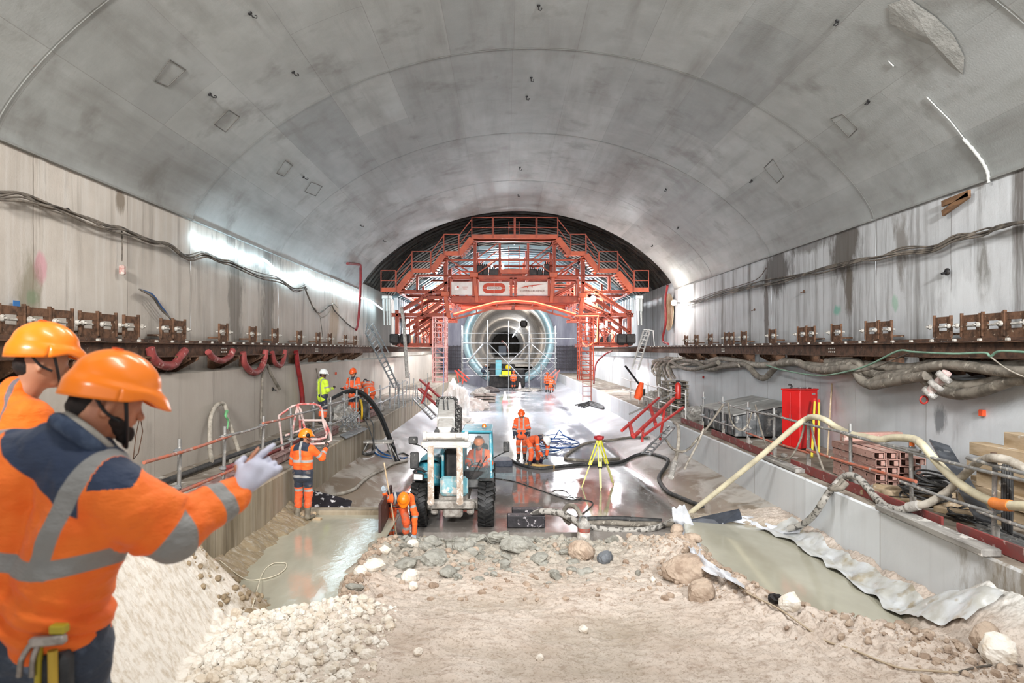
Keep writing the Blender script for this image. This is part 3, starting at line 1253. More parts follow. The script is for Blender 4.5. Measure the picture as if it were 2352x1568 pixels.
for i, (x1, x2) in enumerate(((683, 832), (878, 1098), (1153, 1370))):
    a, b = Q(x1, 590), Q(x2, 683)
    mb = MB()
    y = GY - .31
    mb.box(((a.x + b.x) / 2, y, (a.z + b.z) / 2), (b.x - a.x, .03, a.z - b.z))
    bn = gp('banner', mb, m_ban, ('pale banner with faint small print', 'white banner with red oval emblem', 'white banner with red arched bridge mark')[i])
    cx, cz = (a.x + b.x) / 2, (a.z + b.z) / 2
    y -= .03
    if i == 1:
        mb = MB()
        def stad(hw, hh, n=14):
            o = []
            for s_ in (1, -1):
                for k in range(n + 1):
                    t = -PI / 2 + PI * k / n
                    o.append((s_ * (hw - hh) + s_ * hh * math.cos(t), s_ * hh * math.sin(t)))
            return o
        o_, i_ = stad(.60, .27), stad(.40, .085)
        n = len(o_)
        vs = [(cx + p[0], y, cz + p[1]) for p in o_] + [(cx + p[0], y, cz + p[1]) for p in i_]
        mb.add(vs, [(k, (k + 1) % n, n + (k + 1) % n, n + k) for k in range(n)])
        mb.cur = 1
        for s_ in (1, -1):
            mb.box((cx, y - .006, cz + s_ * .18), (.025, .006, .2))
            mb.box((cx + s_ * .5, y - .006, cz), (.22, .006, .02))
        mb.build('emblem', [m_let, m_ban], bn)
        text_mesh('BOUYGUES', .15, (cx, y - .006, cz), m_let2, bn, sx=.86)
    elif i == 2:
        mb = MB()
        pts = [(-.62, .02), (-.35, .12), (0, .17), (.66, .22), (.1, .13), (.02, .12), (-.01, .03), (-.05, .09), (-.15, .1), (-.21, .08), (-.26, .0), (-.28, .06), (-.4, .05)]
        mb.poly([(cx + p[0], y, cz + p[1]) for p in pts], .008, nrm=(0, -1, 0))
        mb.build('emblem', m_let, bn)
        text_mesh('COFFRAGE&QUIPAGE', .145, (cx, y, cz - .14), m_let2, bn, sx=.9)
    else:
        mb = MB()
        mb.box((cx - .27, y, cz + .02), (.22, .006, .2))
        mb.cur = 1
        mb.box((cx - .2, y - .005, cz + .06), (.1, .006, .08), Matrix.Rotation(.5, 3, 'Y'))
        for k in range(3):
            mb.box((cx + .18, y, cz + .06 - k * .05), (.3 - .05 * k, .005, .012))
        mb.build('emblem', [M('banner_pale', '#efe8e4', .8), m_let], bn)

# stepped stairs, platforms and railings, left and right
STAIRS = [((300, 665), (408, 530)), ((545, 525), (632, 405)), ((742, 405), (832, 290))]
for s_ in (0, 1):
    for (x1, y1), (x2, y2) in STAIRS:
        if s_:
            x1, x2 = Qm(x1), Qm(x2)
        a, b = Q(x1, y1), Q(x2, y2)
        mb = MB()
        for dy in (-.75, -.1):
            mb.bar((a.x, GY + dy, a.z), (b.x, GY + dy, b.z), .04, .3)
        n = 7
        for k in range(n):
            p = a.lerp(b, (k + .5) / n)
            mb.box((p.x + (.12 if s_ == 0 else -.12), GY - .42, p.z - .05), (.3, .62, .03))
        st = gp('stair', mb, m_or2)
        mb = MB()
        for h in (.5, .98):
            mb.bar((a.x, GY - .78, a.z + h), (b.x, GY - .78, b.z + h), .04, .04)
        for q in (a, b):
            mb.bar((q.x, GY - .78, q.z), (q.x, GY - .78, q.z + 1.0), .045, .045)
        mb.build('hand_rail', m_or, st)
PLAT = [(190, 300, 655), (408, 545, 522), (632, 745, 400)]
pl = []
for s_ in (0, 1):
    for x1, x2, y in PLAT:
        pl.append((Qm(x2) if s_ else x1, Qm(x1) if s_ else x2, y))
pl.append((828, 1440, 282))
for x1, x2, y in pl:
    a, b = Q(x1, y), Q(x2, y)
    mb = MB()
    mb.box(((a.x + b.x) / 2, GY - .42, a.z), (b.x - a.x, .8, .05))
    mb.box(((a.x + b.x) / 2, GY - .82, a.z + .02), (b.x - a.x, .03, .22))
    p_ = gp('platform', mb, m_or2)
    mb = MB()
    n = max(1, round((b.x - a.x) / 1.1))
    for k in range(n):
        u0, u1 = a.x + (b.x - a.x) * k / n + .03, a.x + (b.x - a.x) * (k + 1) / n - .03
        for u in (u0, u1):
            mb.bar((u, GY - .84, a.z - .05), (u, GY - .84, a.z + 1.02), .045, .045)
        for h in (.48, 1.0):
            mb.bar((u0, GY - .84, a.z + h), (u1, GY - .84, a.z + h), .04, .04)
    mb.build('guard_rail', m_or, p_)


def ladder(mb, a, b, w, r=.02, step=.3, side=(1, 0, 0)):
    a, b, s = V(a), V(b), V(side) * w / 2
    mb.bar(a - s, b - s, r * 2, r * 2)
    mb.bar(a + s, b + s, r * 2, r * 2)
    n = int((b - a).length / step)
    for k in range(1, n + 1):
        p = a.lerp(b, k / (n + 1))
        mb.cyl(p - s, p + s, r * .8, n=6)


# upper ladders in the middle of the top bay
for x0, y0, y1 in ((1132, 500, 320), (1132, 270, 140)):
    mb = MB()
    a, b = Q(x0, y0), Q(x0, y1)
    ladder(mb, (a.x, GY + .5, a.z), (b.x, GY + .5, b.z), .55, .02, .26)
    gp('ladder', mb, m_or)
# lit arch under the girder with its red rope light
for s_ in (0, 1):
    top = [(700, 832), (860, 782), (1000, 745), (1135, 735)]
    bot = [(705, 852), (860, 812), (1010, 765), (1135, 745)]
    if s_:
        top = [(Qm(x), y) for x, y in top]
        bot = [(Qm(x), y) for x, y in bot]
    mb = MB()
    for L, dd in ((top, -.35), (bot, .3)):
        for (x1, y1), (x2, y2) in zip(L[:-1], L[1:]):
            a, b = Q(x1, y1), Q(x2, y2)
            mb.bar((a.x, GY + dd, a.z), (b.x, GY + dd, b.z), .1, .1)
    for (x1, y1), (x2, y2) in zip(top, bot):
        a, b = Q(x1, y1), Q(x2, y2)
        mb.bar((a.x, GY - .35, a.z), (b.x, GY + .3, b.z), .06, .06)
    ar = gp('arch_truss', mb, m_or2)
    mb = MB()
    mb.tube([(lambda q: (q.x, GY - .46, q.z + .08))(Q(x, y)) for x, y in top], .035, 6)
    mb.build('rope_light', m_red_e, ar)
    mb = MB()
    x0 = 680 if s_ == 0 else 1580
    for k in range(7):
        a, b = Q(x0 + (k * 9 if s_ == 0 else -k * 9), 740), Q(x0 + (k * 3 if s_ == 0 else -k * 3) + (12 if s_ == 0 else -12), 835)
        mb.bar((a.x, GY + .1 + k * .3, a.z), (b.x, GY + .1 + k * .3, b.z), .035, .035)
    gp('hanger_rods', mb, M('pink_rod', '#d9705c', .5))
# wheels and end carriages on the rails
for x in (275, 350, 1900, 1965):
    for dy in (0, 6.5):
        p = Q(x, 1010)
        mb = MB()
        mb.cbox((p.x, GY + dy, p.z + .1), (.5, .7, .5), bv=.05)
        mb.cyl((p.x - .12, GY + dy - .1, 4.3), (p.x + .12, GY + dy - .1, 4.3), .22, n=16)
        gp('wheel_carriage', mb, m_dark)
# pale hydraulic jacks outside the frame
for x, c in ((200, 0), (222, 0), (240, 0), (2020, 1), (2040, 1)):
    a, b = Q(x, 700), Q(x + 2, 900)
    mb = MB()
    mb.cyl((a.x, GY - .2, a.z), (a.x, GY - .2, (a.z + b.z) / 2), .085, n=10)
    mb.cyl((a.x, GY - .2, (a.z + b.z) / 2), (b.x, GY - .2, b.z), .05, n=8)
    mb.cbox((a.x, GY - .2, a.z), (.2, .25, .18), bv=.02)
    gp('hydraulic_jack', mb, M('jack_grey', '#c6cbc8' if not c else '#b0aca0', .5, .3), 'pale grey steel jack')
# machinery on the deck
for x1, x2, y1, y2 in ((862, 905, 460, 530), (905, 945, 465, 530), (950, 1020, 485, 535), (1240, 1300, 490, 532), (1300, 1340, 498, 532), (1350, 1390, 450, 532)):
    a, b = Q(x1, y1), Q(x2, y2)
    mb = MB()
    mb.cbox(((a.x + b.x) / 2, GY + .6, (a.z + b.z) / 2), (b.x - a.x, .5, a.z - b.z), bv=.03)
    for k in range(3):
        mb.cyl((a.x + .08 + k * .1, GY + .4, a.z), (a.x + .08 + k * .1, GY + .4, a.z + .1), .03)
    gp('power_pack', mb, m_dark)
mb = MB()
a, b = Q(1035, 505), Q(1225, 535)
mb.box(((a.x + b.x) / 2, GY - .35, (a.z + b.z) / 2), (b.x - a.x, .5, a.z - b.z), taper=1.08)
gp('deck_tray', mb, m_or2)
# white and teal formwork skin behind the front frame
prof = [(215, 690), (330, 640), (545, 500), (745, 385), (850, 318), (1135, 300), (1420, 318), (1525, 385), (1725, 500), (1940, 640), (2055, 690)]
pp = [Q(x, y - 12) for x, y in prof]
y0, y1 = GY + 1.2, GY + 11
mb = MB()
N_ = len(pp) - 1


def shell(u, v):
    k = min(int(u * N_), N_ - 1)
    q = pp[k].lerp(pp[k + 1], u * N_ - k)
    return (q.x, y0 + (y1 - y0) * v, q.z)


mb.grid(shell, N_ * 2, 6, smooth=False)
sh = gp('form_skin', mb, m_shell, 'pale grey curved formwork skin')
for k in range(12):
    y = y0 + .1 + k * .85
    mb = MB()
    for q0, q1 in zip(pp[:-1], pp[1:]):
        mb.bar((q0.x, y, q0.z - .1), (q1.x, y, q1.z - .1), .12, .18)
    mb.build('curved_rib', m_rib, sh)
# side shutters
for s_ in (0, 1):
    a, b = Q(245 if not s_ else 2025, 690), Q(262 if not s_ else 2008, 1035)
    mb = MB()
    mb.box((a.x, (y0 + y1) / 2, (a.z + b.z) / 2), (.06, y1 - y0, a.z - b.z))
    for k in range(12):
        mb.box((a.x + (.1 if not s_ else -.1), y0 + k * .85, (a.z + b.z) / 2), (.14, .08, a.z - b.z))
    gp('side_shutter', mb, m_shell)
# lamps on the gantry
mb = MB()
p = P(1362, 686, GY - .5)
mb.cyl((p.x, p.y, p.z), (p.x, p.y + .12, p.z), .17, .1, n=14)
lh = gp('flood_lamp', mb, m_dark)
mb = MB()
mb.ball((p.x, p.y - .03, p.z), .15, 8)
mb.build('lens', M('lamp_hot', '#ffffff', .4, emit='#fff4e8', es=60), lh)
for x1, y1, x2, y2 in ((1672, 835, 1672, 965), (1680, 910, 1810, 905), (1815, 865, 1815, 905), (970, 455, 970, 500), (1052, 440, 1052, 490)):
    a, b = Q(x1, y1), Q(x2, y2)
    mb = MB()
    mb.cyl((a.x, GY + .9, a.z), (b.x, GY + .9, b.z), .05, n=8)
    gp('tube_lamp', mb, m_white_e, 'glowing white tube')
# red rope light at the right ladder
mb = MB()
L = [(1580, 985), (1600, 990), (1612, 1030), (1635, 1055), (1668, 1040), (1680, 1028), (1710, 1020), (1718, 850), (1725, 835), (1560, 838)]
mb.tube([(lambda q: (q.x, GY - .9, q.z))(Q(x, y)) for x, y in L], .03, 6)
gp('rope_light', mb, m_red_e)

# hanging access towers
for nm, x1, x2, yb, col, lab in (('l', 567, 658, 1300, '#c98580', 'pale pink dusty ladder tower hanging below the left end of the gantry'),
                                 ('r', 1580, 1675, 1285, '#c9502c', 'orange ladder tower with caged rungs hanging at the right end of the gantry')):
    a, b = Q(x1, 850), Q(x2, yb)
    tw = thing('access_tower', lab, 'ladder tower', (a.x, GY - .9, b.z))
    mt = M('tower_' + nm, col, .5, .2, c2='#e0b5ac' if nm == 'l' else '#8f3018', scale=4)
    for x in (a.x, b.x):
        for y in (GY - 1.5, GY - .6):
            mb = MB()
            mb.bar((x, y, a.z), (x, y, b.z), .06, .06)
            mb.build('corner_post', mt, tw)
    mb = MB()
    n = 13
    for k in range(n + 1):
        z = a.z + (b.z - a.z) * k / n
        for y in (GY - 1.5, GY - .6):
            mb.bar((a.x, y, z), (b.x, y, z), .035, .035)
        for x in (a.x, b.x):
            mb.bar((x, GY - 1.5, z), (x, GY - .6, z), .035, .035)
        if k % 2 == 0 and k < n - 1:
            z2 = a.z + (b.z - a.z) * (k + 2) / n
            mb.bar((a.x, GY - .6, z), (b.x, GY - .6, z2), .03, .03)
    mb.build('lattice', mt, tw)
    mb = MB()
    ladder(mb, ((a.x + b.x) / 2, GY - 1.2, b.z), ((a.x + b.x) / 2, GY - 1.2, a.z), .42, .02, .3)
    mb.build('ladder', mt, tw)
mb = MB()
a, b = Q(1602, 1270), Q(1658, 1428)
ladder(mb, (a.x + .2, GY - 1.6, b.z), (a.x + .2, GY - 1.6, a.z + .3), .42, .02, .28)
single('ladder', mb, m_or, 'thin orange ladder below the right hand ladder tower reaching the kerb', 'ladder')
# grey feeder hose down from the left carriage
mb = MB()
mb.tube([P(921, 705, 35), P(926, 730, 35), P(930, 780, 34.6), P(933, 830, 34.4), P(935, 868, 34.4)], .09, 10, sub=6)
single('duct', mb, m_cem, 'grey flexible duct hanging beside the left end of the gantry', 'duct')
# ================================================================ crane rails, brackets, cables and hoses on the walls
m_rust = M('rusty_steel', '#6b4f3e', .8, .3, c2='#45342a', scale=6, bump=.25, splat='#a89886', sp=(.66, .72), ss=12)
m_rust2 = M('rusty_bracket', '#7b5a44', .85, .2, c2='#513c2e', scale=8, bump=.3, splat='#b9a48e', sp=(.64, .7), ss=9)
m_bolt = M('crusted_bolt', '#c9c4bb', .8, c2='#9c948a', scale=20)
m_hose = M('grey_hose', '#8f877b', .75, c2='#6b645a', scale=5, bump=.3, splat='#b8b0a2', sp=(.6, .68), ss=7)
m_hose_l = M('light_hose', '#bdb5a8', .7, c2='#948b7e', scale=6, bump=.2)
m_redh = M('red_hose', '#a04a47', .6, c2='#7f3836', scale=4, splat='#c9a09a', sp=(.62, .7), ss=8)
m_redh2 = M('dark_red_pipe', '#8d2527', .5, c2='#6d1d1e', scale=4)
m_blk = M('black_rubber', '#2d2d2e', .6, c2='#4a4947', scale=6, splat='#8d8a84', sp=(.64, .7), ss=9)
m_cab = M('wall_cable', '#4f4942', .75, c2='#8a8074', scale=3)
m_blue = M('blue_cable', '#1f5c9a', .5, c2='#184778', scale=4)
m_green = M('green_cable', '#86a893', .6, c2='#6d8f7b', scale=4)
m_cream = M('cream_hose', '#ddd3b4', .5, c2='#c4baa0', scale=3, splat='#a59c8c', sp=(.66, .74), ss=5)
m_led = M('led_rope', '#ffffff', .4, emit='#cfeeff', es=22)

for sg, x, lab in ((-1, XLL + .02, 'long rusty crane rail beam along the left wall'), (1, XLR - .28, 'long rusty crane rail beam along the right wall')):
    z0 = 3.70
    rl = thing('crane_rail', lab, 'rail', (x, 6, z0))
    y1 = 62
    mb = MB()
    mb.ibar((x, -2, z0 + .15), (x, y1, z0 + .15), .2, .28, .022)
    mb.bar((x, -2, z0 + .32), (x, y1, z0 + .32), .07, .05)
    mb.build('beam', m_rust, rl)
    mb = MB()
    for k in range(90):
        y = 3 + k * .62
        if y > 36:
            break
        for s in (-.06, .06):
            mb.cbox((x + s, y, z0 + .31), (.05, .07, .05), bv=.01)
    mb.build('rail_clips', m_bolt, rl)['kind'] = 'stuff'
    mb = MB()
    for y in (9.5, 16, 24):
        for a in range(4):
            for c in (0, 1):
                mb.cyl((x - sg * .012, y + a * .09, z0 + .1 + c * .08), (x - sg * .03, y + a * .09, z0 + .1 + c * .08), .02, n=6)
    mb.build('splice_bolts', m_bolt, rl)['kind'] = 'stuff'


def bracket(sg, half, plates, nbolt):
    """local: wall plane at x=0, tunnel towards -sg; y along the wall; z up from rail foot"""
    r = thing('rail_bracket', 'x', 'bracket', (0, 0, 0))
    t = -sg
    mb = MB()
    w = .48
    for k in range(plates):
        y = (k - (plates - 1) / 2) * w * 1.12
        # face plate with an oval slot, built as a frame
        xx = t * .30
        h0, h1 = .34, .66
        mb.box((xx, y, .68), (.03, w, .12))
        mb.box((xx, y, .40), (.03, w, .16))
        for s in (-1, 1):
            mb.box((xx, y + s * w * .38, .55), (.022, w * .235, .3))
        mb.box((xx + t * .01, y - w * .5, .56), (.05, .03, .40))
        mb.box((xx + t * .01, y + w * .5, .57), (.05, .03, .42))
        mb.box((xx - t * .14, y, .42), (.28, w * .9, .04))
    mb.build('slotted_plate', m_rust2, r, world=False)
    # lower wedge under the rail
    mb = MB()
    for k in range(plates):
        y = (k - (plates - 1) / 2) * w * 1.12
        for s in (-1, 1):
            yy = y + s * w * .38
            pts = [(0, yy, .0), (t * .62, yy, .0), (t * .62, yy, -.08), (0, yy, -.42)]
            mb.poly(pts, .03, nrm=(0, 1, 0))
        mb.box((t * .31, y, -.01), (.62, w, .03))
    mb.build('wedge', m_rust2, r, world=False)
    for k in range(plates + 1 if nbolt else 0):
        y = (k - plates / 2) * w * 1.12
        mb = MB()
        mb.cyl((t * .22, y + .05, .56), (t * .42, y + .05, .56), .02, n=7)
        mb.lathe([(.05, 0), (.048, .03), (.03, .05)], (t * .33, y + .05, .56), (t, 0, 0), 8)
        mb.build('bolt', m_bolt, r, world=False)
    for k in range(plates):
        y = (k - (plates - 1) / 2) * w * 1.12
        mb = MB()
        mb.cyl((t * .31, y - .1, .55), (t * .31, y + .1, .55), .02, n=6)
        mb.build('pin', m_bolt, r, world=False)
    return r


# plate centres read from the photograph on either wall (px, number of plates)
LB = [(25, 1), (115, 2), (225, 2), (300, 1), (397, 2), (512, 1), (580, 1), (631, 1), (687, 1), (730, 1), (757, 1), (793, 1), (815, 1)]
RB = [(1577, 1), (1600, 1), (1632, 1), (1675, 2), (1709, 1), (1775, 1), (1852, 2), (1922, 1), (2018, 2), (2166, 1), (2256, 2), (2335, 1)]
used = {}
for sg, L, xw in ((-1, LB, XL), (1, RB, XR)):
    for i, (px, n) in enumerate(L):
        xf = xw - sg * .30
        y = xf * F / (px - CX)
        key = (sg, n)
        lab = 'rusty slotted bracket on the %s crane rail, %s from the %s edge' % (
            'left' if sg < 0 else 'right', ORD[i if sg < 0 else len(L) - 1 - i], 'left' if sg < 0 else 'right')
        if key not in used:
            o = bracket(sg, .4, n, True)
            used[key] = o
            o.location = (xw, y, 3.72)
            o['label'] = lab
        else:
            o = copy_tree(used[key], (xw, y, 3.72), label=lab)
        o['group'] = 'rusty brackets of the %s rail' % ('left' if sg < 0 else 'right')

# anchors on the vault
def anchor(p, lab, s=.042):
    mb = MB()
    p = V(p)
    n = V((TC - p.x, 0, 3 - p.z)).normalized()
    mb.lathe([(s * .9, 0), (s * .8, s * .5), (s * .35, s * .6)], p, n, 8)
    mb.cyl(p, p + n * s * 2.4, s * .3, n=6)
    mb.tube([p + n * s * 2, p + n * s * 2.6 + V((s, 0, 0)), p + n * s * 2 + V((s * 1.6, 0, s * .4)), p + n * s * 1.2 + V((s * 1.2, 0, 0))], s * .22, 5, sub=3)
    single('ceiling_anchor', mb, m_dark, lab, 'anchor', 'small dark anchors in the concrete vault')


AN = [(574, 30), (481, 216), (697, 406), (828, 517), (880, 552), (1210, 221), (1194, 385), (1190, 447), (1220, 178), (1237, 12), (1923, 48), (1995, 232),
      (1727, 414), (1558, 522), (1530, 434), (1499, 563), (673, 165)]
for i, (x, y) in enumerate(AN):
    side = 'left half' if x < 1100 else ('crown' if x < 1300 else 'right half')
    anchor(vault_hit(x, y, .0), 'small dark anchor in the %s of the vault, %s from the left' % (side, ORD[sorted(AN).index((x, y))]))

# little fixtures on the walls
for i, (px, py, x, s, m, nm, lab) in enumerate([
    (2177, 624, XR, .07, m_dark, 'wall_anchor', 'dark round anchor high on the right wall above the brackets'),
    (1848, 669, XR, .04, m_rust, 'wall_anchor', 'small rusty eye on the right wall under the cable bundle'),
    (1734, 711, XR, .04, m_rust, 'wall_anchor', 'small dark eye on the right wall, lowest and farthest of the anchors'),
    (2260, 948, XLR, .055, M('orange_target', '#ff5a2a', .6), 'survey_target', 'small orange survey target on the right lower wall'),
    (1617, 866, XLR, .05, M('red_target', '#b02a2a', .6), 'survey_target', 'small red survey target on the right lower wall beyond the cabinet'),
    (153, 483, XL, .04, m_dark, 'wall_anchor', 'small dark peg on the left wall just below the cable bundle'),
    (625, 893, XLL, .05, m_dark, 'wall_anchor', 'black peg on the left lower wall beside the dangling hose end'),
    (770, 857, XLL, .05, M('red_target2', '#c0492a', .6), 'survey_target', 'small red target on the left lower wall between the standing workers'),
]):
    p = W(px, py, x)
    t_ = V((-1 if x > 0 else 1, 0, 0))
    mb = MB()
    if 'target' in nm:
        mb.cbox(p + t_ * .03, (.06, s * 2, s * 2), bv=.008)
    else:
        mb.lathe([(s, 0), (s, .03), (s * .4, .05)], p, t_, 10)
        mb.cyl(p, p + t_ * .12 + V((0, 0, -.04)), s * .35, n=6)
    single(nm, mb, m, lab, 'target' if 'target' in nm else 'anchor')


def hose(name, pts, r, mat, label, cat='hose', n=8, sub=6, group=None, rf=None):
    mb = MB()
    mb.tube(pts, r, n, sub=sub, rf=rf)
    return single(name, mb, mat, label, cat, group)


def wall_line(pxs, x, jz=0, jx=0, seed=0):
    r = random.Random(seed)
    o = []
    for px, py in pxs:
        p = W(px, py, x)
        o.append(p + V((jx, 0, jz * r.uniform(-1, 1))))
    return o


CL = [(-20, 450), (40, 451), (90, 466), (130, 476), (200, 506), (240, 520), (280, 530), (340, 555), (385, 562), (425, 590), (465, 586), (500, 597), (530, 605), (590, 631), (640, 643), (672, 665), (700, 661)]
for k in range(5):
    hose('cable', wall_line([(a, b + (k - 2) * 2.2) for a, b in CL], XL + .05 + .02 * (k % 2), .05, .02 * k, k), .016 + .004 * (k % 3), m_cab,
         ['dark wall cable, topmost strand of the left bundle', 'wall cable, second strand down in the left bundle', 'wall cable, middle strand of the left bundle',
          'wall cable, fourth strand down in the left bundle', 'sagging wall cable, lowest strand of the left bundle'][k], 'cable', n=5, group='strands of the left wall cable bundle')
CR = [(2400, 505), (2352, 510), (2300, 524), (2265, 534), (2200, 545), (2150, 570), (2075, 576), (2020, 590), (1980, 598), (1900, 617), (1850, 628), (1800, 642), (1745, 652), (1700, 664), (1650, 678), (1610, 690), (1572, 697)]
for k in range(5):
    hose('cable', wall_line([(a, b + (k - 2) * 2.4) for a, b in CR], XR - .05 - .02 * (k % 2), .05, -.02 * k, k + 9), .016 + .004 * (k % 3), m_cab,
         ['dark wall cable, topmost strand of the right bundle', 'wall cable, second strand down in the right bundle', 'wall cable, middle strand of the right bundle',
          'wall cable, fourth strand down in the right bundle', 'sagging wall cable, lowest strand of the right bundle'][k], 'cable', n=5, group='strands of the right wall cable bundle')
hose('cable', wall_line([(1572, 697), (1640, 672), (1700, 655), (1740, 640), (1760, 615)], XR - .04), .012, m_rust, 'single thin cable climbing off the right bundle to a brown stain', 'cable', n=5)
hose('cable', wall_line([(700, 661), (712, 690), (722, 710), (735, 718), (760, 700), (770, 715), (800, 745), (815, 755)], XL + .05), .03, m_cab, 'dark looping cable from the end of the left bundle down to the rail', 'cable', n=6)
hose('cable', wall_line([(722, 705), (738, 728), (755, 718), (765, 697), (775, 705)], XL + .06), .02, m_hose_l, 'pale cable loop on the left wall above the far brackets', 'cable', n=6)
hose('cable', wall_line([(736, 730), (742, 780)], XL + .05), .014, m_cab, 'thin straight cable dropping to the left rail', 'cable', n=5)
hose('cable', wall_line([(280, 530), (281, 560), (280, 600)], XL + .06), .012, m_cab, 'thin cable hanging from the left bundle with a small box', 'cable', n=5)
mb = MB()
mb.cbox(W(281, 620, XL + .07), (.1, .1, .18), bv=.02)
single('junction_box', mb, M('pale_red_box', '#b98a82', .7, c2='#d5cdc4', scale=12), 'small dusty red box hanging on a cable on the left wall', 'box')
for k in range(4):
    hose('cable', wall_line([(320, 664), (350, 676 + k * 2), (368, 700 + k * 3), (385, 722 + k), (398 + 3 * k, 745)], XL + .08 + .03 * k), .016, m_blue if k < 2 else m_cab,
         ['blue cable curving from the left wall to a bracket, upper one', 'blue cable curving from the left wall to a bracket, lower one',
          'dark cable bowing below the two blue cables on the left wall', 'outer dark cable beside the two blue cables on the left wall'][k], 'cable', n=6)
# the LED rope on the left wall
LP_ = [(452, 540), (470, 560), (497, 568), (535, 573), (560, 588), (605, 596), (628, 615), (650, 634), (665, 641), (690, 640), (707, 635), (735, 652), (770, 660), (800, 673), (826, 683), (850, 690), (878, 710)]
lr = hose('light_rope', wall_line(LP_, XL + .09), .035, m_led, 'glowing white LED light rope strung along the top of the left wall', 'light rope', n=8)
# red pipes at the vault ends
hose('pipe', [W(798, 605, XL + .5), W(822, 607, XL + .52), W(828, 612, XL + .5), W(828, 655, XL + .4), W(826, 700, XL + .3), W(822, 745, XL + .3), W(818, 757, XL + .3)], .06, m_redh2, 'dark red pipe bent over the top of the left wall beside the gantry', 'pipe')
hose('pipe', [W(1533, 655, XR - .3), W(1528, 690, XR - .3), W(1529, 740, XR - .25), W(1522, 780, XR - .3), W(1535, 790, XR - .3)], .06, m_redh2, 'dark red pipe down the right wall beside the wall lamp', 'pipe')
# right wall lamp and the small alcove
p = W(1548, 695, XR - .35)
mb = MB()
mb.cyl(p + V((0, .1, 0)), p + V((.35, .1, 0)), .03)
wl = thing('wall_lamp', 'bright floodlight glowing on the right wall beside the gantry', 'lamp', p)
mb.build('arm', m_dark, wl)
mb = MB()
mb.ball(p, .13, 8)
mb.build('lens', M('lamp_hot', '#fff'), wl)
# red hoses looping under the left rail
RH = [([(345, 800), (352, 822), (372, 838), (398, 838), (412, 820), (425, 805)], .085, 'faded red hose loop under the left rail, nearest the two men'),
      ([(478, 808), (490, 822), (510, 828), (528, 818), (535, 804)], .075, 'shallow red hose loop under the left rail, second from the two men'),
      ([(558, 808), (562, 835), (580, 855), (596, 850), (606, 830), (610, 805)], .085, 'deep red hose loop under the left rail, third from the two men'),
      ([(625, 808), (630, 830), (642, 840), (650, 830), (655, 805)], .07, 'narrow red hose loop under the left rail, fourth from the two men')]
for pts, r, lab in RH:
    hose('hose', wall_line(pts, XLL + .12), r, m_redh, lab, group='red hose loops under the left rail')
hose('hose', wall_line([(680, 806), (684, 840), (690, 875), (694, 905), (695, 925)], XLL + .1), .08, m_redh2, 'straight dark red hose hanging down the left lower wall')
hose('hose', wall_line([(612, 838), (604, 860), (602, 900), (600, 950), (600, 1000)], XLL + .09), .035, m_hose, 'grey cable hanging down the left lower wall behind the guardrail', 'cable')
hose('hose', wall_line([(614, 838), (622, 858), (634, 880), (642, 893)], XLL + .12), .045, m_hose, 'short grey hose end dangling on the left lower wall')
hose('hose', [W(486, 1058, -6.0), W(482, 1020, -6.3), W(484, 960, -6.45), W(497, 932, -6.5), (W(512, 926, -6.5)), W(520, 940, -6.45), W(524, 960, -6.4), W(540, 1010, -6.2), W(552, 1042, -6.0)], .05, m_hose_l, 'pale grey hose arched against the left lower wall with green tie')
mb = MB()
mb.tube([W(521, 944, -6.35), W(518, 955, -6.3), W(524, 966, -6.3), W(522, 985, -6.3)], .04, 6, sub=3, rf=lambda t: 1 - .6 * t)
single('strap', mb, M('green_tie', '#74b57d', .7), 'pale green tie knotted on the arched grey hose', 'tie')
for k, (px, ya, yb) in enumerate(((733, 862, 935), )):
    hose('cable', wall_line([(726, 846), (732, 880), (729, 920), (726, 935)], XLL + .04), .018, m_cab, 'thin dark cable down the left lower wall between the two ledge workers', 'cable')
# reinforcement loop on the left lower wall
mb = MB()
mb.tube([W(322, 955, -6.55), W(328, 990, -6.55), W(318, 1040, -6.55), W(306, 1055, -6.55), W(312, 1000, -6.55), W(322, 955, -6.55)], .009, 5)
single('wire_loop', mb, m_rust, 'bent steel wire loop hanging on the left lower wall beside the pointing man', 'wire')

# thick grey hoses in a tangle on the right shoulder
HZ = [
    ([(2400, 850), (2330, 862), (2270, 880), (2200, 886), (2160, 868), (2100, 850), (2050, 842), (1990, 838), (1960, 830), (1900, 830)], .10, .0),
    ([(2400, 868), (2330, 872), (2260, 896), (2200, 905), (2150, 892), (2120, 868), (2085, 858), (2020, 862), (1985, 850), (1965, 832), (1900, 842), (1850, 838)], .10, .12),
    ([(2400, 855), (2300, 852), (2230, 842), (2170, 838), (2120, 846), (2080, 862), (2030, 868), (1990, 880), (1970, 862), (1950, 838)], .09, .22),
    ([(2400, 838), (2300, 840), (2200, 836), (2140, 834), (2100, 842), (2040, 846)], .08, .05),
    ([(2130, 862), (2080, 870), (2040, 878), (2000, 884), (1976, 870), (1958, 846), (1900, 850), (1860, 845), (1830, 832), (1790, 835)], .10, .25),
    ([(1850, 838), (1810, 828), (1790, 834), (1775, 850), (1756, 868), (1738, 862), (1722, 845), (1700, 835), (1660, 838), (1620, 832)], .09, .1),
    ([(1800, 834), (1740, 838), (1690, 828), (1650, 824), (1610, 834), (1570, 836), (1540, 842)], .09, .0),
    ([(1700, 838), (1660, 842), (1640, 848), (1620, 846), (1600, 832), (1560, 826), (1530, 822)], .085, .15),
    ([(1650, 832), (1620, 842), (1590, 848), (1560, 842), (1545, 832), (1520, 826), (1500, 830)], .085, .22),
    ([(1600, 828), (1570, 838), (1545, 842), (1535, 835), (1510, 840), (1498, 852)], .08, .1),
]
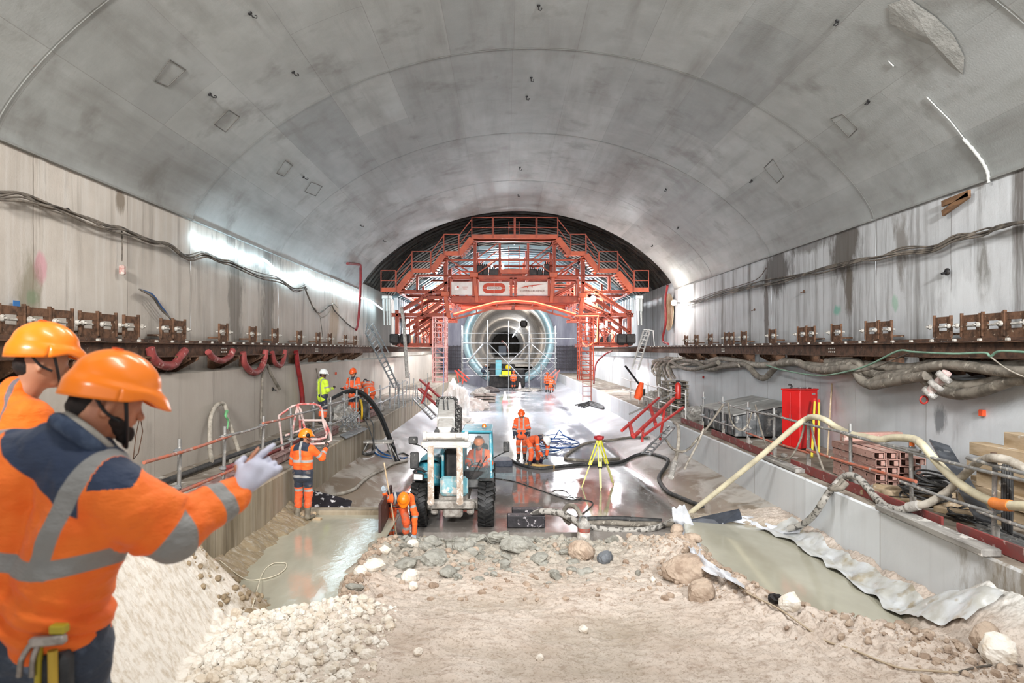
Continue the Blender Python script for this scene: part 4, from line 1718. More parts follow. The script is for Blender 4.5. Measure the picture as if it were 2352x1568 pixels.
for i, (pts, r, o) in enumerate(HZ):
    hose('hose', wall_line(pts, XLR - .12 - o), r, m_hose if i % 3 else m_hose_l, [
        'thick grey hose along the top of the right hose tangle above the cabinet', 'thick grey hose sagging lowest at the right edge above the scaffold tubes',
        'thick grey hose crossing behind the pink valve', 'grey hose tucked highest under the right rail near the edge', 'thick grey hose drooping right of the red cabinet',
        'thick grey hose with a deep droop left of the red cabinet', 'grey hose running close under the right rail left of the deep droop', 'grey hose twisted over its neighbour halfway along the right wall',
        'grey hose curling at the far part of the right wall', 'short grey hose end at the farthest bunch under the right rail'][i], group='thick grey hoses under the right rail')
for k in range(7):
    x0 = 1500 + k * 7
    hose('hose', wall_line([(x0 + 30, 822), (x0 + 8, 828), (x0 - 2, 842), (x0 + 2, 858), (x0 + 8, 862 + (k * 7) % 12)], XLR - .25 - .06 * (k % 3)), .06, m_hose_l if k % 2 else m_hose,
         'dusty hose end hanging from the far bunch below the right rail, %s from the left' % ORD[k], group='hose ends hanging at the far right bunch')
hose('hose', wall_line([(1514, 850), (1512, 870), (1514, 890), (1516, 915)], XLR - .5), .12, m_hose, 'thick brown grey hose column hanging down to the pallets on the right')
hose('cable', wall_line([(2400, 812), (2300, 806), (2275, 818), (2260, 810), (2190, 812), (2100, 808), (2062, 806), (2000, 836), (1950, 852), (1880, 862), (1800, 850), (1760, 838)], XLR - .5), .02, m_green, 'pale green cable draped along the right rail', 'cable', n=6)
hose('cable', wall_line([(2100, 806), (2040, 830), (1990, 850), (1900, 862), (1840, 858), (1780, 842)], XLR - .45), .014, m_cab, 'thin dark cable sagging beside the pale green cable', 'cable', n=5)
hose('cable', wall_line([(2276, 820), (2310, 845), (2345, 862), (2400, 880)], XLR - .5), .012, m_hose_l, 'thin pale cord slanting down at the right edge of the picture', 'cable', n=5)
# pink valve fitting on the tangle
vt = thing('valve', 'dusty pink hose valve fitting hanging under the right hose tangle', 'valve', W(2150, 885, XLR - .55))
mb = MB()
mb.tube([W(2175, 855, XLR - .5), W(2165, 870, XLR - .52), W(2150, 885, XLR - .55), W(2132, 905, XLR - .6)], .08, 9, sub=4)
mb.build('pipe_body', M('pink_fitting', '#c9a6a0', .7, c2='#e0d3cc', scale=12), vt)
for k, (a, b) in enumerate(((2168, 866), (2150, 885), (2136, 902))):
    mb = MB()
    q = W(a, b, XLR - .56)
    mb.lathe([(.0, -.05), (.13, -.05), (.14, 0), (.13, .05), (0, .05)], q, (.5, -.4, .7), 10)
    mb.build('collar', m_cem, vt)
mb = MB()
q = W(2122, 918, XLR - .62)
mb.tube([q + V((.065 * math.cos(a), 0, .065 * math.sin(a))) for a in [i * PI / 6 for i in range(13)]], .018, 6)
mb.build('hand_wheel', M('red_paint', '#b03028', .5), vt)
# timber stuck under the springing on the right
for k, (a, b, lab) in enumerate((((2165, 468), (2227, 443), 'old brown batten wedged at the top of the right wall, upper one'), ((2166, 490), (2226, 447), 'old brown batten wedged at the top of the right wall, lower one'))):
    mb = MB()
    mb.bar(W(a[0], a[1], XR - .06), W(b[0], b[1], XR - .06), .05, .11)
    single('batten', mb, M('old_wood', '#8b6747', .8, c2='#5d4330', scale=9, stretch=(1, .2, 1), bump=.3), lab, 'batten')
# painted marks and patches on the walls
for px, py, x, w_, h_, c, lab in ((37, 698, XL, .14, .1, '#3e78b5', 'x'),):
    mb = MB()
    p = W(px, py, x)
    mb.box(p + V((.006, 0, 0)), (.006, w_, h_))
    single('tape_patch', mb, M('blue_tape', c, .7), 'small square of blue tape on the left wall above the rail', 'tape')
# right alcove niche
mb = MB()
q = W(1537, 730, XR)
mb.lathe([(.0, -.01), (.95, -.01), (.95, .03), (.0, .03)], q + V((-.03, 0, .3)), (1, 0, 0), 20, False)
single('patch', mb, M('niche', '#a78a68', .9, c2='#cbb79c', scale=2), 'brown rounded patch in the right wall below the wall lamp', 'patch')

# mortar runs and box-out marks on the vault
for k, L_ in enumerate(([(2128, 222), (2150, 245), (2180, 275), (2200, 300), (2217, 322)], [(2212, 318), (2236, 345), (2256, 372), (2268, 396), (2271, 420)], [(2040, 140), (2052, 152)])):
    mb = MB()
    pts = [vault_hit(a, b, .02) for a, b in L_]
    mb.tube(pts, .03 if k == 1 else .012, 6, sub=5, rf=lambda t: .7 + .5 * abs(math.sin(t * 23)))
    single('mortar_run', mb, M('mortar_white', '#c4c4bf', .9, bump=.4), ['thin white mortar run on the vault at the upper right', 'thick white mortar run ending at the top of the right wall', 'tiny white mortar dab on the vault at the upper right'][k], 'mortar')
mb = MB()
for q in ([(355, 185), (390, 137), (427, 160), (385, 198)], [(492, 285), (525, 252), (550, 268), (518, 303)], [(635, 398), (655, 368), (672, 380), (652, 405)], [(1908, 272), (1935, 262), (1970, 295), (1950, 315)],
          [(1755, 385), (1775, 365), (1800, 405), (1785, 420)], [(700, 440), (715, 418), (740, 428), (725, 450)]):
    c = [vault_hit(a, b, .001) for a, b in q]
    for i in range(4):
        mb.bar(c[i], c[(i + 1) % 4], .012, .012)
struct('trim_8', mb, M('seam_dark', '#6a6762', .9))
mb = MB()
c = [vault_hit(a, b, .004) for a, b in [(2040, 10), (2085, -5), (2150, 40), (2190, 80), (2215, 130), (2212, 172), (2180, 150), (2140, 105), (2090, 85), (2045, 55)]]
cc = sum((V(p) for p in c), V()) / len(c)
n_ = V((TC - cc.x, 0, 3 - cc.z)).normalized()
mb.add([cc + n_ * .03] + c, [(0, i + 1, (i + 1) % len(c) + 1) for i in range(len(c))])
mb.add([cc + n_ * .03 - n_ * .02] + c, [(0, (i + 1) % len(c) + 1, i + 1) for i in range(len(c))])
single('plaster_patch', mb, M('plaster', '#9b9a94', .95, c2='#acaaa4', scale=3, bump=.7, bs=14), 'rough grey plaster patch on the vault at the upper right', 'patch')
# ================================================================ guardrails, toe boards and clutter on both walkways
m_tube = M('scaffold_tube', '#a3a2a0', .55, .5, c2='#8a8783', scale=9, splat='#d2cec6', sp=(.58, .66), ss=12)
m_toe = M('toe_board', '#8d6560', .8, c2='#a88a84', scale=4, bump=.2, splat='#c4b1aa', sp=(.6, .7), ss=6)
m_toe2 = M('toe_board_red', '#8c3f3b', .7, c2='#7a4b47', scale=4, splat='#b99a94', sp=(.62, .7), ss=7)
m_orail = M('orange_tube', '#cc6a48', .5, .2, c2='#a5786a', scale=3, splat='#c9bcb3', sp=(.6, .68), ss=6)
m_wood = M('sawn_wood', '#c9b294', .8, c2='#a8906f', scale=5, stretch=(1, .25, 1), bump=.3, splat='#ddd6ca', sp=(.62, .7), ss=4)
m_woodg = M('grey_plank', '#a9a59f', .85, c2='#7f7b76', scale=5, stretch=(1, .2, 1), bump=.4, splat='#d4d0c9', ss=5)

PR = [8.5, 10.2, 12.0, 13.7, 15.4, 17.1, 19.0, 21.0]
PLf = [9.97, 11.55, 13.4, 15.3, 17.0, 18.7, 20.4, 21.9]


def post(x, y, h, lab, grp, first=[None]):
    if first[0] is None:
        r = thing('guardrail_post', lab, 'post', (x, y, LZ), grp)
        mb = MB()
        mb.cyl((0, 0, 0), (0, 0, 1.15), .03, n=10)
        mb.build('upright', m_tube, r, world=False)
        for z in (.45, .98):
            mb = MB()
            mb.cbox((0, -.035, z), (.09, .06, .07), bv=.012)
            mb.cyl((-.06, -.05, z), (.06, -.05, z), .018, n=6)
            mb.build('coupler', m_galv, r, world=False)
        mb = MB()
        mb.box((0, 0, .02), (.12, .12, .04))
        mb.box((0, -.04, .14), (.07, .04, .24))
        mb.build('foot', m_cem, r, world=False)
        first[0] = r
        return r
    return copy_tree(first[0], (x, y, LZ), label=lab)


for i, y in enumerate(PR):
    o = post(6.1, y, 1.15, 'dusty scaffold post of the right guardrail, %s from the right edge of the picture' % ORD[i], 'scaffold posts of the right guardrail')
    o['group'] = 'scaffold posts of the right guardrail'
    o.rotation_euler = (R.uniform(-.04, .04), R.uniform(-.04, .04), 0)
for i, y in enumerate(PLf):
    o = post(-4.75, y, 1.15, 'dusty scaffold post of the left guardrail, %s from the pointing man' % ORD[i], '')
    o['group'] = 'scaffold posts of the left guardrail'
    o.rotation_euler = (R.uniform(-.04, .04), R.uniform(-.04, .04), 0)
# caps of orange tape on two near right posts
for y, lab in ((10.2, 'orange sleeve on top of the second post of the right guardrail'), (8.5, 'rusty brown sleeve on top of the nearest post of the right guardrail')):
    mb = MB()
    mb.cyl((6.1, y, LZ + 1.0), (6.1, y, LZ + 1.17), .036, n=10)
    single('post_sleeve', mb, M('orange_tape', '#ef7a35', .6) if y > 10 else m_rust, lab, 'sleeve')


def rail_tube(p, q, lab, grp, mat=None, r=.025):
    mb = MB()
    a, b = V(p), V(q)
    m_ = a.lerp(b, .5) + V((0, 0, -.02))
    mb.tube([a, m_, b], r, 8, sub=4)
    return single('guardrail_tube', mb, mat or m_tube, lab, 'scaffold tube', grp)


gR, gL = 'guardrail tubes on the right walkway', 'guardrail tubes on the left walkway'
for i, (y0, y1, z, mt, lab) in enumerate([
    (6.5, 10.9, .97, m_tube, 'upper grey guardrail tube at the right edge of the picture'), (6.6, 8.9, 1.03, m_tube, 'short grey tube lying above the upper rail at the right edge'),
    (9.9, 12.3, .99, m_tube, 'upper guardrail tube above the coil of cable'), (12.0, 15.6, .98, m_tube, 'upper guardrail tube in front of the red cabinet'),
    (15.4, 19.2, .96, m_tube, 'upper guardrail tube in front of the metal container'), (6.5, 8.7, .42, m_tube, 'lower guardrail tube at the right edge of the picture'),
    (8.4, 10.4, .44, m_tube, 'lower guardrail tube in front of the leaning black board'), (10.0, 13.6, .5, m_orail, 'faded orange lower tube in front of the pink formwork stack'),
    (13.5, 17.0, .42, m_orail, 'dull orange lower tube at the foot of the red cabinet'), (17, 21, .45, m_tube, 'lower guardrail tube beyond the metal container')]):
    rail_tube((6.04, y0, LZ + z + R.uniform(-.02, .02)), (6.04, y1, LZ + z + R.uniform(-.05, .02)), lab, gR, mt)
for i, (y0, y1, z, mt, lab) in enumerate([
    (8.9, 11.7, .98, m_orail, 'orange upper guardrail tube nearest the pointing hand'), (11.4, 13.5, 1.0, m_tube, 'grey upper guardrail tube left of the first kerb worker'),
    (13.3, 15.4, 1.02, m_orail, 'reddish upper guardrail tube above the first kerb worker'), (15.2, 18.8, .99, m_tube, 'upper guardrail tube in front of the worker in yellow'),
    (18.5, 22.0, .98, m_tube, 'upper guardrail tube in front of the man holding the black hose'), (9.2, 13.4, .40, m_orail, 'orange lower guardrail tube behind the pointing hand'),
    (13.2, 17.2, .44, m_tube, 'lower guardrail tube behind the first kerb worker'), (17.0, 21.9, .44, m_tube, 'lower guardrail tube below the worker in yellow')]):
    rail_tube((-4.69, y0, LZ + z), (-4.69, y1, LZ + z + R.uniform(-.04, .02)), lab, gL, mt)

# toe boards
for i, (y0, y1) in enumerate([(6.2, 9.0), (9.3, 12.1), (12.2, 14.2), (15.1, 17.3), (17.35, 19.6), (20.5, 23.0), (25, 27.5)]):
    mb = MB()
    x = 5.98 if i != 3 else 5.93
    mb.cbox((x, (y0 + y1) / 2, LZ + .09), (.035, y1 - y0, .17), bv=.006)
    for k in range(2):
        mb.cyl((x - .02, y0 + .4 + k * (y1 - y0 - .8), LZ + .09), (x + .02, y0 + .4 + k * (y1 - y0 - .8), LZ + .09), .015, n=6)
    single('toe_board', mb, m_toe2, 'dull red toe board on the right walkway, %s from the right edge of the picture' % ORD[i], 'toe board', 'red toe boards on the right walkway')
for i, (y0, y1) in enumerate([(9.2, 11.0), (11.1, 13.9), (14.2, 16.6), (17.6, 20.0), (23.0, 26.0)]):
    mb = MB()
    mb.cbox((-4.85 - .06 * (i % 2), (y0 + y1) / 2, LZ + .12), (.16, y1 - y0, .22), bv=.02)
    mb.cbox((-4.80 - .06 * (i % 2), (y0 + y1) / 2, LZ + .20), (.14, y1 - y0 - .1, .03), bv=.01)
    single('steel_waler', mb, m_toe, 'dusty pink steel beam lying on the left kerb, %s from the pointing man' % ORD[i], 'steel beam', 'pink steel beams on the left kerb')

# ---------------- red cabinet
ca = thing('cabinet', 'tall red metal tool cabinet standing on the right walkway', 'cabinet', (7.35, 16.95, LZ), rz=math.radians(33))
m_red = M('cabinet_red', '#c81f1e', .35, c2='#a81a1b', scale=2, a=.5, b=.8, splat='#d9564c', sp=(.72, .75), ss=8)


def lb(name, mat, parent, *boxes, bv=.008):
    mb = MB()
    for c, d in boxes:
        mb.cbox(c, d, bv=bv)
    return mb.build(name, mat, parent, world=False)


lb('body', m_red, ca, ((0, 0, .75), (.72, .5, 1.42)), bv=.012)
lb('plinth', m_dark, ca, ((0, 0, .03), (.66, .46, .06)))
lb('top', m_red, ca, ((0, 0, 1.47), (.76, .54, .03)))
for s in (-1, 1):
    d = lb('door', m_red, ca, ((-.368, s * .122, .75), (.014, .235, 1.32)))
    lb('handle', M('red_dark', '#8c1717', .4), d, ((-.382, s * .03, .80), (.02, .015, .14)))
lb('name_plate', M('plate', '#a9a39f', .5, .4), ca, ((.18, -.258, 1.36), (.14, .01, .04)))
mb = MB()
mb.tube([(0, 0, .0), (.03, 0, .05), (.0, 0, .1), (-.05, .02, .09)], .022, 6, sub=3)
mb.v = [tuple(V(v) + V((7.1, 16.9, LZ + 1.49))) for v in mb.v]
single('clamp', mb, m_dark, 'small black clamp on top of the red cabinet', 'clamp')
mb = MB()
for k in range(4):
    mb.cbox((7.4 + .07 * k, 17.0 - .03 * k, LZ + 1.505), (.16, .05, .03), Matrix.Rotation(.5 * k, 3, 'Z'), bv=.008)
single('tool_bundle', mb, m_galv, 'few grey tools lying on top of the red cabinet', 'tools')

# ---------------- metal container
co = thing('site_container', 'low grey metal container with sloping lid beside the red cabinet', 'container', (6.95, 20.3, LZ))
m_cont = M('container_grey', '#77797a', .5, .4, c2='#4d4f50', scale=3, bump=.2, splat='#b8b6b0', sp=(.55, .66), ss=5)
mb = MB()
x0, x1, y0, y1, h0, h1 = -.6, .95, -1.6, 1.6, .62, .92
vs = [(x0, y0, .08), (x1, y0, .08), (x1, y1, .08), (x0, y1, .08), (x0, y0, h0), (x1, y0, h1), (x1, y1, h1), (x0, y1, h0)]
mb.add(vs, [(0, 3, 2, 1), (4, 5, 6, 7), (0, 1, 5, 4), (1, 2, 6, 5), (2, 3, 7, 6), (3, 0, 4, 7)])
for k in range(6):
    mb.box((x0 - .02, y0 + .2 + k * .56, .36), (.03, .06, .5))
for k in range(4):
    mb.box((x0 + .2 + k * .4, y0 - .02, .36), (.06, .03, .5))
mb.build('body', m_cont, co, world=False)
for s in (-1, 1):
    mb = MB()
    vs = [(x0 - .06, s * .81 - .76, h0 + .01), (x1 + .05, s * .81 - .76, h1 + .03), (x1 + .05, s * .81 + .76, h1 + .03), (x0 - .06, s * .81 + .76, h0 + .01)]
    mb.poly(vs, .04, nrm=(0, 0, 1))
    mb.build('lid', M('lid_grey', '#a8a7a3', .6, .2, c2='#8c8b87', scale=3, bump=.2), co, world=False)

# ---------------- spirit levels and timber leaning by the cabinet
for k, (a, b, c, lab, nm) in enumerate((((7.02, 15.55, LZ), (7.5, 16.45, LZ + 1.25), '#e2d23a', 'long yellow spirit level leaning against the red cabinet, front one', 'spirit_level'),
                                        ((7.2, 15.6, LZ), (7.62, 16.5, LZ + 1.22), '#d8c832', 'long yellow spirit level leaning against the red cabinet, rear one', 'spirit_level'))):
    sl = thing(nm, lab, 'spirit level', a)
    mb = MB()
    mb.bar(a, b, .05, .09, bv=.006)
    mb.build('frame', M('level_yellow', '#dccb3c', .5, c2='#c9bb4a', scale=4), sl)
    mb = MB()
    A, B = V(a), V(b)
    mb.bar(A.lerp(B, .62), A.lerp(B, .85), .056, .05)
    mb.build('vial', m_dark, sl)
    mb = MB()
    mb.bar(A.lerp(B, .95), A.lerp(B, 1.0), .056, .095)
    mb.build('end_cap', M('cap_red', '#c8392f', .5), sl)
mb = MB()
mb.bar((7.3, 15.4, LZ), (7.98, 16.6, LZ + 1.6), .03, .11)
single('timber_board', mb, m_wood, 'pale timber board leaning on the wall right of the red cabinet', 'board')

# ---------------- stack of pink formwork panels
m_pink = M('pink_steel', '#c99f92', .75, c2='#b3887b', scale=4, bump=.2, splat='#dccabf', sp=(.58, .66), ss=8)
m_pinkd = M('pink_steel_dark', '#7d5a50', .8)


def waler(L=1.55):
    r = thing('formwork_waler', 'x', 'formwork beam', (0, 0, 0))
    mb = MB()
    mb.box((0, 0, .055), (.20, L, .012))
    for s in (-1, 1):
        mb.box((s * .094, 0, .0), (.012, L, .12))
    mb.box((0, 0, -.055), (.20, L, .012)) if False else None
    mb.build('channel', m_pink, r, world=False)
    mb = MB()
    mb.box((.04, -L / 2 + .03, -.01), (.07, .012, .085))
    mb.build('end_plate', m_pink, r, world=False)
    for k in (-1, 0, 1):
        mb = MB()
        mb.cyl((-.1, k * L / 3.2, 0), (.1, k * L / 3.2, 0), .022)
        mb.build('spacer', m_pinkd, r, world=False)
    return r


wp = None
lv = ['bottom', 'second', 'third', 'fourth', 'fifth']
cp = ['leftmost', 'second', 'third', 'fourth', 'rightmost']
for L_ in range(5):
    for c in range(4 if L_ < 4 else 3):
        loc = (6.62 + c * .245 + .02 * (L_ % 2), 12.75 + R.uniform(-.05, .05) + .06 * c, LZ + .075 + L_ * .128)
        lab = 'pink steel formwork beam in the stack, %s layer, %s in its row' % (lv[L_], cp[c] if c < 3 else 'rightmost')
        if wp is None:
            wp = waler()
            wp.location = loc
            wp['label'] = lab
        else:
            copy_tree(wp, loc, R.uniform(-.04, .04), label=lab)
for o in list(COL.objects):
    if o.name.startswith('formwork_waler'):
        o['group'] = 'pink formwork beams in the stack'
mb = MB()
mb.cbox((7.0, 13.0, LZ + .80), (1.2, .14, .16), Matrix.Rotation(.12, 3, 'Z'), bv=.01)
single('formwork_beam', mb, m_pink, 'long pink beam lying across the top of the formwork stack', 'formwork beam')

# ---------------- timber stack at the right edge
i = 0
for L_, row in enumerate([[(7.35, 9.6, 2.6, .1, .3), (7.75, 9.5, 2.8, .1, .3)], [(7.3, 9.5, 2.4, .12, .3), (7.7, 9.9, 2.6, .12, .3)], [(7.45, 9.2, 2.4, .14, .34)], [(7.3, 9.6, 1.9, .1, .3), (7.68, 9.3, 2.2, .12, .3)], [(7.5, 9.7, 2.2, .12, .26)], [(7.6, 9.5, 1.6, .14, .24)]]):
    for c, (x, y, L2, th, w2) in enumerate(row):
        mb = MB()
        mb.cbox((x, y, LZ + .10 + L_ * .2), (w2, L2, th * 1.6), Matrix.Rotation(R.uniform(-.09, .09), 3, 'Z'), bv=.008)
        single('timber_beam', mb, m_wood, 'pale sawn timber in the pile at the right edge, %s layer from the ground%s' % (ORD[L_], '' if len(row) == 1 else (', tunnel side' if c == 0 else ', wall side')), 'timber', 'sawn timbers in the pile at the right edge')
        i += 1
for k, (x, y, a, L2) in enumerate(((6.75, 10.6, 1.2, 1.3), (6.5, 11.3, 1.35, 1.1), (6.85, 11.4, .9, 1.2), (6.6, 9.6, .5, 1.0), (7.0, 8.3, .25, 1.2))):
    mb = MB()
    mb.cbox((x, y, LZ + .06 + .02 * k), (.16, L2, .08), Matrix.Rotation(a, 3, 'Z'), bv=.008)
    single('timber_offcut', mb, m_wood, ['short timber lying under the left side of the cable coil', 'short timber just in front of the pink formwork stack', 'short timber behind the cable coil',
                                         'short timber at the foot of the black leaning board', 'short timber beside the tube bundle at the right edge'][k], 'timber')
# leaning black boards
mb = MB()
p0 = [P(2240, 1192, 8.9), P(2290, 1207, 8.75), P(2180, 1027, 11.2), P(2134, 1012, 11.3)]
mb.poly(p0, .03)
single('leaning_board', mb, M('tarry_board', '#3c4046', .5, c2='#5d6167', scale=3, bump=.3, splat='#8d8f90', sp=(.6, .7), ss=5), 'black board leaning on the timber pile behind the guardrail', 'board')
mb = MB()
mb.cbox((6.75, 7.3, LZ + .25), (.6, .35, .4), Matrix.Rotation(.3, 3, 'Y'), bv=.03)
single('crate', mb, m_blk, 'black crate at the bottom of the right edge', 'crate')
# cable coil
for k, (x, y, z, rr, n_, lab, m_) in enumerate(((6.72, 10.9, LZ + .12, .33, 9, 'large coil of dark grey cable between the guardrail and the timber', m_blk), (6.95, 10.95, LZ + .3, .28, 5, 'smaller coil lying on top of the large cable coil', m_blk),
                                                (6.62, 9.7, LZ + .06, .25, 4, 'flat black coil of hose on the walkway below the timber', m_blk))):
    mb = MB()
    for q in range(n_):
        r_ = rr * (1 - .06 * (q % 4)) + R.uniform(-.02, .02)
        ph = R.random() * 6
        cz = z + q * .022
        tl = (R.uniform(-.08, .08), R.uniform(-.08, .08))
        mb.tube([(x + r_ * math.cos(a), y + r_ * 1.15 * math.sin(a), cz + tl[0] * math.cos(a) + tl[1] * math.sin(a)) for a in [ph + i_ * PI / 12 for i_ in range(25)]], .017, 5)
    single('cable_coil', mb, m_, lab, 'coil')
# hanging coil on the nearest right post
mb = MB()
for q in range(4):
    x = 6.22 + q * .012
    mb.tube([(x + .02 * q + .05 * math.sin(a), 8.5 + .05 * math.sin(a), LZ + .62 + (.40 + .02 * q) * math.cos(a)) for a in [i_ * PI / 10 for i_ in range(21)]], .016, 5)
single('cable_coil', mb, m_blk, 'narrow loops of black cable hanging on the nearest right post', 'coil')
# plank on the right kerb
mb = MB()
mb.cbox((5.78, 9.25, LZ + .05), (.24, 2.4, .09), Matrix.Rotation(-.02, 3, 'Z'), bv=.012)
single('plank', mb, m_woodg, 'thick grey weathered plank lying on the right kerb', 'plank')
mb = MB()
mb.cbox((5.87, 14.35, LZ + .05), (.2, 1.7, .08), bv=.012)
single('plank', mb, m_woodg, 'short grey weathered plank on the right kerb below the cabinet', 'plank')
# tubes lying behind the toe board at the right edge
for k in range(5):
    mb = MB()
    mb.cyl((6.3 + k * .09, 7.0 - .1 * k, LZ + .05), (6.25 + k * .1, 9.0 + .15 * k, LZ + .06), .03, n=8)
    single('scaffold_tube', mb, m_tube if k != 3 else m_blk, 'scaffold tube lying on the walkway at the right edge, %s from the red toe board' % ORD[k], 'scaffold tube', 'loose tubes at the right edge')
# block and small rubbish
mb = MB()
mb.cbox((6.55, 21.9, LZ + .09), (.5, .3, .14), bv=.03)
single('concrete_block', mb, m_cem, 'pale concrete block on the right walkway beyond the container', 'block')
for k, (x, y) in enumerate(((6.4, 15.6), (6.5, 12.0), (6.35, 12.35), (6.45, 17.9), (6.3, 19.6))):
    mb = rock_mesh(40 + k, .6, .7, 6)
    mb.v = [tuple(V(v) * .09 + V((x, y, LZ + .04))) for v in mb.v]
    single('concrete_lump', mb, m_cem, 'lump of concrete on the right walkway, %s' % ['at the foot of the spirit levels', 'below the pink formwork stack, right one', 'below the pink formwork stack, left one', 'in front of the container corner', 'at the middle of the container'][k], 'lump')

# ---------------- pallets, extinguisher, hanging orange life vest, frames
m_pal = M('pallet_wood', '#8f8677', .85, c2='#6f675b', scale=6, bump=.2)
pal = None
for k in range(8):
    loc = (6.9, 27.5 + .05 * (k % 2), LZ + .08 + k * .15)
    lab = 'dusty wooden pallet in the stack on the far right walkway, %s from the ground' % ORD[k]
    if pal is None:
        pal = thing('pallet', lab, 'pallet', loc, 'pallets stacked on the right walkway')
        mb = MB()
        for q in range(5):
            mb.box((0, -.4 + q * .2, .05), (.9, .13, .025))
        mb.build('deck_boards', m_pal, pal, world=False)
        mb = MB()
        for q in (-1, 0, 1):
            mb.box((q * .38, 0, -.01), (.09, .95, .09))
        mb.build('bearers', m_pal, pal, world=False)
    else:
        copy_tree(pal, loc, label=lab)
pal['group'] = 'pallets stacked on the right walkway'
ex = thing('fire_extinguisher', 'red fire extinguisher hanging on the right guardrail beyond the cabinet', 'fire extinguisher', P(1557, 916, 21.5))
p = P(1557, 916, 21.5)
mb = MB()
mb.lathe([(0, -.0), (.09, 0), (.1, .04), (.1, .42), (.06, .5), (.03, .52)], p, (0, 0, 1), 12)
mb.build('cylinder', M('ext_red', '#b22a20', .4), ex)
mb = MB()
mb.cbox(p + V((0, 0, .56)), (.12, .05, .05), bv=.01)
mb.tube([p + V((.05, 0, .55)), p + V((.14, 0, .5)), p + V((.13, 0, .25))], .014, 6, sub=4)
mb.build('valve', m_dark, ex)
mb = MB()
mb.cyl(P(1465, 918, 27.5), P(1470, 880, 27.5), .14, .09, n=10)
sv = thing('safety_vest', 'orange and black safety jacket hanging on the far right guardrail', 'jacket', P(1465, 918, 25.2))
mb = MB()
a, b = P(1463, 916, 25.2), P(1474, 878, 25.2)
mb.tube([a, a.lerp(b, .3) + V((.02, 0, 0)), a.lerp(b, .55), b], .16, 10, sub=4, rf=lambda t: .8 + .3 * math.sin(t * 3) - .35 * t)
mb.build('cloth', M('vest_orange', '#f05a20', .7, c2='#d54a18', scale=5), sv)
mb = MB()
mb.tube([a.lerp(b, .45) + V((.14, .02, .1)), a.lerp(b, .2) + V((.17, .02, 0))], .1, 8)
mb.build('lining', m_dark, sv)

# red steel frame lying over the right kerb
m_redf = M('red_frame', '#c23a36', .5, c2='#a83230', scale=3, splat='#d99a94', sp=(.64, .72), ss=5)


def beams(name, lab, cat, segs, mat, w=.09, part='member'):
    pts = [V(p) for s in segs for p in s[:2]]
    z0 = min(pts, key=lambda p: p.z)
    r = thing(name, lab, cat, z0)
    for s in segs:
        mb = MB()
        ww = s[2] if len(s) > 2 else w
        mb.bar(s[0], s[1], ww, ww, bv=ww * .12)
        mb.build(part, mat, r)
    return r


beams('steel_barrier', 'red steel barrier frame lying slanted over the right kerb', 'frame', [
    (P(1428, 989, 17.6), P(1513, 913, 21), .065), (P(1455, 1003, 17.2), P(1548, 915, 20.4), .085), (P(1478, 1000, 17.0), P(1570, 935, 19.6), .06),
    (P(1492, 930, 20.2), P(1506, 975, 18.8)), (P(1446, 972, 18.4), P(1453, 1000, 17.3)), (P(1527, 935, 19.6), P(1516, 1009, 18.2), .065),
    (P(1478, 977, 18.2), P(1475, 1012, 16.8), .06)], m_redf)
beams('aluminium_ladder', 'short pale aluminium ladder lying below the red barrier frame', 'ladder', [
    (P(1475, 1040, 16.2), P(1536, 979, 19.4), .05), (P(1492, 1043, 16.0), P(1549, 982, 19.2), .05)] +
    [(P(1475 + 61 * k / 8, 1040 - 61 * k / 8, 16.2 + 3.2 * k / 8), P(1492 + 57 * k / 8, 1043 - 61 * k / 8, 16.0 + 3.2 * k / 8), .03) for k in range(9)], m_galv, part='rung')
beams('scaffold_pole', 'single grey pole leaning over the right guardrail above the red frame', 'pole', [(P(1445, 951, 20.5), P(1556, 900, 21.5), .045)], m_tube)
# red frame and ladder at the far left kerb end
beams('steel_barrier', 'red steel barrier frame leaning at the far end of the left kerb', 'frame', [
    (P(965, 872, 30), P(1010, 912, 27)), (P(962, 893, 29), P(1005, 932, 26.5)), (P(985, 880, 29), P(970, 925, 27)), (P(966, 892, 29), P(992, 912, 28), .06)], m_redf)
beams('aluminium_ladder', 'pale aluminium ladder leaning on the far left kerb beside the telehandler boom', 'ladder', [
    (P(948, 915, 29), P(992, 962, 23), .06), (P(960, 912, 29), P(1003, 955, 23), .06)] +
    [(P(948 + 44 * k / 9, 915 + 47 * k / 9, 29 - 6 * k / 9), P(960 + 43 * k / 9, 912 + 43 * k / 9, 29 - 6 * k / 9), .035) for k in range(10)], m_galv, part='rung')
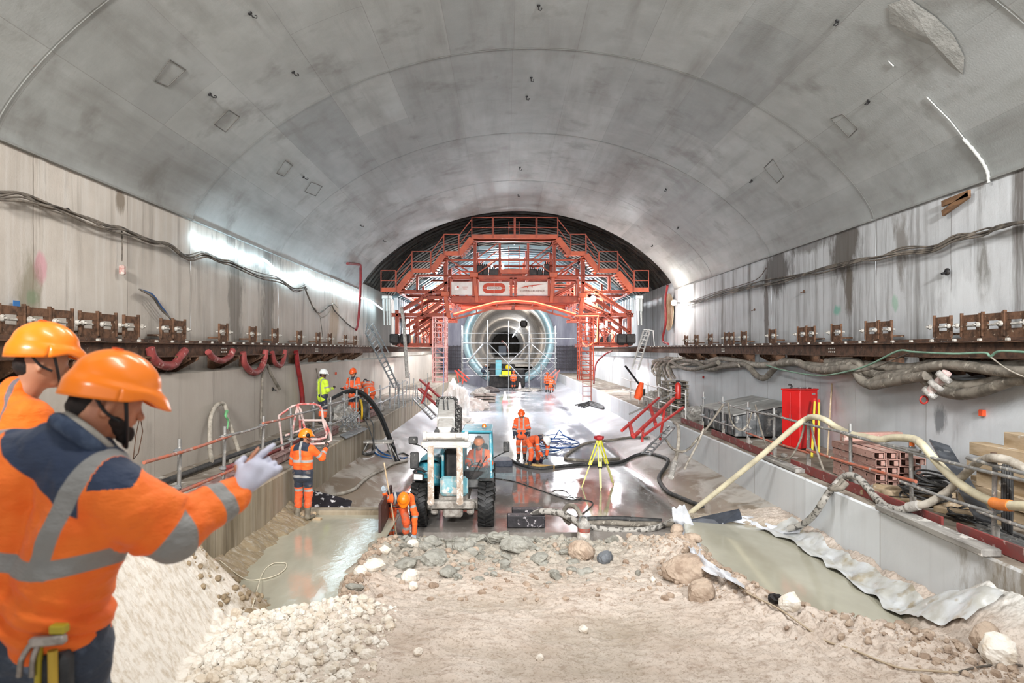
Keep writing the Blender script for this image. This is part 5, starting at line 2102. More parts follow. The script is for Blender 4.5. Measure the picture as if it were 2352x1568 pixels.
# long ladders from rail to walkway
beams('aluminium_ladder', 'long aluminium ladder with handrails from the left rail to the walkway', 'ladder', [
    (P(852, 748, 31), P(915, 888, 27.5), .06), (P(840, 765, 30.5), P(905, 890, 27), .06), (P(843, 742, 31), P(880, 800, 29), .04), (P(857, 742, 31), P(893, 810, 29), .04), (P(840, 765, 30.5), P(843, 742, 31), .04), (P(852, 748, 31), P(857, 742, 31), .04)] +
    [(P(840 + 65 * k / 14, 765 + 125 * k / 14, 30.5 - 3.5 * k / 14), P(852 + 63 * k / 14, 748 + 140 * k / 14, 31 - 3.5 * k / 14), .035) for k in range(15)], m_galv, part='rung')
m_wl = M('white_ladder', '#d8d4cf', .5, .2)
beams('aluminium_ladder', 'white ladder with handrails from the right rail down to the walkway', 'ladder', [
    (P(1478, 760, 30), P(1452, 845, 28), .06), (P(1492, 762, 30), P(1466, 848, 28), .06), (P(1488, 757, 30), P(1462, 815, 29), .045), (P(1500, 760, 30), P(1503, 795, 30), .04), (P(1488, 757, 30), P(1503, 760, 30), .04), (P(1478, 757, 30), P(1488, 757, 30), .04)] +
    [(P(1478 - 26 * k / 9, 760 + 85 * k / 9, 30 - 2 * k / 9), P(1492 - 26 * k / 9, 762 + 86 * k / 9, 30 - 2 * k / 9), .03) for k in range(10)], m_wl, part='rung')

# ---------------- white and red bent guard cages by the first kerb worker
m_rw = M('red_white_frame', '#d5bdb6', .5, c2='#c05a55', scale=2.2, a=.52, b=.6)
for nm, lab, L_ in (('cage_frame', 'bent white and red wire guard frame on the left kerb, upper one', [
        [(690, 1000), (688, 960), (683, 932), (695, 928), (735, 932), (742, 970), (748, 1005), (690, 1008)], [(683, 932), (672, 990), (670, 1015)], [(690, 965), (745, 965)]]),
        ('cage_frame', 'bent white and red wire guard frame on the left kerb, lower one', [
        [(640, 955), (684, 930), (700, 985), (712, 1020)], [(640, 955), (648, 1020), (652, 1050)], [(700, 985), (655, 1000)], [(712, 1020), (760, 1012), (745, 965)]])):
    ys = [p[1] for l in L_ for p in l]
    c = thing(nm, lab, 'guard frame', P(700, 1030, 16.5))
    for l in L_:
        mb = MB()
        mb.tube([P(a, b, 16.4 - (b - 930) * .012) for a, b in l], .028, 7, sub=3)
        mb.build('bent_tube', m_rw, c)
# pipes and hoses piled on the left walkway
for k, (pts, r, m_, lab) in enumerate([
    ([(-5.1, 8.9, .12), (-5.05, 10.5, .13), (-4.98, 12.4, .12), (-5.0, 14.0, .12)], .075, m_hose_l, 'pale grey pipe lying on the left walkway behind the pointing hand'),
    ([(-5.3, 10.2, .1), (-5.25, 13.0, .1), (-5.3, 16.5, .12)], .07, m_redh, 'dusty pink pipe lying beside the pale pipe on the left walkway'),
    ([(-5.5, 13.4, .1), (-5.2, 15.5, .16), (-5.3, 17.5, .12), (-5.6, 20, .1)], .06, m_redh, 'pink hose lying on the left walkway behind the first kerb worker'),
    ([(-6.1, 12, .08), (-6.0, 15, .1), (-5.8, 18, .12), (-6.0, 21, .1)], .06, m_blk, 'black pipe along the foot of the left lower wall'),
    ([(-5.8, 14.5, .08), (-5.6, 17, .14), (-5.7, 19.5, .1)], .05, m_hose, 'grey pipe between the pink hose and the left lower wall')]):
    hose('pipe', [(a, b, LZ + c) for a, b, c in pts], r, m_, lab, 'pipe')
# cluster of wires on a board
mb = MB()
rr = random.Random(5)
for k in range(26):
    c = G(803, 985, LZ + .1)
    a0 = V((rr.uniform(-.25, .25), rr.uniform(-.4, .4), rr.uniform(0, .35)))
    mb.tube([c + a0, c + a0 + V((rr.uniform(-.2, .2), rr.uniform(-.2, .2), rr.uniform(0, .25))), c + V((rr.uniform(-.3, .3), rr.uniform(-.4, .4), .02))], .009, 4, sub=3)
single('wire_tangle', mb, m_galv, 'tangle of pale grey wire on the left kerb below the man with the hose', 'wire tangle', kind='stuff')
mb = MB()
mb.poly([G(780, 1000, LZ + .03), G(795, 1008, LZ + .02), G(845, 985, LZ + .02), G(828, 980, LZ + .03)], .02, nrm=(0, 0, 1))
single('sheet_metal', mb, m_galv, 'thin grey metal sheet under the wire tangle on the left kerb', 'sheet')
# hose reel with yellow rim
p = G(835, 968, LZ)
hr = thing('hose_reel', 'dark hose reel with a yellow rim standing on the left kerb', 'hose reel', p)
mb = MB()
c = p + V((0, 0, .38))
mb.lathe([(.36, -.13), (.38, -.12), (.38, -.07), (.34, -.06)], c, (1, .35, 0), 24)
mb.build('rim', M('reel_yellow', '#e6b92a', .5), hr)
mb = MB()
mb.lathe([(.1, -.14), (.32, -.12), (.34, 0), (.32, .12), (.1, .14)], c, (1, .35, 0), 20)
mb.build('wound_hose', m_blk, hr)
# far left clutter: rods standing
for k in range(12):
    a = P(905 + k * 7 + R.uniform(-3, 3), 905 - k * 1.2, 28 + k * .3)
    a.z = LZ
    mb = MB()
    mb.cyl(a, a + V((R.uniform(-.1, .1), 0, R.uniform(.9, 1.5))), .022, n=6)
    single('scaffold_upright', mb, m_galv, 'thin grey upright on the far left walkway, %s from the left' % ORD[k], 'upright', 'thin uprights on the far left walkway')
for k in range(4):
    mb = MB()
    y0 = 24 + k * 2.2
    mb.cyl((-4.7, y0, LZ + .95 - .03 * k), (-4.72, y0 + 2.4, LZ + .95 + .04 * (k % 2)), .024, n=6)
    mb.cyl((-4.7, y0, LZ + .45 - .03 * k), (-4.72, y0 + 2.4, LZ + .45), .024, n=6)
    gg = thing('guardrail_bay', 'far bay of the left guardrail, %s beyond the man bending in orange' % ORD[k], 'guardrail', (-4.7, y0, LZ))
    mb.build('rails', m_galv, gg)
    mb = MB()
    mb.cyl((-4.74, y0, LZ), (-4.74, y0, LZ + 1.1), .026, n=6)
    mb.build('upright', m_galv, gg)
for k in range(6):
    y0 = 23 + k * 2.0
    gg = thing('guardrail_bay', 'far bay of the right guardrail, %s beyond the red barrier frame' % ORD[k], 'guardrail', (6.1, y0, LZ))
    mb = MB()
    mb.cyl((6.1, y0, LZ + .95), (6.1, y0 + 2.2, LZ + .95 + .05 * (k % 2)), .024, n=6)
    mb.cyl((6.1, y0, LZ + .45), (6.1, y0 + 2.2, LZ + .42), .024, n=6)
    mb.build('rails', m_wl, gg)
    mb = MB()
    mb.cyl((6.13, y0, LZ), (6.13, y0, LZ + 1.1), .026, n=6)
    mb.build('upright', m_wl, gg)
# grey lumpy heaps of dusty hoses and sheets in the far walkways
for k, (x, y, s, lab) in enumerate(((-5.6, 24.5, .7, 'dusty grey pile of sheets on the far left walkway, nearer one'), (-5.5, 27.5, .8, 'dusty grey pile of sheets on the far left walkway, farther one'),
                                    (6.9, 30.5, .8, 'pale heap of dusty sheeting on the far right walkway'), (6.8, 24.2, .55, 'low heap of dusty material beyond the right guardrail'))):
    mb = MB()
    mb.ball((x, y, LZ + .05), (s * .8, s * 1.6, s * .7), 14, f=lambda p: 1 + .35 * mnoise.noise(p * 3 + V((x, y, 0))), smooth=False)
    single('sheeting_heap', mb, m_cem, lab, 'heap')
# ================================================================ people: smooth continuous bodies from blended distance fields
def sdf_mesh(prims, vox, k=.03, disp=None, pad=.05):
    """prims: (a, b, ra, rb, sub) capsules with two radii; sub True carves. returns verts, quads"""
    A = np.array([p[0] for p in prims], float)
    B_ = np.array([p[1] for p in prims], float)
    Rm = max(max(p[2], p[3]) for p in prims) + pad
    lo = np.minimum(A.min(0), B_.min(0)) - Rm
    hi = np.maximum(A.max(0), B_.max(0)) + Rm
    n = np.ceil((hi - lo) / vox).astype(int) + 1
    F_ = np.full(n, 1.0, np.float32)
    ax = [lo[i] + np.arange(n[i]) * vox for i in range(3)]
    for p in prims:
        a, b, ra, rb = np.array(p[0], float), np.array(p[1], float), p[2], p[3]
        sq = p[5] if len(p) > 5 else None      # optional squash: (matrix, scale)
        m = max(ra, rb) * (1.6 if sq else 1) + k * 2 + .03
        s = []
        for i in range(3):
            i0 = max(0, int((min(a[i], b[i]) - m - lo[i]) / vox))
            i1 = min(n[i], int((max(a[i], b[i]) + m - lo[i]) / vox) + 2)
            s.append(slice(i0, i1))
        X_, Y_, Z_ = np.meshgrid(ax[0][s[0]], ax[1][s[1]], ax[2][s[2]], indexing='ij')
        dx, dy, dz = X_ - a[0], Y_ - a[1], Z_ - a[2]
        if sq:
            S = np.array(sq)       # 3x3 applied to offset from a
            dx, dy, dz = (S[r][0] * dx + S[r][1] * dy + S[r][2] * dz for r in range(3))
            e = S @ (b - a)
        else:
            e = b - a
        L2 = float(e @ e)
        t_ = np.clip((dx * e[0] + dy * e[1] + dz * e[2]) / L2, 0, 1) if L2 > 1e-9 else 0.0
        d = np.sqrt((dx - e[0] * t_) ** 2 + (dy - e[1] * t_) ** 2 + (dz - e[2] * t_) ** 2) - (ra + (rb - ra) * t_)
        f = F_[s[0], s[1], s[2]]
        kk = p[6] if len(p) > 6 else k
        if len(p) > 4 and p[4]:
            d = -d
            h = np.clip(.5 - .5 * (f - d) / (kk * .5), 0, 1)
            F_[s[0], s[1], s[2]] = f * (1 - h) + d * h + kk * .5 * h * (1 - h)
        else:
            h = np.clip(.5 + .5 * (f - d) / kk, 0, 1)
            F_[s[0], s[1], s[2]] = f * (1 - h) + d * h - kk * h * (1 - h)
    if disp:
        X_, Y_, Z_ = np.meshgrid(*ax, indexing='ij')
        near = np.abs(F_) < .06
        F_[near] += disp(X_[near], Y_[near], Z_[near]).astype(np.float32)
    ins = F_ < 0
    c = [slice(0, -1), slice(1, None)]
    acc = np.zeros((n[0] - 1, n[1] - 1, n[2] - 1, 3))
    cnt = np.zeros((n[0] - 1, n[1] - 1, n[2] - 1))
    for axis in range(3):
        o = [i for i in range(3) if i != axis]
        for u in (0, 1):
            for v in (0, 1):
                s0 = [None] * 3
                s1 = [None] * 3
                s0[axis], s1[axis] = c[0], c[1]
                s0[o[0]] = s1[o[0]] = c[u]
                s0[o[1]] = s1[o[1]] = c[v]
                f0, f1 = F_[tuple(s0)], F_[tuple(s1)]
                ch = (f0 < 0) != (f1 < 0)
                tt = np.where(ch, f0 / np.where(ch, f0 - f1, 1), 0)
                acc[..., axis] += tt * ch
                acc[..., o[0]] += u * ch
                acc[..., o[1]] += v * ch
                cnt += ch
    act = cnt > 0
    idx = -np.ones(act.shape, int)
    idx[act] = np.arange(act.sum())
    g = np.argwhere(act)
    V_ = lo + (g + acc[act] / cnt[act][:, None]) * vox
    Q_ = []
    for axis in range(3):
        o = [i for i in range(3) if i != axis]
        s0, s1 = [slice(1, -1)] * 3, [slice(1, -1)] * 3
        s0[axis], s1[axis] = slice(0, -1), slice(1, None)
        a, b = ins[tuple(s0)], ins[tuple(s1)]
        for flip in (0, 1):
            w_ = np.argwhere((a & ~b) if flip == 0 else (~a & b))
            if not len(w_):
                continue
            base = w_.copy()
            base[:, o[0]] += 1
            base[:, o[1]] += 1
            qs = []
            for u, v in ((-1, -1), (0, -1), (0, 0), (-1, 0)):
                q = base.copy()
                q[:, o[0]] += u
                q[:, o[1]] += v
                qs.append(idx[q[:, 0], q[:, 1], q[:, 2]])
            q = np.stack(qs, -1)
            if (flip == 1) != (axis == 1):
                q = q[:, ::-1]
            Q_.append(q)
    return V_, np.concatenate(Q_)


def cloth(name, main, second, refl='#a3a2a0', third=None, rough=.75, wrinkle=.35, c2=None, dirt=None):
    """two colours and reflective tape chosen by the garment's own stitched regions (mesh attributes)"""
    if name in MATS:
        return MATS[name]
    t = NT(name)

    def at(nm):
        a = t.n('ShaderNodeAttribute')
        a.attribute_name = nm
        return a.outputs['Fac']
    c = lin(main)
    n = t.noise(6, detail=5)
    col = t.mix(t.ramp(n, .4, .7, 0, .5), c, lin(c2 or main))
    col = t.mix(t.ramp(at('navy'), -.002, .002), col, t.mix(t.ramp(n, .4, .7, 0, .5), lin(second), lin('#3b4352')))
    rf = t.ramp(at('refl'), -.002, .002)
    col = t.mix(rf, col, lin(refl))
    if dirt:
        col = t.mix(t.ramp(t.noise(9, detail=6, off=(4, 0, 0)), .52, .66, 0, .55), col, lin(dirt))
    t.l(col, t.b.inputs['Base Color'])
    t.b.inputs['Roughness'].default_value = rough
    t.b.inputs['Sheen Weight'].default_value = .1
    t.bump(t.noise(9, (1, 1, 2.2), detail=4), wrinkle, .03)
    MATS[name] = t.m
    return t.m


m_skin = M('skin', '#c08a6c', .5, c2='#b37b5e', scale=8)
m_skin2 = M('skin_dark', '#6b4a3a', .5)
m_hair = M('dark_hair', '#2a201c', .8, c2='#15100e', scale=30, bump=.4)
m_helm = M('helmet_orange', '#ff8419', .28, coat=.25)
m_helmd = M('helmet_orange_deep', '#e8591e', .35)
m_helmw = M('helmet_white', '#e9e9e6', .3)
m_strap = M('black_strap', '#151517', .6)
m_boot = M('rubber_boot', '#6f675a', .6, c2='#8f8676', scale=8)
m_bootd = M('dark_boot', '#2b2a28', .5, c2='#4b4640', scale=8)
m_glw = M('glove_white', '#d8d8e4', .8, c2='#c8c8d6', scale=20, bump=.3, bs=300)
m_gld = M('glove_dark', '#2d2e31', .7, c2='#4c4a48', scale=12)
c_or = cloth('orange_navy', '#ff6a1f', '#1f2838', c2='#f2541a')
c_or2 = cloth('orange_navy_worn', '#f0602a', '#232b3a', c2='#dc4f20', dirt='#a58268')
c_yel = cloth('yellow_jacket', '#d6f23c', '#1f2838', c2='#b9d834')
c_tr = cloth('work_trousers', '#ef6430', '#262c3a', c2='#dd5526', dirt='#8f7d6b')
c_trn = cloth('navy_trousers', '#2a3344', '#2a3344', c2='#4a5566', wrinkle=.6, dirt='#7d8ba0')


def helmet(root, c, rot, mat, s=1.0, n=28, muff=None, strap=True, name='helmet'):
    """shell with crown ridge, band, ear notches and peak; local +Y forward"""
    mb = MB()
    rx, ry, rz = .118 * s, .145 * s, .135 * s

    def f(u, v):
        th = 2 * PI * u
        ph = (PI / 2) * v                     # 0 rim .. pi/2 top
        cx, cy = math.cos(th), math.sin(th)
        fr = max(0, cy)
        x, y, z = rx * cx * math.cos(ph), ry * cy * math.cos(ph), rz * math.sin(ph)
        # raised crown panel
        w = abs(cx) * math.cos(ph) / .62
        ridge = .0045 * s * (1 / (1 + math.exp((w - 1) * 14))) * max(0, min(1, (v - .22) * 7))
        nn = V((x / rx, y / ry, z / rz)).normalized()
        p = V((x, y, z)) + nn * ridge
        if v < .16:                           # band and peak
            k = 1 - v / .16
            p += V((cx * .012 * s, cy * .012 * s, 0)) * min(1, k * 3)
            p.z -= .030 * s * k
            notch = math.exp(-((th - PI * .17) / .3) ** 2) + math.exp(-((th - PI * .83) / .3) ** 2)
            p.z += notch * .022 * s * k
            p.y += fr ** 4 * .036 * s * k
            p.z += fr ** 4 * .006 * s * k
            p.z -= max(0, -cy) * .02 * s * k
        return V(c) + rot @ p
    mb.grid(f, n * 2, n)
    h = mb.build(name, mat, root)
    import bmesh
    bm = bmesh.new()
    bm.from_mesh(h.data)
    bmesh.ops.remove_doubles(bm, verts=bm.verts, dist=.0002)
    bm.to_mesh(h.data)
    bm.free()
    md = h.modifiers.new('s', 'SOLIDIFY')
    md.thickness = .004 * s
    md.offset = -1
    # moulded line along the band and vents
    mb = MB()
    for k in range(4):
        a = rot @ V((.022 * s * (k - 1.5), -.03 * s, rz * 1.03))
        mb.cbox(V(c) + a - rot @ V((0, 0, .0015 * s)), (.007 * s, .026 * s, .004 * s), rot, bv=.001)
    mb.build('vents', m_helmd if mat is m_helm else mat, h)
    if strap:
        mb = MB()
        for sg in (-1, 1):
            pts = [V((sg * rx * .93, .02 * s, -.005)), V((sg * rx * .82, .045 * s, -.07 * s)), V((sg * .03 * s, .085 * s, -.165 * s)), V((0, .09 * s, -.17 * s))]
            mb.tube([V(c) + rot @ p for p in pts], .0065 * s, 6, sub=4)
            pts = [V((sg * rx * .9, -.07 * s, -.02)), V((sg * rx * .85, -.02 * s, -.07 * s)), V((sg * rx * .82, .03 * s, -.09 * s))]
            mb.tube([V(c) + rot @ p for p in pts], .006 * s, 6, sub=4)
        mb.build('chin_strap', m_strap, h)
    if muff:
        mb = MB()
        for sg in (-1, 1):
            q = V(c) + rot @ V((sg * rx * 1.12, -.02 * s, .01 * s))
            mb.lathe([(0, .03), (.035, .028), (.042, 0), (.03, -.02)], q, rot @ V((sg, 0, 0)), 12)
        mb.build('ear_muffs', m_strap, h)
    return h


def head_prims(c, rot, s=1.0, fine=False):
    def T(x, y, z):
        return V(c) + rot @ V((x * s, y * s, z * s))
    P_ = [(T(0, -.015, .03), T(0, .01, .035), .082 * s, .085 * s), (T(0, .03, -.02), T(0, .055, -.075), .06 * s, .038 * s),
          (T(0, -.02, -.03), T(0, -.015, .0), .07 * s, .075 * s)]
    P_ += [(T(0, .088, .005), T(0, .108, -.025), .008 * s, .013 * s, False, None, .012)]
    for sg in (-1, 1):
        P_.append((T(sg * .078, -.012, -.0), T(sg * .084, -.02, -.035), .016 * s, .012 * s, False, None, .01))
        P_.append((T(sg * .032, .105, .012), T(sg * .036, .105, .012), .014 * s, .014 * s, True, None, .01))
        P_.append((T(sg * .012, .088, -.045), T(sg * .02, .082, -.047), .010 * s, .008 * s, False, None, .008))
    return P_


def hand_prims(w, d, up, side, s=1.0, curl=.5, point=False, thumb=1):
    """w wrist point, d forward dir, up = back of hand normal, side = thumb side"""
    d, up, side = V(d).normalized(), V(up).normalized(), V(side).normalized()
    P_ = []
    pc = w + d * .05 * s
    for k in (-1, 0, 1):
        P_.append((w + d * .015 * s + side * k * .018 * s, w + d * .085 * s + side * k * .026 * s, .017 * s, .015 * s, False, None, .02 * s))
    ln = [.068, .078, .073, .056]
    for i in range(4):
        b = w + d * .09 * s + side * (.033 - i * .022) * s
        c_ = .12 if (point and i == 0) else curl
        p = b
        ang = 0
        for seg, fr in enumerate((.45, .32, .25)):
            ang += c_ * (1.1 if seg else .8)
            q = p + (d * math.cos(ang) - up * math.sin(ang)) * ln[i] * fr * s * 1.15
            P_.append((p, q, (.0105 - seg * .001) * s, (.0098 - seg * .001) * s, False, None, .004 * s))
            p = q
    tb = w + d * .03 * s + side * .03 * s * thumb
    t1 = tb + (side * .75 * thumb + d * .7 - up * .25 * curl) * .038 * s
    t2 = t1 + (side * .15 * thumb + d * .9 - up * .6 * curl) * .034 * s
    P_ += [(tb, t1, .014 * s, .0115 * s, False, None, .012 * s), (t1, t2, .0115 * s, .0095 * s, False, None, .004 * s)]
    return P_


def put(name, prims, vox, mat, root, k=.03, disp=None, attrs=None):
    inv = Matrix.Identity(4)
    v, f = sdf_mesh([(tuple(p[0]), tuple(p[1]), *p[2:]) for p in prims], vox, k, disp)
    o = mesh_np(name, v, f, mat, root)
    if attrs:
        for nm, arr in attrs(v).items():
            a = o.data.attributes.new(nm, 'FLOAT', 'POINT')
            a.data.foreach_set('value', arr.astype(np.float32))
    return o


DEF = dict(pelvis=(0, 0, .95), neck=(0, -.01, 1.47), head=(0, .03, 1.63), sl=(-.19, 0, 1.41), sr=(.19, 0, 1.41), el=(-.26, -.02, 1.13), er=(.26, -.02, 1.13),
           wl=(-.25, .08, .88), wr=(.25, .08, .88), hl=(-.1, 0, .92), hr=(.1, 0, .92), kl=(-.11, .03, .50), kr=(.11, .03, .50),
           al=(-.11, -.02, .09), ar=(.11, -.02, .09), tl=(-.14, .16, .04), tr=(.14, .16, .04))


def segd(v, a, b):
    a, b = np.array(a), np.array(b)
    e = b - a
    t_ = np.clip(((v - a) @ e) / (e @ e), 0, 1)
    return np.linalg.norm(v - a - t_[:, None] * e, axis=1), t_ * np.linalg.norm(e)


def band(x, a, b):
    return np.minimum(x - a, b - x)


def person(label, loc, rz=0, J=None, yaw=0, pitch=0, vox=.016, helm=None, coat=None, trous=None, boots=None, gl=None, skin=None, st=None, muff=None, group=None,
           bulk=1.0, name='person', hs=1.0, curl=.6, sleeves=True, hair=True, roll=0, seated=False):
    J = {k: V(v) for k, v in {**DEF, **(J or {})}.items()}
    root = thing(name, label, 'person', loc, group, rz)
    up = (J['neck'] - J['pelvis']).normalized()
    rt = (J['sr'] - J['sl']).normalized()
    fw = up.cross(rt).normalized() if False else rt.cross(up) * -1
    fw = up.cross(rt) if up.cross(rt).dot(V((0, 1, 0))) > 0 else rt.cross(up)
    hr_ = Matrix.Rotation(yaw, 3, 'Z') @ Matrix.Rotation(pitch, 3, 'X') @ Matrix.Rotation(roll, 3, 'Y')
    sk = skin or m_skin
    b = bulk
    L = (J['neck'] - J['pelvis']).length

    def T(x, y, t_):
        return J['pelvis'] + rt * x + fw * y + up * (t_ * L)
    # --- continuous body
    B_ = head_prims(J['head'], hr_, hs)
    B_ += [(J['neck'] - up * .03, J['head'] - V((0, 0, .03)), .056, .052)]
    for sg in (-1, 1):
        B_ += [(T(sg * .07, 0, .0), T(sg * .08, 0, .8), .095, .10), (J['neck'] - up * .05, (J['sr'] if sg > 0 else J['sl']), .06, .055)]
    for q in 'lr':
        B_ += [(J['s' + q], J['e' + q], .048, .04), (J['e' + q], J['w' + q], .04, .027), (J['h' + q], J['k' + q], .078, .055), (J['k' + q], J['a' + q], .05, .038),
               (J['a' + q], J['t' + q], .04, .028)]
        d = (J['w' + q] - J['e' + q]).normalized()
        sd = (rt * (-1 if q == 'r' else 1)).normalized()
        sd = (sd - d * sd.dot(d)).normalized()
        upn = d.cross(sd) * (1 if q == 'l' else -1)
        B_ += hand_prims(J['w' + q], d, upn, sd, .92, curl)
    put('body', B_, vox if vox > .012 else .009, sk, root, .03)
    # --- jacket
    ri = R.random() * 50
    Jk = []
    for sg in (-1, 1):
        Jk += [(T(sg * .075 * b, .0, -.2), T(sg * .085 * b, 0, .35), .125 * b, .122 * b), (T(sg * .085 * b, 0, .35), T(sg * .09 * b, 0, .82), .122 * b, .118 * b)]
        Jk += [(T(0, 0, .93), (J['sr'] if sg > 0 else J['sl']) - up * .01, .09 * b, .072 * b)]
    Jk += [(J['neck'] - up * .02, J['neck'] + up * .035, .075, .068)]
    if sleeves:
        for q in 'lr':
            e_, w_ = J['e' + q], J['w' + q]
            Jk += [(J['s' + q], e_, .076 * b, .066 * b), (e_, w_.lerp(e_, .02), .064 * b, .05 * b)]
    st = st or {}
    hb = st.get('h', [(.10, .15), (.30, .35)])
    vb = st.get('v', (.10, .05))
    sb = st.get('s', [(.17, .22), (.38, .43)])
    navy = st.get('navy', 'yoke')
    pel = np.array(J['pelvis'])
    UP, RT = np.array(up), np.array(rt)

    def jattr(v):
        rel = v - pel
        h = rel @ UP
        x = rel @ RT
        dt, _ = segd(v, pel, J['neck'])
        refl = np.full(len(v), -1.0)
        nv = np.full(len(v), -1.0)
        arm = np.zeros(len(v), bool)
        for q, sg in (('l', -1), ('r', 1)):
            d1, s1 = segd(v, J['s' + q], J['e' + q])
            d2, s2 = segd(v, J['e' + q], J['w' + q])
            s = np.where(d1 < d2, s1, s2 + (J['e' + q] - J['s' + q]).length)
            d = np.minimum(d1, d2)
            isarm = (d < .115 * b) & ((x * sg > .17 * b) | (s > .12))
            arm |= isarm
            for a0, a1 in sb:
                refl = np.where(isarm, np.maximum(refl, band(s, a0, a1)), refl)
            if st.get('cuff'):
                nv = np.where(isarm, np.maximum(nv, s - st['cuff']), nv)
        for a0, a1 in hb:
            refl = np.where(~arm, np.maximum(refl, band(h, a0, a1)), refl)
        if vb:
            rv = np.minimum(vb[1] / 2 - np.abs(np.abs(x) - vb[0] * b), h - hb[-1][0] if hb else h)
            refl = np.where(~arm, np.maximum(refl, rv), refl)
        if 'yoke' in navy:
            nv = np.where(arm, nv, np.maximum(nv, h - L * .86 + .15 * np.abs(x)))
        if 'hem' in navy:
            nv = np.where(arm, nv, np.maximum(nv, .06 - h))
        if 'all' in navy:
            nv = nv + 5
        return dict(refl=refl, navy=nv)

    def fold(x, y, z):
        return .010 * fbm(x * 7 + ri, y * 7, z * 16, 3) + .004 * fbm(x * 30, y * 30, z * 30 + ri, 2)
    put('jacket', Jk, vox, coat or c_or, root, .035, fold, jattr)
    # --- trousers
    Tr = [(J['hl'] + up * .03, J['hr'] + up * .03, .12 * b, .12 * b)]
    for q in 'lr':
        Tr += [(J['h' + q], J['k' + q], .102 * b, .08 * b), (J['k' + q], J['a' + q].lerp(J['k' + q], .45 if boots is not False else .05), .078 * b, .074 * b)]
    tnavy = st.get('tn', .36)
    tb = st.get('tb', [(.40, .45), (.60, .64)])

    def tattr(v):
        r_ = np.full(len(v), -1.0)
        nv = np.full(len(v), -1.0)
        ds, ss = [], []
        for q in 'lr':
            d1, s1 = segd(v, J['h' + q], J['k' + q])
            d2, s2 = segd(v, J['k' + q], J['a' + q])
            ds.append(np.minimum(d1, d2))
            ss.append(np.where(d1 < d2, s1, s2 + (J['k' + q] - J['h' + q]).length))
        s = np.where(ds[0] < ds[1], ss[0], ss[1])
        for a0, a1 in tb:
            r_ = np.maximum(r_, band(s, a0, a1))
        return dict(refl=r_, navy=tnavy - s)
    put('trousers', Tr, vox, trous or c_tr, root, .04, fold, tattr)
    for q in 'lr':
        kn = (J['k' + q] - J['a' + q]).normalized()
        Bt = [(J['a' + q] - V((0, 0, .02)), J['a' + q] + kn * .22, .054, .066), (J['a' + q] - V((0, 0, .03)), J['t' + q], .05, .042)]
        put('boot', Bt, max(vox * .8, .01), boots or m_boot, root, .03)
        if gl:
            d = (J['w' + q] - J['e' + q]).normalized()
            sd = (rt * (-1 if q == 'r' else 1)).normalized()
            sd = (sd - d * sd.dot(d)).normalized()
            upn = d.cross(sd) * (1 if q == 'l' else -1)
            G_ = hand_prims(J['w' + q], d, upn, sd, 1.08, curl) + [(J['w' + q] - d * .04, J['w' + q] + d * .02, .036, .03)]
            put('glove', G_, .007 if vox < .02 else .012, gl, root, .015)
    # --- hair and helmet
    if hair:
        H = [(J['head'] + hr_ @ V((0, -.02, .045)), J['head'] + hr_ @ V((0, -.05, -.02)), .084 * hs, .06 * hs)]
        put('hair', H, max(.008, vox * .7), m_hair, root, .02, lambda x, y, z: .004 * fbm(x * 60, y * 60, z * 60, 2))
    if helm:
        c = V(loc)
        rtm = Matrix.Rotation(rz, 3, 'Z')
        helmet(root, c + rtm @ (J['head'] + hr_ @ V((0, .0, .055 * hs))), rtm @ hr_, helm, hs, 14 if vox > .014 else 26, muff)
    return root


def zf(x, y):
    """height of the slab and haunches"""
    if y < SY:
        return float(ground_z(x, y, False))
    return float(np.interp(x, [KL, FL - .3, FL + .1, FR - .1, FR + .3, KR], [.60, .10, 0, 0, .10, .55]))


# 1 kerb worker seen from behind, hands up on the kerb
person('person in orange and navy jacket with ear muffs reaching up onto the left kerb', (-4.0, 13.6, .47), -.25, dict(
    er=(.33, .16, 1.22), wr=(.30, .36, 1.36), el=(-.27, .05, 1.12), wl=(-.22, .25, 1.16), head=(.03, .05, 1.62), neck=(.0, .0, 1.47)),
    yaw=-.6, pitch=-.1, vox=.014, helm=m_helm, muff=True, gl=m_gld, st=dict(h=[(-.10, -.05), (.20, .25)], v=(.0, .05), navy='hem yoke', tn=.27, tb=[(.30, .35)]), trous=c_tr)
# 2 worker in yellow with white helmet
person('person in bright yellow jacket and white helmet standing on the left walkway', (-5.95, 22.4, LZ), -.75, dict(
    er=(.25, .04, 1.13), wr=(.12, .30, 1.17), el=(-.25, .02, 1.12), wl=(-.05, .30, 1.15)), yaw=-.2, pitch=-.25, vox=.02, helm=m_helmw, skin=m_skin2, gl=m_gld, coat=c_yel,
    st=dict(h=[(.0, .04)], navy='', tn=.42, tb=[(.44, .49)]), boots=m_bootd)
# 3 orange ledge worker
person('person in orange jacket facing the camera holding the black hose on the left walkway', (-5.25, 23.9, LZ), 2.75, dict(
    er=(.28, .02, 1.14), wr=(.24, .28, 1.10), el=(-.27, .06, 1.14), wl=(-.22, .34, 1.12)), yaw=.15, pitch=-.3, vox=.02, helm=m_helmd, gl=m_gld, coat=c_or2,
    st=dict(h=[(.12, .17)], navy='yoke', tn=.3, tb=[(.5, .55)]), boots=m_bootd)
# 4 bent worker on the ledge
person('person in orange bending over with back turned on the far left walkway', (-5.05, 25.6, LZ), .5, dict(
    pelvis=(0, -.12, .92), neck=(0, .28, 1.22), head=(0, .42, 1.22), sl=(-.19, .24, 1.18), sr=(.19, .24, 1.18), el=(-.24, .36, .92), er=(.24, .36, .92), wl=(-.15, .5, .72), wr=(.15, .5, .72),
    hl=(-.1, -.1, .9), hr=(.1, -.1, .9)), pitch=-1.0, vox=.022, helm=None, gl=m_gld, coat=c_or2, st=dict(tn=-1, tb=[(.3, .35)]), boots=m_bootd)
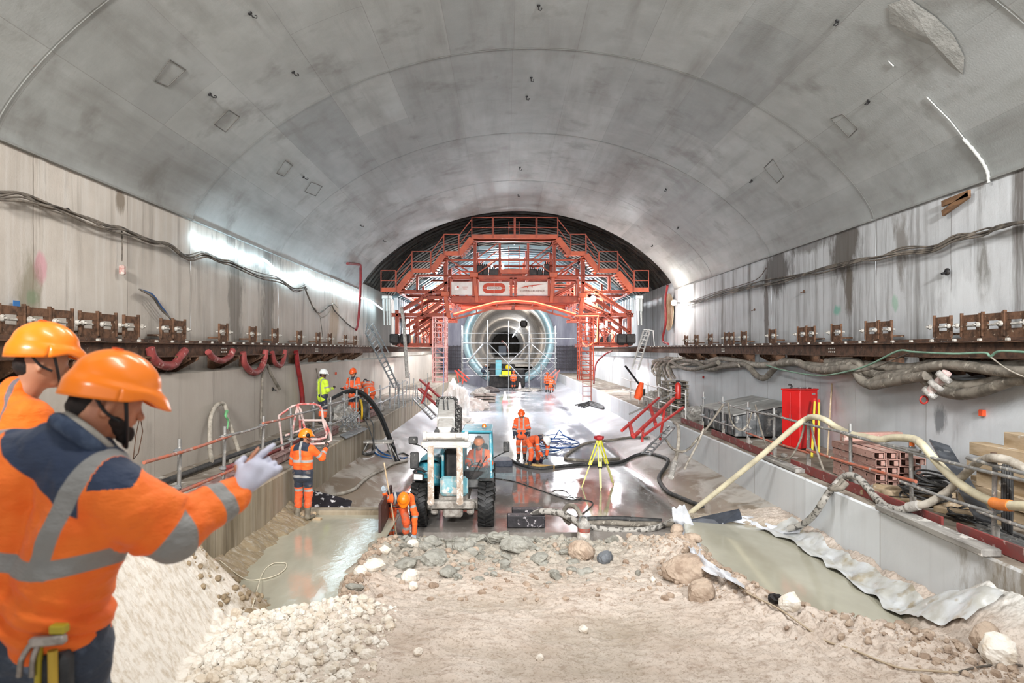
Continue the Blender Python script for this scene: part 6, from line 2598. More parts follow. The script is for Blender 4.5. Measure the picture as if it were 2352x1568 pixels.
# 5 worker bent beside the telehandler with a shovel handle
q = P(925, 1215, 14.05)
person('person in navy and orange bending down between the steel panel and the telehandler', (-2.15, 14.0, zf(-2.1, 14.0)), PI + .35, dict(
    pelvis=(0, -.2, .82), neck=(0, .24, 1.04), head=(-.02, .40, .99), sl=(-.19, .2, 1.0), sr=(.19, .2, 1.0), er=(.30, .22, 1.0), wr=(.36, .36, 1.16), el=(-.27, .28, .66), wl=(-.24, .36, .30),
    hl=(-.1, -.18, .8), hr=(.1, -.18, .8), kl=(-.15, .02, .46), kr=(.15, .02, .46), al=(-.15, -.05, .09), ar=(.15, -.05, .09), tl=(-.17, .12, .04), tr=(.17, .12, .04)),
    pitch=-.95, yaw=-.3, vox=.014, helm=m_helm, gl=M('glove_grey', '#a9b4bd', .8), coat=c_or, st=dict(h=[(.18, .23)], v=(.12, .04), navy='yoke', tn=.1, tb=[(.5, .55)]))
mb = MB()
mb.cyl(P(911, 1232, 13.6), P(882, 1062, 14.0), .016, n=8)
single('shovel', mb, m_wood, 'long wooden shovel handle standing upright in the grip of the bending person', 'shovel')
# 6 bent worker right of the telehandler
person('person in orange bending low over the slab right of the telehandler', (1.05, 22.3, 0), -2.35, dict(
    pelvis=(0, -.22, .88), neck=(0, .26, 1.02), head=(0, .42, .92), sl=(-.19, .22, .98), sr=(.19, .22, .98), el=(-.24, .30, .70), er=(.24, .30, .70), wl=(-.12, .36, .45), wr=(.12, .36, .45),
    hl=(-.12, -.2, .86), hr=(.12, -.2, .86), kl=(-.16, -.04, .48), kr=(.16, -.04, .48), al=(-.2, -.1, .09), ar=(.2, -.1, .09), tl=(-.24, .06, .04), tr=(.24, .06, .04)),
    pitch=-1.1, vox=.017, helm=m_helmw, gl=m_gld, coat=c_or2, st=dict(h=[(.0, .05), (.42, .47)], v=(.0, .06), tn=-.05, tb=[(.22, .27)]), boots=m_bootd)
# 7 standing behind
person('person in orange with white harness standing behind the bent worker', (.62, 23.8, 0), PI - .1, dict(
    el=(-.26, .04, 1.12), er=(.26, .04, 1.12), wl=(-.27, .14, .88), wr=(.24, .16, .88), head=(0, .06, 1.60)), pitch=-.5, vox=.017, helm=m_helmd, gl=m_gld, coat=c_or2,
    st=dict(h=[(.12, .16)], v=(.08, .05), navy='', cuff=.33, tn=.2), boots=m_bootd)
# far people
person('person in orange jacket and navy trousers standing far away before the round tunnel', (.95, 66.5, 0), 0, vox=.03, helm=m_helmd, coat=c_or, st=dict(tn=.5, tb=[(.7, .75)], navy=''), boots=m_bootd, hair=False)
person('taller person in orange of the far pair beside the right kerb', (3.95, 61.9, 0), .2, vox=.03, helm=m_helmd, coat=c_or, st=dict(tn=.3, navy=''), boots=m_bootd, hair=False)
person('shorter person in orange of the far pair, crouching in front', (4.25, 60.8, 0), -.5, dict(pelvis=(0, -.1, .7), neck=(0, .12, 1.14), head=(0, .2, 1.28), sl=(-.19, .1, 1.08), sr=(.19, .1, 1.08),
       el=(-.25, .2, .85), er=(.25, .2, .85), wl=(-.2, .4, .75), wr=(.2, .4, .75), hl=(-.1, -.1, .68), hr=(.1, -.1, .68), kl=(-.15, .15, .45), kr=(.15, .15, .45)), pitch=-.3,
       vox=.03, helm=m_helmd, coat=c_or, st=dict(tn=.2, navy=''), boots=m_bootd, hair=False)
person('person in dark clothes and white helmet crouching far away left of the yellow machine', (-2.05, 69.2, 1.05), -.8, dict(pelvis=(0, -.1, .7), neck=(0, .2, 1.05), head=(0, .32, 1.16), sl=(-.19, .18, 1.0), sr=(.19, .18, 1.0),
       el=(-.25, .3, .8), er=(.25, .3, .8), wl=(-.2, .5, .75), wr=(.2, .5, .75), hl=(-.1, -.1, .68), hr=(.1, -.1, .68), kl=(-.15, .15, .45), kr=(.15, .15, .45)), pitch=-.5,
       vox=.03, helm=m_helmw, coat=c_trn, st=dict(tn=2, navy='all'), trous=c_trn, boots=m_bootd, hair=False)

# ================================================================ the two men in the foreground
def hp(px, py, D, o):
    return P(px, py, D) - V(o)


def hero():
    o = V((-1.42, 2.1, 2.1))
    J = dict(pelvis=hp(88, 1478, 2.1, o), neck=hp(160, 1022, 2.12, o), head=hp(252, 925, 2.17, o), sr=hp(248, 1128, 2.06, o), sl=hp(-95, 1065, 2.2, o), er=hp(398, 1222, 2.16, o), wr=hp(540, 1136, 2.36, o),
             el=hp(-170, 1250, 2.3, o), wl=hp(-60, 1330, 2.5, o))
    pl_ = J['pelvis']
    for sg, q in ((-1, 'l'), (1, 'r')):
        J['h' + q] = pl_ + V((sg * .1, .0, -.03))
        J['k' + q] = V((pl_.x + sg * .12, pl_.y + .02, .48))
        J['a' + q] = V((pl_.x + sg * .14, pl_.y - .02, .09))
        J['t' + q] = V((pl_.x + sg * .16, pl_.y + .17, .04))
    root = thing('person', 'person in orange helmet and orange and navy jacket pointing with a white glove', 'person', o)
    yaw, pitch = -math.radians(52), -math.radians(17)
    hr_ = Matrix.Rotation(yaw, 3, 'Z') @ Matrix.Rotation(pitch, 3, 'X')
    up = (J['neck'] - pl_).normalized()
    rt = (J['sr'] - J['sl']).normalized()
    fw = up.cross(rt)
    if fw.y < 0:
        fw = -fw
    L = (J['neck'] - pl_).length

    def T(x, y, t_):
        return pl_ + rt * x + fw * y + up * (t_ * L)
    d = (hp(606, 1040, 2.47, o) - J['wr']).normalized()
    hw = hp(556, 1116, 2.38, o)
    side = V((-.55, 0, .55))
    side = (side - d * side.dot(d)).normalized()
    hup = d.cross(side)
    if hup.y > 0:
        hup = -hup
    # body
    B_ = head_prims(J['head'], hr_, .93)
    B_ += [(J['neck'] - up * .05 + V((.02, .0, 0)), J['head'] + hr_ @ V((0, -.03, -.06)), .066, .060)]
    for sg in (-1, 1):
        B_ += [(T(sg * .06 - .03, 0, .1), T(sg * .075, 0, .8), .09, .1), (J['neck'] - up * .05, J['sr'] if sg > 0 else J['sl'], .06, .055)]
    for q in 'lr':
        B_ += [(J['s' + q], J['e' + q], .055, .045), (J['e' + q], J['w' + q], .045, .028), (J['h' + q], J['k' + q], .085, .06), (J['k' + q], J['a' + q], .05, .04), (J['a' + q], J['t' + q], .04, .03)]
    B_ += hand_prims(hw, d, hup, side, .9, .9, True)
    B_ += [(J['head'] + hr_ @ V((.080, -.012, .004)), J['head'] + hr_ @ V((.086, -.018, -.034)), .017, .012, False, None, .008)]
    B_ += hand_prims(J['wl'], V((.6, .6, -.1)), V((0, -.2, 1)), V((0, 1, 0)), .9, .5)
    put('body', B_, .0075, M('skin_hero', '#c98d6b', .5, c2='#b5775a', scale=14), root, .03)
    # jacket
    Jk = []
    for sg in (-1, 1):
        Jk += [(T(sg * .085 - .035, 0, .13), T(sg * .09 - .03, 0, .4), .138, .13), (T(sg * .09 - .03, 0, .4), T(sg * .11 - .01, -.01, .80), .13, .14)]
    Jk += [(T(.02, 0, .93), J['sr'] + up * .015, .11, .092), (T(-.02, 0, .93), J['sl'], .11, .09)]
    Jk += [(J['sr'], J['er'], .105, .088), (J['er'], J['wr'], .085, .052), (J['sl'], J['el'], .1, .08), (J['el'], J['wl'], .08, .05)]
    pel, UP, RT = np.array(pl_), np.array(up), np.array(rt)
    NK = np.array(J['neck'])

    def fold(x, y, z):
        v = np.stack([x, y, z], -1)
        h = (v - pel) @ UP
        xx = (v - pel) @ RT
        w1 = np.exp(-((h - .10) / .13) ** 2)
        w2 = np.exp(-((h - .42) / .2) ** 2)
        dr, s_ = segd(v, J['sr'], J['er'])
        de, s2 = segd(v, J['er'], J['wr'])
        arm = np.clip(1 - np.minimum(dr, de) / .13, 0, 1)
        elb = np.exp(-((np.linalg.norm(v - np.array(J['er']), axis=1)) / .13) ** 2)
        r = -w1 * .026 * np.abs(fbm(xx * 2.2 + 3, 1, h * 13 + xx * 3, 3)) - w2 * .017 * fbm(xx * 7, 2, h * 5 - xx * 4, 3)
        r = r + .010 * fbm(x * 9, y * 9, z * 9 + 4, 3) - .028 * elb * np.abs(fbm(s_ * 22 + 2, xx * 5, h * 6, 3)) - .018 * arm * np.abs(fbm(x * 15 + z * 6, y * 10, z * 9, 3))
        return r

    def jattr(v):
        rel = v - pel
        h, x = rel @ UP, rel @ RT
        refl = np.full(len(v), -1.0)
        nv = np.full(len(v), -1.0)
        sL = (J['er'] - J['sr']).length
        d1, s1 = segd(v, J['sr'], J['er'])
        d2, s2 = segd(v, J['er'], J['wr'])
        s = np.where(d1 < d2 + .0, s1, s2 + sL)
        onarm = (np.minimum(d1, d2) < .125) & ((v @ RT) - float(J['sr'].dot(rt)) > .015 + 0 * x)
        # arm tapes
        refl = np.where(onarm, np.maximum(refl, np.maximum(band(s, .205, .262), band(s, .385, .44))), refl)
        # waist tape, sagging in the middle
        hh = h + .05 * np.cos(x * 7)
        wt = band(hh, .285, .34)
        # shoulder tape: down the back then along the shoulder seam
        vt_ = np.minimum(.030 - np.abs(x - (.10 + .30 * np.clip(h - .30, 0, 1))), h - .25)
        vt2 = np.minimum(.030 - np.abs(x + (.20 + .10 * np.clip(h - .30, 0, 1))), h - .25)
        yk = L * .80 - .28 * (x - .05)
        rest = ~onarm
        st_ = np.maximum(wt, np.maximum(vt_, vt2))
        refl = np.where(rest, np.maximum(refl, st_), refl)
        sh = np.minimum(h - (L * .84 - .40 * (x + .0)), 9)
        nv = np.where(rest, np.minimum(h - (L * .86 - .48 * x), .19 - x), nv)
        nv = np.where(onarm & (s < .03) & (v[:, 2] > J['sr'].z + .02), .01, nv)
        return dict(refl=refl, navy=nv)
    c_h = cloth('hero_jacket', '#ff7a22', '#26344f', refl='#8f8d8a', c2='#ff5a12', wrinkle=.5)
    put('jacket', Jk, .0065, c_h, root, .03, fold, jattr)
    # collar and hood roll
    mb = MB()
    nk = J['neck'] + V((.035, .0, .0))
    ax = ((J['head'] + hr_ @ V((0, -.03, -.06))) - J['neck']).normalized()
    a_ = ax.cross(V((0, 1, 0))).normalized()
    b_ = ax.cross(a_)
    ringp = [nk + a_ * .098 * math.cos(t_) + b_ * .098 * math.sin(t_) + ax * (.012 + .03 * math.sin(t_)) for t_ in [2 * PI * k / 24 for k in range(25)]]
    mb.tube([V(o) + p for p in ringp], .026, 10, cap=False)
    mb.build('collar', M('collar_navy', '#2c3a52', .8, c2='#55637a', scale=9, bump=.3), root)
    mb = MB()
    mb.tube([V(o) + p + ax * .028 - (p - nk).normalized() * .012 for p in ringp], .016, 8, cap=False)
    mb.build('collar_lining', M('collar_grey', '#a29c93', .8, c2='#8b857c', scale=9), root)
    # trousers
    Tr = [(J['hl'] + V((0, 0, .04)), J['hr'] + V((0, 0, .04)), .115, .115)]
    for q in 'lr':
        Tr += [(J['h' + q], J['k' + q], .105, .085), (J['k' + q], J['a' + q], .085, .075)]
    put('trousers', Tr, .009, c_trn, root, .035, lambda x, y, z: .010 * fbm(x * 8, y * 8, z * 18, 3), lambda v: dict(refl=np.full(len(v), -1.), navy=np.full(len(v), -1.)))
    for q in 'lr':
        put('boot', [(J['a' + q] - V((0, 0, .02)), J['a' + q] + V((0, 0, .15)), .055, .062), (J['a' + q] - V((0, 0, .03)), J['t' + q], .05, .045)], .012, m_bootd, root, .03)
    # glove: closed fingers, index pointing
    G_ = hand_prims(hw, (d + V((.12, 0, -.22))).normalized(), hup, side, 1.2, .85, True)
    G_ += [(J['wr'] - d * .01, hw + d * .02, .036, .034), (hw, hw + d * .07, .03, .035)]
    put('glove', G_, .0035, M('glove_hero', '#cfcfdf', .85, c2='#c0c0d2', scale=10, bump=.25, bs=260), root, .012)
    # fingertips dipped in cream latex
    mbt = MB()
    # hair and beard
    put('hair', [(J['head'] + hr_ @ V((0, -.025, .03)), J['head'] + hr_ @ V((0, -.06, -.025)), .082, .056)], .007, m_hair, root, .02, lambda x, y, z: .003 * fbm(x * 90, y * 90, z * 90, 2))
    put('beard', [(J['head'] + hr_ @ V((sg * .042, .015, -.045)), J['head'] + hr_ @ V((sg * .012, .068, -.085)), .025, .027) for sg in (-1, 1)], .006, m_hair, root, .02,
        lambda x, y, z: .003 * fbm(x * 90, y * 90, z * 90, 2))
    helmet(root, o + J['head'] + hr_ @ V((0, .0, .04)), hr_, m_helm, .95, 40)
    # tool pouch with claw hammer and knife
    pc = o + pl_ + V((.135, -.12, -.0))
    mb = MB()
    mb.cbox(pc + V((0, 0, -.09)), (.085, .06, .24), bv=.015)
    mb.build('tool_pouch', M('pouch_black', '#222326', .7, c2='#3a3b3e', scale=12), root)
    mb = MB()
    mb.cyl(pc + V((.02, -.04, -.26)), pc + V((.015, -.04, .05)), .013, n=8)
    hm = mb.build('hammer_handle', M('hammer_yellow', '#c9a53a', .6), root)
    mb = MB()
    mb.bar(pc + V((-.045, -.045, .075)), pc + V((.055, -.045, .085)), .026, .026, bv=.005)
    for k in (-1, 1):
        mb.tube([pc + V((-.03 + k * .01, -.045, .075)), pc + V((-.05 + k * .016, -.05, .03)), pc + V((-.055 + k * .018, -.05, -.02))], .008, 6, sub=3)
    mb.build('hammer_head', M('hammer_steel', '#b9b0aa', .45, .4, c2='#8f8780', scale=20), hm)
    mb = MB()
    mb.cyl(pc + V((-.035, -.035, -.25)), pc + V((-.03, -.03, .06)), .01, n=6)
    mb.cbox(pc + V((.03, -.035, .11)), (.045, .03, .025), bv=.004)
    mb.build('pouch_tools', M('tool_yellow', '#b9a52c', .5), root)
    return root


def second():
    o = V((-2.1, 3.0, 2.1))
    J = dict(pelvis=hp(-20, 1330, 3.0, o), neck=hp(38, 915, 3.0, o), head=hp(98, 832, 3.03, o), sr=hp(62, 955, 2.95, o), sl=hp(-120, 945, 3.1, o), er=hp(85, 1100, 2.95, o), wr=hp(110, 1200, 3.1, o),
             el=hp(-160, 1110, 3.1, o), wl=hp(-130, 1240, 3.2, o))
    J = {k: tuple(v) for k, v in J.items()}
    px = J['pelvis']
    for sg, q in ((-1, 'l'), (1, 'r')):
        J['h' + q] = (px[0] + sg * .1, px[1], px[2] - .03)
        J['k' + q] = (px[0] + sg * .11, px[1] + .03, .5)
        J['a' + q] = (px[0] + sg * .12, px[1], .09)
        J['t' + q] = (px[0] + sg * .14, px[1] + .17, .04)
    return person('person in plain orange shirt and orange helmet behind the pointing man', o, 0, J, yaw=-.85, pitch=-.15, vox=.01, helm=m_helm, coat=cloth('shirt_orange', '#ff7d18', '#26344f', refl='#7d7478', c2='#ff6d12', wrinkle=.5),
                  st=dict(h=[(.28, .30)], v=(.135, .018), s=[], navy=''), trous=c_trn, boots=m_bootd, hs=.95, bulk=1.0, hair=True)


hero()
second()
# ================================================================ telehandler
m_teal = M('teal_paint', '#3d97a8', .45, c2='#2f7f92', scale=3, bump=.05, splat='#b5bfbd', sp=(.56, .66), ss=5)
m_teald = M('teal_dirty', '#8fb4ba', .7, c2='#5aa0ae', scale=4, splat='#cfcac2', sp=(.5, .6), ss=6)
m_wdirt = M('boom_white', '#dcd8d2', .7, c2='#c4beb6', scale=5, bump=.3, splat='#a89c8e', sp=(.66, .74), ss=8)
m_fork = M('fork_crust', '#c9bdb0', .85, c2='#a58f7c', scale=7, bump=.4, splat='#e5dfd8', sp=(.55, .62), ss=12)
m_tyre = M('tyre', '#1c1c1d', .55, c2='#2e2d2c', scale=9, bump=.3, splat='#5f5b56', sp=(.66, .72), ss=12)
m_axle = M('axle_grey', '#b3ada5', .8, c2='#8a8279', scale=8, bump=.4)
m_glass = M('cab_glass', '#9fb4b8', .03, alpha=.1)
tx = -1.10
th = thing('telehandler', 'dirty teal and white telehandler facing the camera with its forks pointing down', 'telehandler', (tx, 16.6, 0))


def tb(name, mat, *boxes, parent=None, bv=.02):
    mb = MB()
    for b in boxes:
        mb.cbox(b[0], b[1], b[2] if len(b) > 2 else None, bv=bv)
    return mb.build(name, mat, parent or th)


def wheel(x, y, r=.46, w=.34, sg=1):
    mb = MB()
    c = V((x, y, r))
    mb.lathe([(r * .55, -w / 2), (r * .86, -w / 2), (r * .95, -w * .38), (r * .97, 0), (r * .95, w * .38), (r * .86, w / 2), (r * .55, w / 2)], c, (1, 0, 0), 36)
    for k in range(22):
        a = 2 * PI * k / 22
        for s in (-1, 1):
            rot = Matrix.Rotation(a + s * .07, 3, 'X') @ Matrix.Rotation(s * .5, 3, 'Z')
            p = c + Matrix.Rotation(a + s * .07, 3, 'X') @ V((s * w * .25, 0, r * .98))
            mb.box(p, (w * .52, .05, .05), rot)
    t_ = mb.build('tyre', m_tyre, th)
    mb = MB()
    mb.lathe([(0, -w * .3), (r * .5, -w * .32), (r * .56, -w * .45), (r * .56, w * .45), (r * .5, w * .32), (0, w * .3)], c, (1, 0, 0), 24)
    for k in range(8):
        a = k * PI / 4
        mb.cyl(c + V((sg * w * .3, math.cos(a) * .12, math.sin(a) * .12)), c + V((sg * w * .36, math.cos(a) * .12, math.sin(a) * .12)), .014, n=6)
    mb.build('rim', m_axle, t_)


wheel(-.39, 14.98, sg=1)
wheel(-1.84, 14.98, sg=-1)
wheel(-.39, 17.6, sg=1)
wheel(-1.84, 17.6, sg=-1)
tb('axle', m_axle, ((tx, 14.98, .46), (1.2, .24, .2)), ((tx, 14.88, .40), (.42, .34, .34)), ((-.72, 14.9, .42), (.16, .3, .28)), ((-1.5, 14.9, .42), (.16, .3, .28)), bv=.04)
tb('chassis', m_axle, ((tx, 16.3, .55), (.62, 3.0, .36)), ((tx, 14.75, .52), (.95, .3, .16)), bv=.03)
tb('front_panel', m_teald, ((tx + .02, 14.95, .86), (.60, .5, .42), Matrix.Rotation(-.25, 3, 'X')), bv=.06)
tb('centre_tunnel', m_dark, ((tx - .06, 16.2, 1.3), (.26, 2.2, .7)), bv=.03)
tb('side_panel', m_teal, ((-1.0 + .07, 15.9, 1.2), (.05, 1.9, .9)))
tb('side_panel', m_teal, ((-1.34, 15.9, 1.15), (.05, 1.9, .8)))
mb = MB()
mb.grid(lambda u, v: (-2.0 + .62 * u, 15.5 + 2.2 * v, 1.28 + .12 * math.sin(PI * min(1, v * 1.3 + .2)) - .22 * (2 * u - 1) ** 4), 8, 8)
mb.cbox((-1.69, 16.6, 1.0), (.6, 2.1, .5), bv=.06)
mb.build('engine_hood', m_teal, th)
for x in (-.39, -1.84):
    mb = MB()
    mb.lathe([(.50, -.17), (.53, -.15), (.53, .15), (.50, .17)], (x, 15.1, .48), (1, 0, 0), 20, a0=.6, a1=1.9)
    mb.build('mudguard', m_blk, th)
# cab
x0, x1, y0, y1, zb, zt = -.94, -.27, 15.15, 16.75, .92, 1.98
cab = tb('cab_floor', m_dark, (((x0 + x1) / 2, 15.95, zb - .05), (x1 - x0, 1.6, .12)), ((x0 + .3, 15.4, zb + .1), (.5, .3, .25)))
mb = MB()
for a, b in (((x0, y0 + .12, zb), (x0 + .03, y0 + .25, zt)), ((x1, y0 + .05, zb - .15), (x1 - .03, y0 + .25, zt)), ((x0, y1, zb), (x0 + .03, y1 - .1, zt)), ((x1, y1, zb), (x1 - .03, y1 - .1, zt)),
             ((x0, y0 + .12, zb), (x1, y0 + .05, zb - .05)), ((x0 + .03, y0 + .25, zt), (x1 - .03, y0 + .25, zt)), ((x0 + .03, y1 - .1, zt), (x1 - .03, y1 - .1, zt)), ((x1, y0 + .05, zb - .1), (x1, y1, zb - .1))):
    mb.bar(a, b, .055, .055, bv=.01)
mb.build('cab_frame', m_teal, th)
tb('cab_roof', m_teal, (((x0 + x1) / 2, 15.97, zt + .03), (x1 - x0 + .02, 1.4, .05)))
mb = MB()
mb.poly([(x0 + .03, y0 + .13, zb), (x1 - .03, y0 + .06, zb - .02), (x1 - .05, y0 + .24, zt - .03), (x0 + .05, y0 + .24, zt - .03)], .006)
mb.build('windscreen', m_glass, th)
mb = MB()
mb.bar((-.75, 15.22, .98), (-.52, 15.27, 1.38), .02, .02)
mb.bar((-.6, 15.24, 1.1), (-.38, 15.27, 1.48), .025, .012)
mb.build('wiper', m_dark, th)
tb('seat', m_dark, ((-.58, 16.35, 1.02), (.42, .42, .12)), ((-.58, 16.58, 1.3), (.4, .1, .55)), bv=.04)
mb = MB()
mb.lathe([(.17, -.012), (.185, 0), (.17, .012), (.155, 0), (.17, -.012)], (-.6, 15.62, 1.16), (0, -.5, .86), 20)
mb.cyl((-.6, 15.62, 1.16), (-.6, 15.5, .95), .02)
mb.build('steering_wheel', m_dark, th)
tb('lower_dash', m_blk, ((-.55, 15.2, .86), (.66, .16, .2), Matrix.Rotation(-.3, 3, 'X')), ((-.32, 15.12, .76), (.3, .2, .12)), bv=.03)
# boom: two telescoping sections from the rear pivot to the head
mb = MB()
a, b = V((-1.6, 19.2, 2.30)), V((-1.28, 14.95, 2.0))
mb.bar(a.lerp(b, .0), a.lerp(b, .72), .42, .36, bv=.03)
bm = mb.build('boom', m_wdirt, th)
mb = MB()
mb.bar(a.lerp(b, .6), b, .34, .30, bv=.02)
mb.cbox(b + V((0, .05, .0)), (.34, .3, .26), bv=.05)
mb.build('inner_boom', m_wdirt, bm)
mb = MB()
for s in (-1, 1):
    mb.cyl(a + V((s * .05, -.5, .22)), a.lerp(b, .5) + V((s * .05, 0, .2)), .012)
mb.build('hydraulic_lines', m_blk, bm)
tb('boom_base', M('speckled', '#55524f', .8, c2='#1f1e1e', scale=14, a=.45, b=.55, bump=.6, splat='#c9c5bf', sp=(.55, .6), ss=20), ((-1.6, 19.2, 2.36), (.6, .4, .34)), ((-1.42, 18.9, 1.2), (.5, .7, 2.2)), bv=.08)
mb = MB()
for s in (-.17, .17):
    mb.cyl((-1.26 + s, 14.72, 1.98), (-1.26 + s, 14.5, 2.12), .05)
    mb.bar((-1.26 + s, 14.95, 2.02), (-1.26 + s, 14.55, 2.14), .05, .12, bv=.01)
mb.build('head_links', m_blk, th)
# carriage
mb = MB()
cx = -1.22
mb.cyl((cx - .42, 14.4, 2.03), (cx + .42, 14.4, 2.03), .075, n=14)
for s in (-1, 1):
    mb.cyl((cx + s * .40, 14.4, 2.03), (cx + s * .47, 14.4, 2.03), .10, n=14)
cr = mb.build('carriage_cylinder', m_wdirt, th)
tb('carriage', m_wdirt, ((cx, 14.45, 1.86), (1.05, .16, .10)), ((cx, 14.5, 1.98), (.8, .06, .12)), ((cx, 14.42, 1.80), (.98, .1, .05)), ((cx + .28, 14.30, 2.05), (.14, .04, .10)), bv=.02)
for x, s in ((-1.54, -1), (-.93, 1)):
    mb = MB()
    mb.bar((x, 14.40, 1.84), (x + .01, 14.36, .68), .135, .06, bv=.015)
    mb.cyl((x + .01, 14.31, .66), (x + .01, 14.41, .66), .075, n=12)
    mb.build('fork', m_fork, th)
# small stuff
for x, y, z, w, h in ((-1.99, 15.0, 1.86, .20, .17), (-1.96, 15.0, 1.42, .19, .38), (.06, 15.15, 1.70, .14, .23)):
    mb = MB()
    mb.cbox((x, y, z), (w, .06, h), Matrix.Rotation(.12, 3, 'Z'), bv=.025)
    mr = mb.build('mirror', m_blk, th)
    mb = MB()
    mb.tube([(x, y + .02, z - h / 2), (x + (.15 if x < -1 else -.1), y + .1, z - h / 2 - .05), (x + (.3 if x < -1 else -.3), y + .3, z - .3)], .013, 6, sub=3)
    mb.build('mirror_arm', m_blk, mr)
for x in (-1.84, -.36):
    mb = MB()
    if x < -1:
        mb.cbox((x, 14.72, 1.12), (.24, .14, .16), Matrix.Rotation(-.3, 3, 'Z') @ Matrix.Rotation(.1, 3, 'X'), bv=.04)
        hl = mb.build('headlight', m_blk, th)
        mb = MB()
        mb.cbox((x + .0, 14.645, 1.12), (.2, .02, .125), Matrix.Rotation(-.3, 3, 'Z'), bv=.02)
        mb.build('lens', M('lens_white', '#e9e7e2', .15), hl)
        mb = MB()
        mb.tube([(x - .12, 14.8, 1.2), (x, 14.75, 1.28), (x + .14, 14.8, 1.2)], .03, 8, sub=4)
        mb.build('headlight_guard', m_blk, hl)
mb = MB()
bc = P(1112, 985, 16.0)
mb.lathe([(.055, -.02), (.055, .02), (.05, .09), (.035, .12), (0, .13)], bc, (0, 0, 1), 12)
bo = mb.build('beacon', M('amber', '#d9701d', .25, coat=.5), th)
mb = MB()
mb.cyl(bc - V((0, 0, .1)), bc - V((0, 0, .02)), .03)
mb.build('beacon_stem', m_dark, bo)
mb = MB()
mb.cyl((-.62, 14.98, .34), (-.30, 14.98, .34), .03)
mb.build('tie_rod', M('rod_red', '#8c3a35', .6), th)
# driver
person('person in orange jacket and helmet seated in the telehandler cab behind the windscreen', (-.56, 16.2, .22), PI - .1, dict(
    pelvis=(0, 0, .80), neck=(0, .10, 1.26), head=(.0, .17, 1.42), sl=(-.19, .08, 1.20), sr=(.19, .08, 1.20), el=(-.27, .22, .98), er=(.27, .22, .98), wl=(-.13, .5, .98), wr=(.15, .48, .92),
    hl=(-.1, 0, .76), hr=(.1, 0, .76), kl=(-.13, .42, .78), kr=(.13, .42, .78), al=(-.13, .6, .66), ar=(.13, .6, .66), tl=(-.13, .72, .64), tr=(.13, .72, .64)),
    pitch=-.25, vox=.014, helm=M('helmet_brown', '#d9772f', .4), gl=m_gld, coat=c_or, st=dict(h=[(.16, .2)], v=(.1, .05), navy='', tn=.4))

# ================================================================ things on the slab
def GF(px, py, dz=.0):
    z = 0.0
    for _ in range(14):
        q = G(px, py, z + dz)
        z = .5 * z + .5 * zf(q.x, q.y)
    return G(px, py, z + dz)


def fhose(name, pts, r, mat, label, cat='hose', n=8, sub=6, group=None):
    return hose(name, [GF(a, b, r * .9) for a, b in pts], r, mat, label, cat, n, sub, group)


def z8(L):
    return [(1280 + u / 5.6, 980 + v / 5.6) for u, v in L]


fhose('hose', [(1165, 1052), (1200, 1068), (1240, 1075)] + z8([(0, 510), (350, 480), (700, 470), (850, 440), (1000, 370), (1150, 340), (1300, 370), (1420, 420), (1400, 500), (1310, 640), (1340, 740), (1430, 840), (1560, 900), (1750, 980), (1870, 1020)]), .055, m_blk, 'long black hose winding across the slab from the bent worker to the right haunch')
fhose('hose', z8([(800, 410), (550, 425), (300, 430), (100, 400), (200, 300), (380, 210), (700, 170), (1000, 130), (1180, 140)]), .055, m_hose, 'grey brown hose looping behind the yellow tripod')
fhose('cable', [(1128, 1097), (1180, 1105), (1240, 1125), (1290, 1143), (1310, 1147), (1345, 1148), (1362, 1155), (1350, 1170), (1325, 1187), (1300, 1197)], .014, m_blk, 'thin black cable trailing from the telehandler to the pump', 'cable', 5)
mb = MB()
rr = random.Random(8)
c = GF(1316, 1144, .03)
mb.tube([c + V((rr.uniform(-.22, .22), rr.uniform(-.2, .2), rr.uniform(0, .06))) for _ in range(14)], .012, 5, sub=3)
single('cable_bundle', mb, m_blk, 'small black bundle of cable on the wet slab left of the tripod', 'cable')
fhose('cable', [(1268, 1128), (1280, 1124), (1300, 1128), (1312, 1140)], .010, m_blk, 'short thin cable curl beside the black cable bundle', 'cable', 5)
# hoses along the slab edge
for k, (pts, r, m_, lab) in enumerate([
    ([(1335, 1192), (1400, 1190), (1450, 1192), (1520, 1197)], .06, m_blk, 'black hose along the slab edge right of the pump, rear one'),
    ([(1345, 1202), (1400, 1200), (1450, 1203), (1500, 1203), (1545, 1205)], .06, m_hose, 'grey black hose along the slab edge right of the pump, middle one'),
    ([(1350, 1209), (1400, 1217), (1450, 1218), (1500, 1213), (1540, 1198), (1552, 1192)], .065, M('mottled_hose', '#b5b0a8', .7, c2='#57534e', scale=11, a=.5, b=.58), 'mottled white and black hose along the slab edge right of the pump, front one')]):
    fhose('hose', pts, r, m_, lab)
mm = M('mottled_hose', '#fff')
hose('hose', [P(1212, 1196, 14.9), P(1228, 1180, 14.9), P(1250, 1174, 14.8), P(1285, 1178, 14.6), P(1315, 1192, 14.3), P(1334, 1206, 14.05)], .075, mm, 'mottled hose arching from the black foam blocks to the pump')
hose('hose', [P(1310, 1203, 14.7), P(1297, 1190, 14.7), P(1297, 1170, 14.6), P(1308, 1160, 14.5), P(1322, 1165, 14.3), P(1332, 1180, 14.1), P(1336, 1200, 14.0)], .05, m_hose, 'grey hose standing in a loop above the pump')
pu = thing('submersible_pump', 'white and red cylindrical submersible pump against the slab front', 'pump', P(1340, 1256, 13.95))
p = P(1340, 1256, 13.95)
mb = MB()
mb.lathe([(0, 0), (.12, 0), (.135, .02), (.135, .3), (.125, .32)], p, (.03, 0, 1), 18)
mb.build('motor_housing', M('pump_white', '#ddd6cd', .7, c2='#b3a99d', scale=10, bump=.2), pu)
mb = MB()
mb.lathe([(.128, .32), (.13, .36), (.128, .40)], p, (.03, 0, 1), 18)
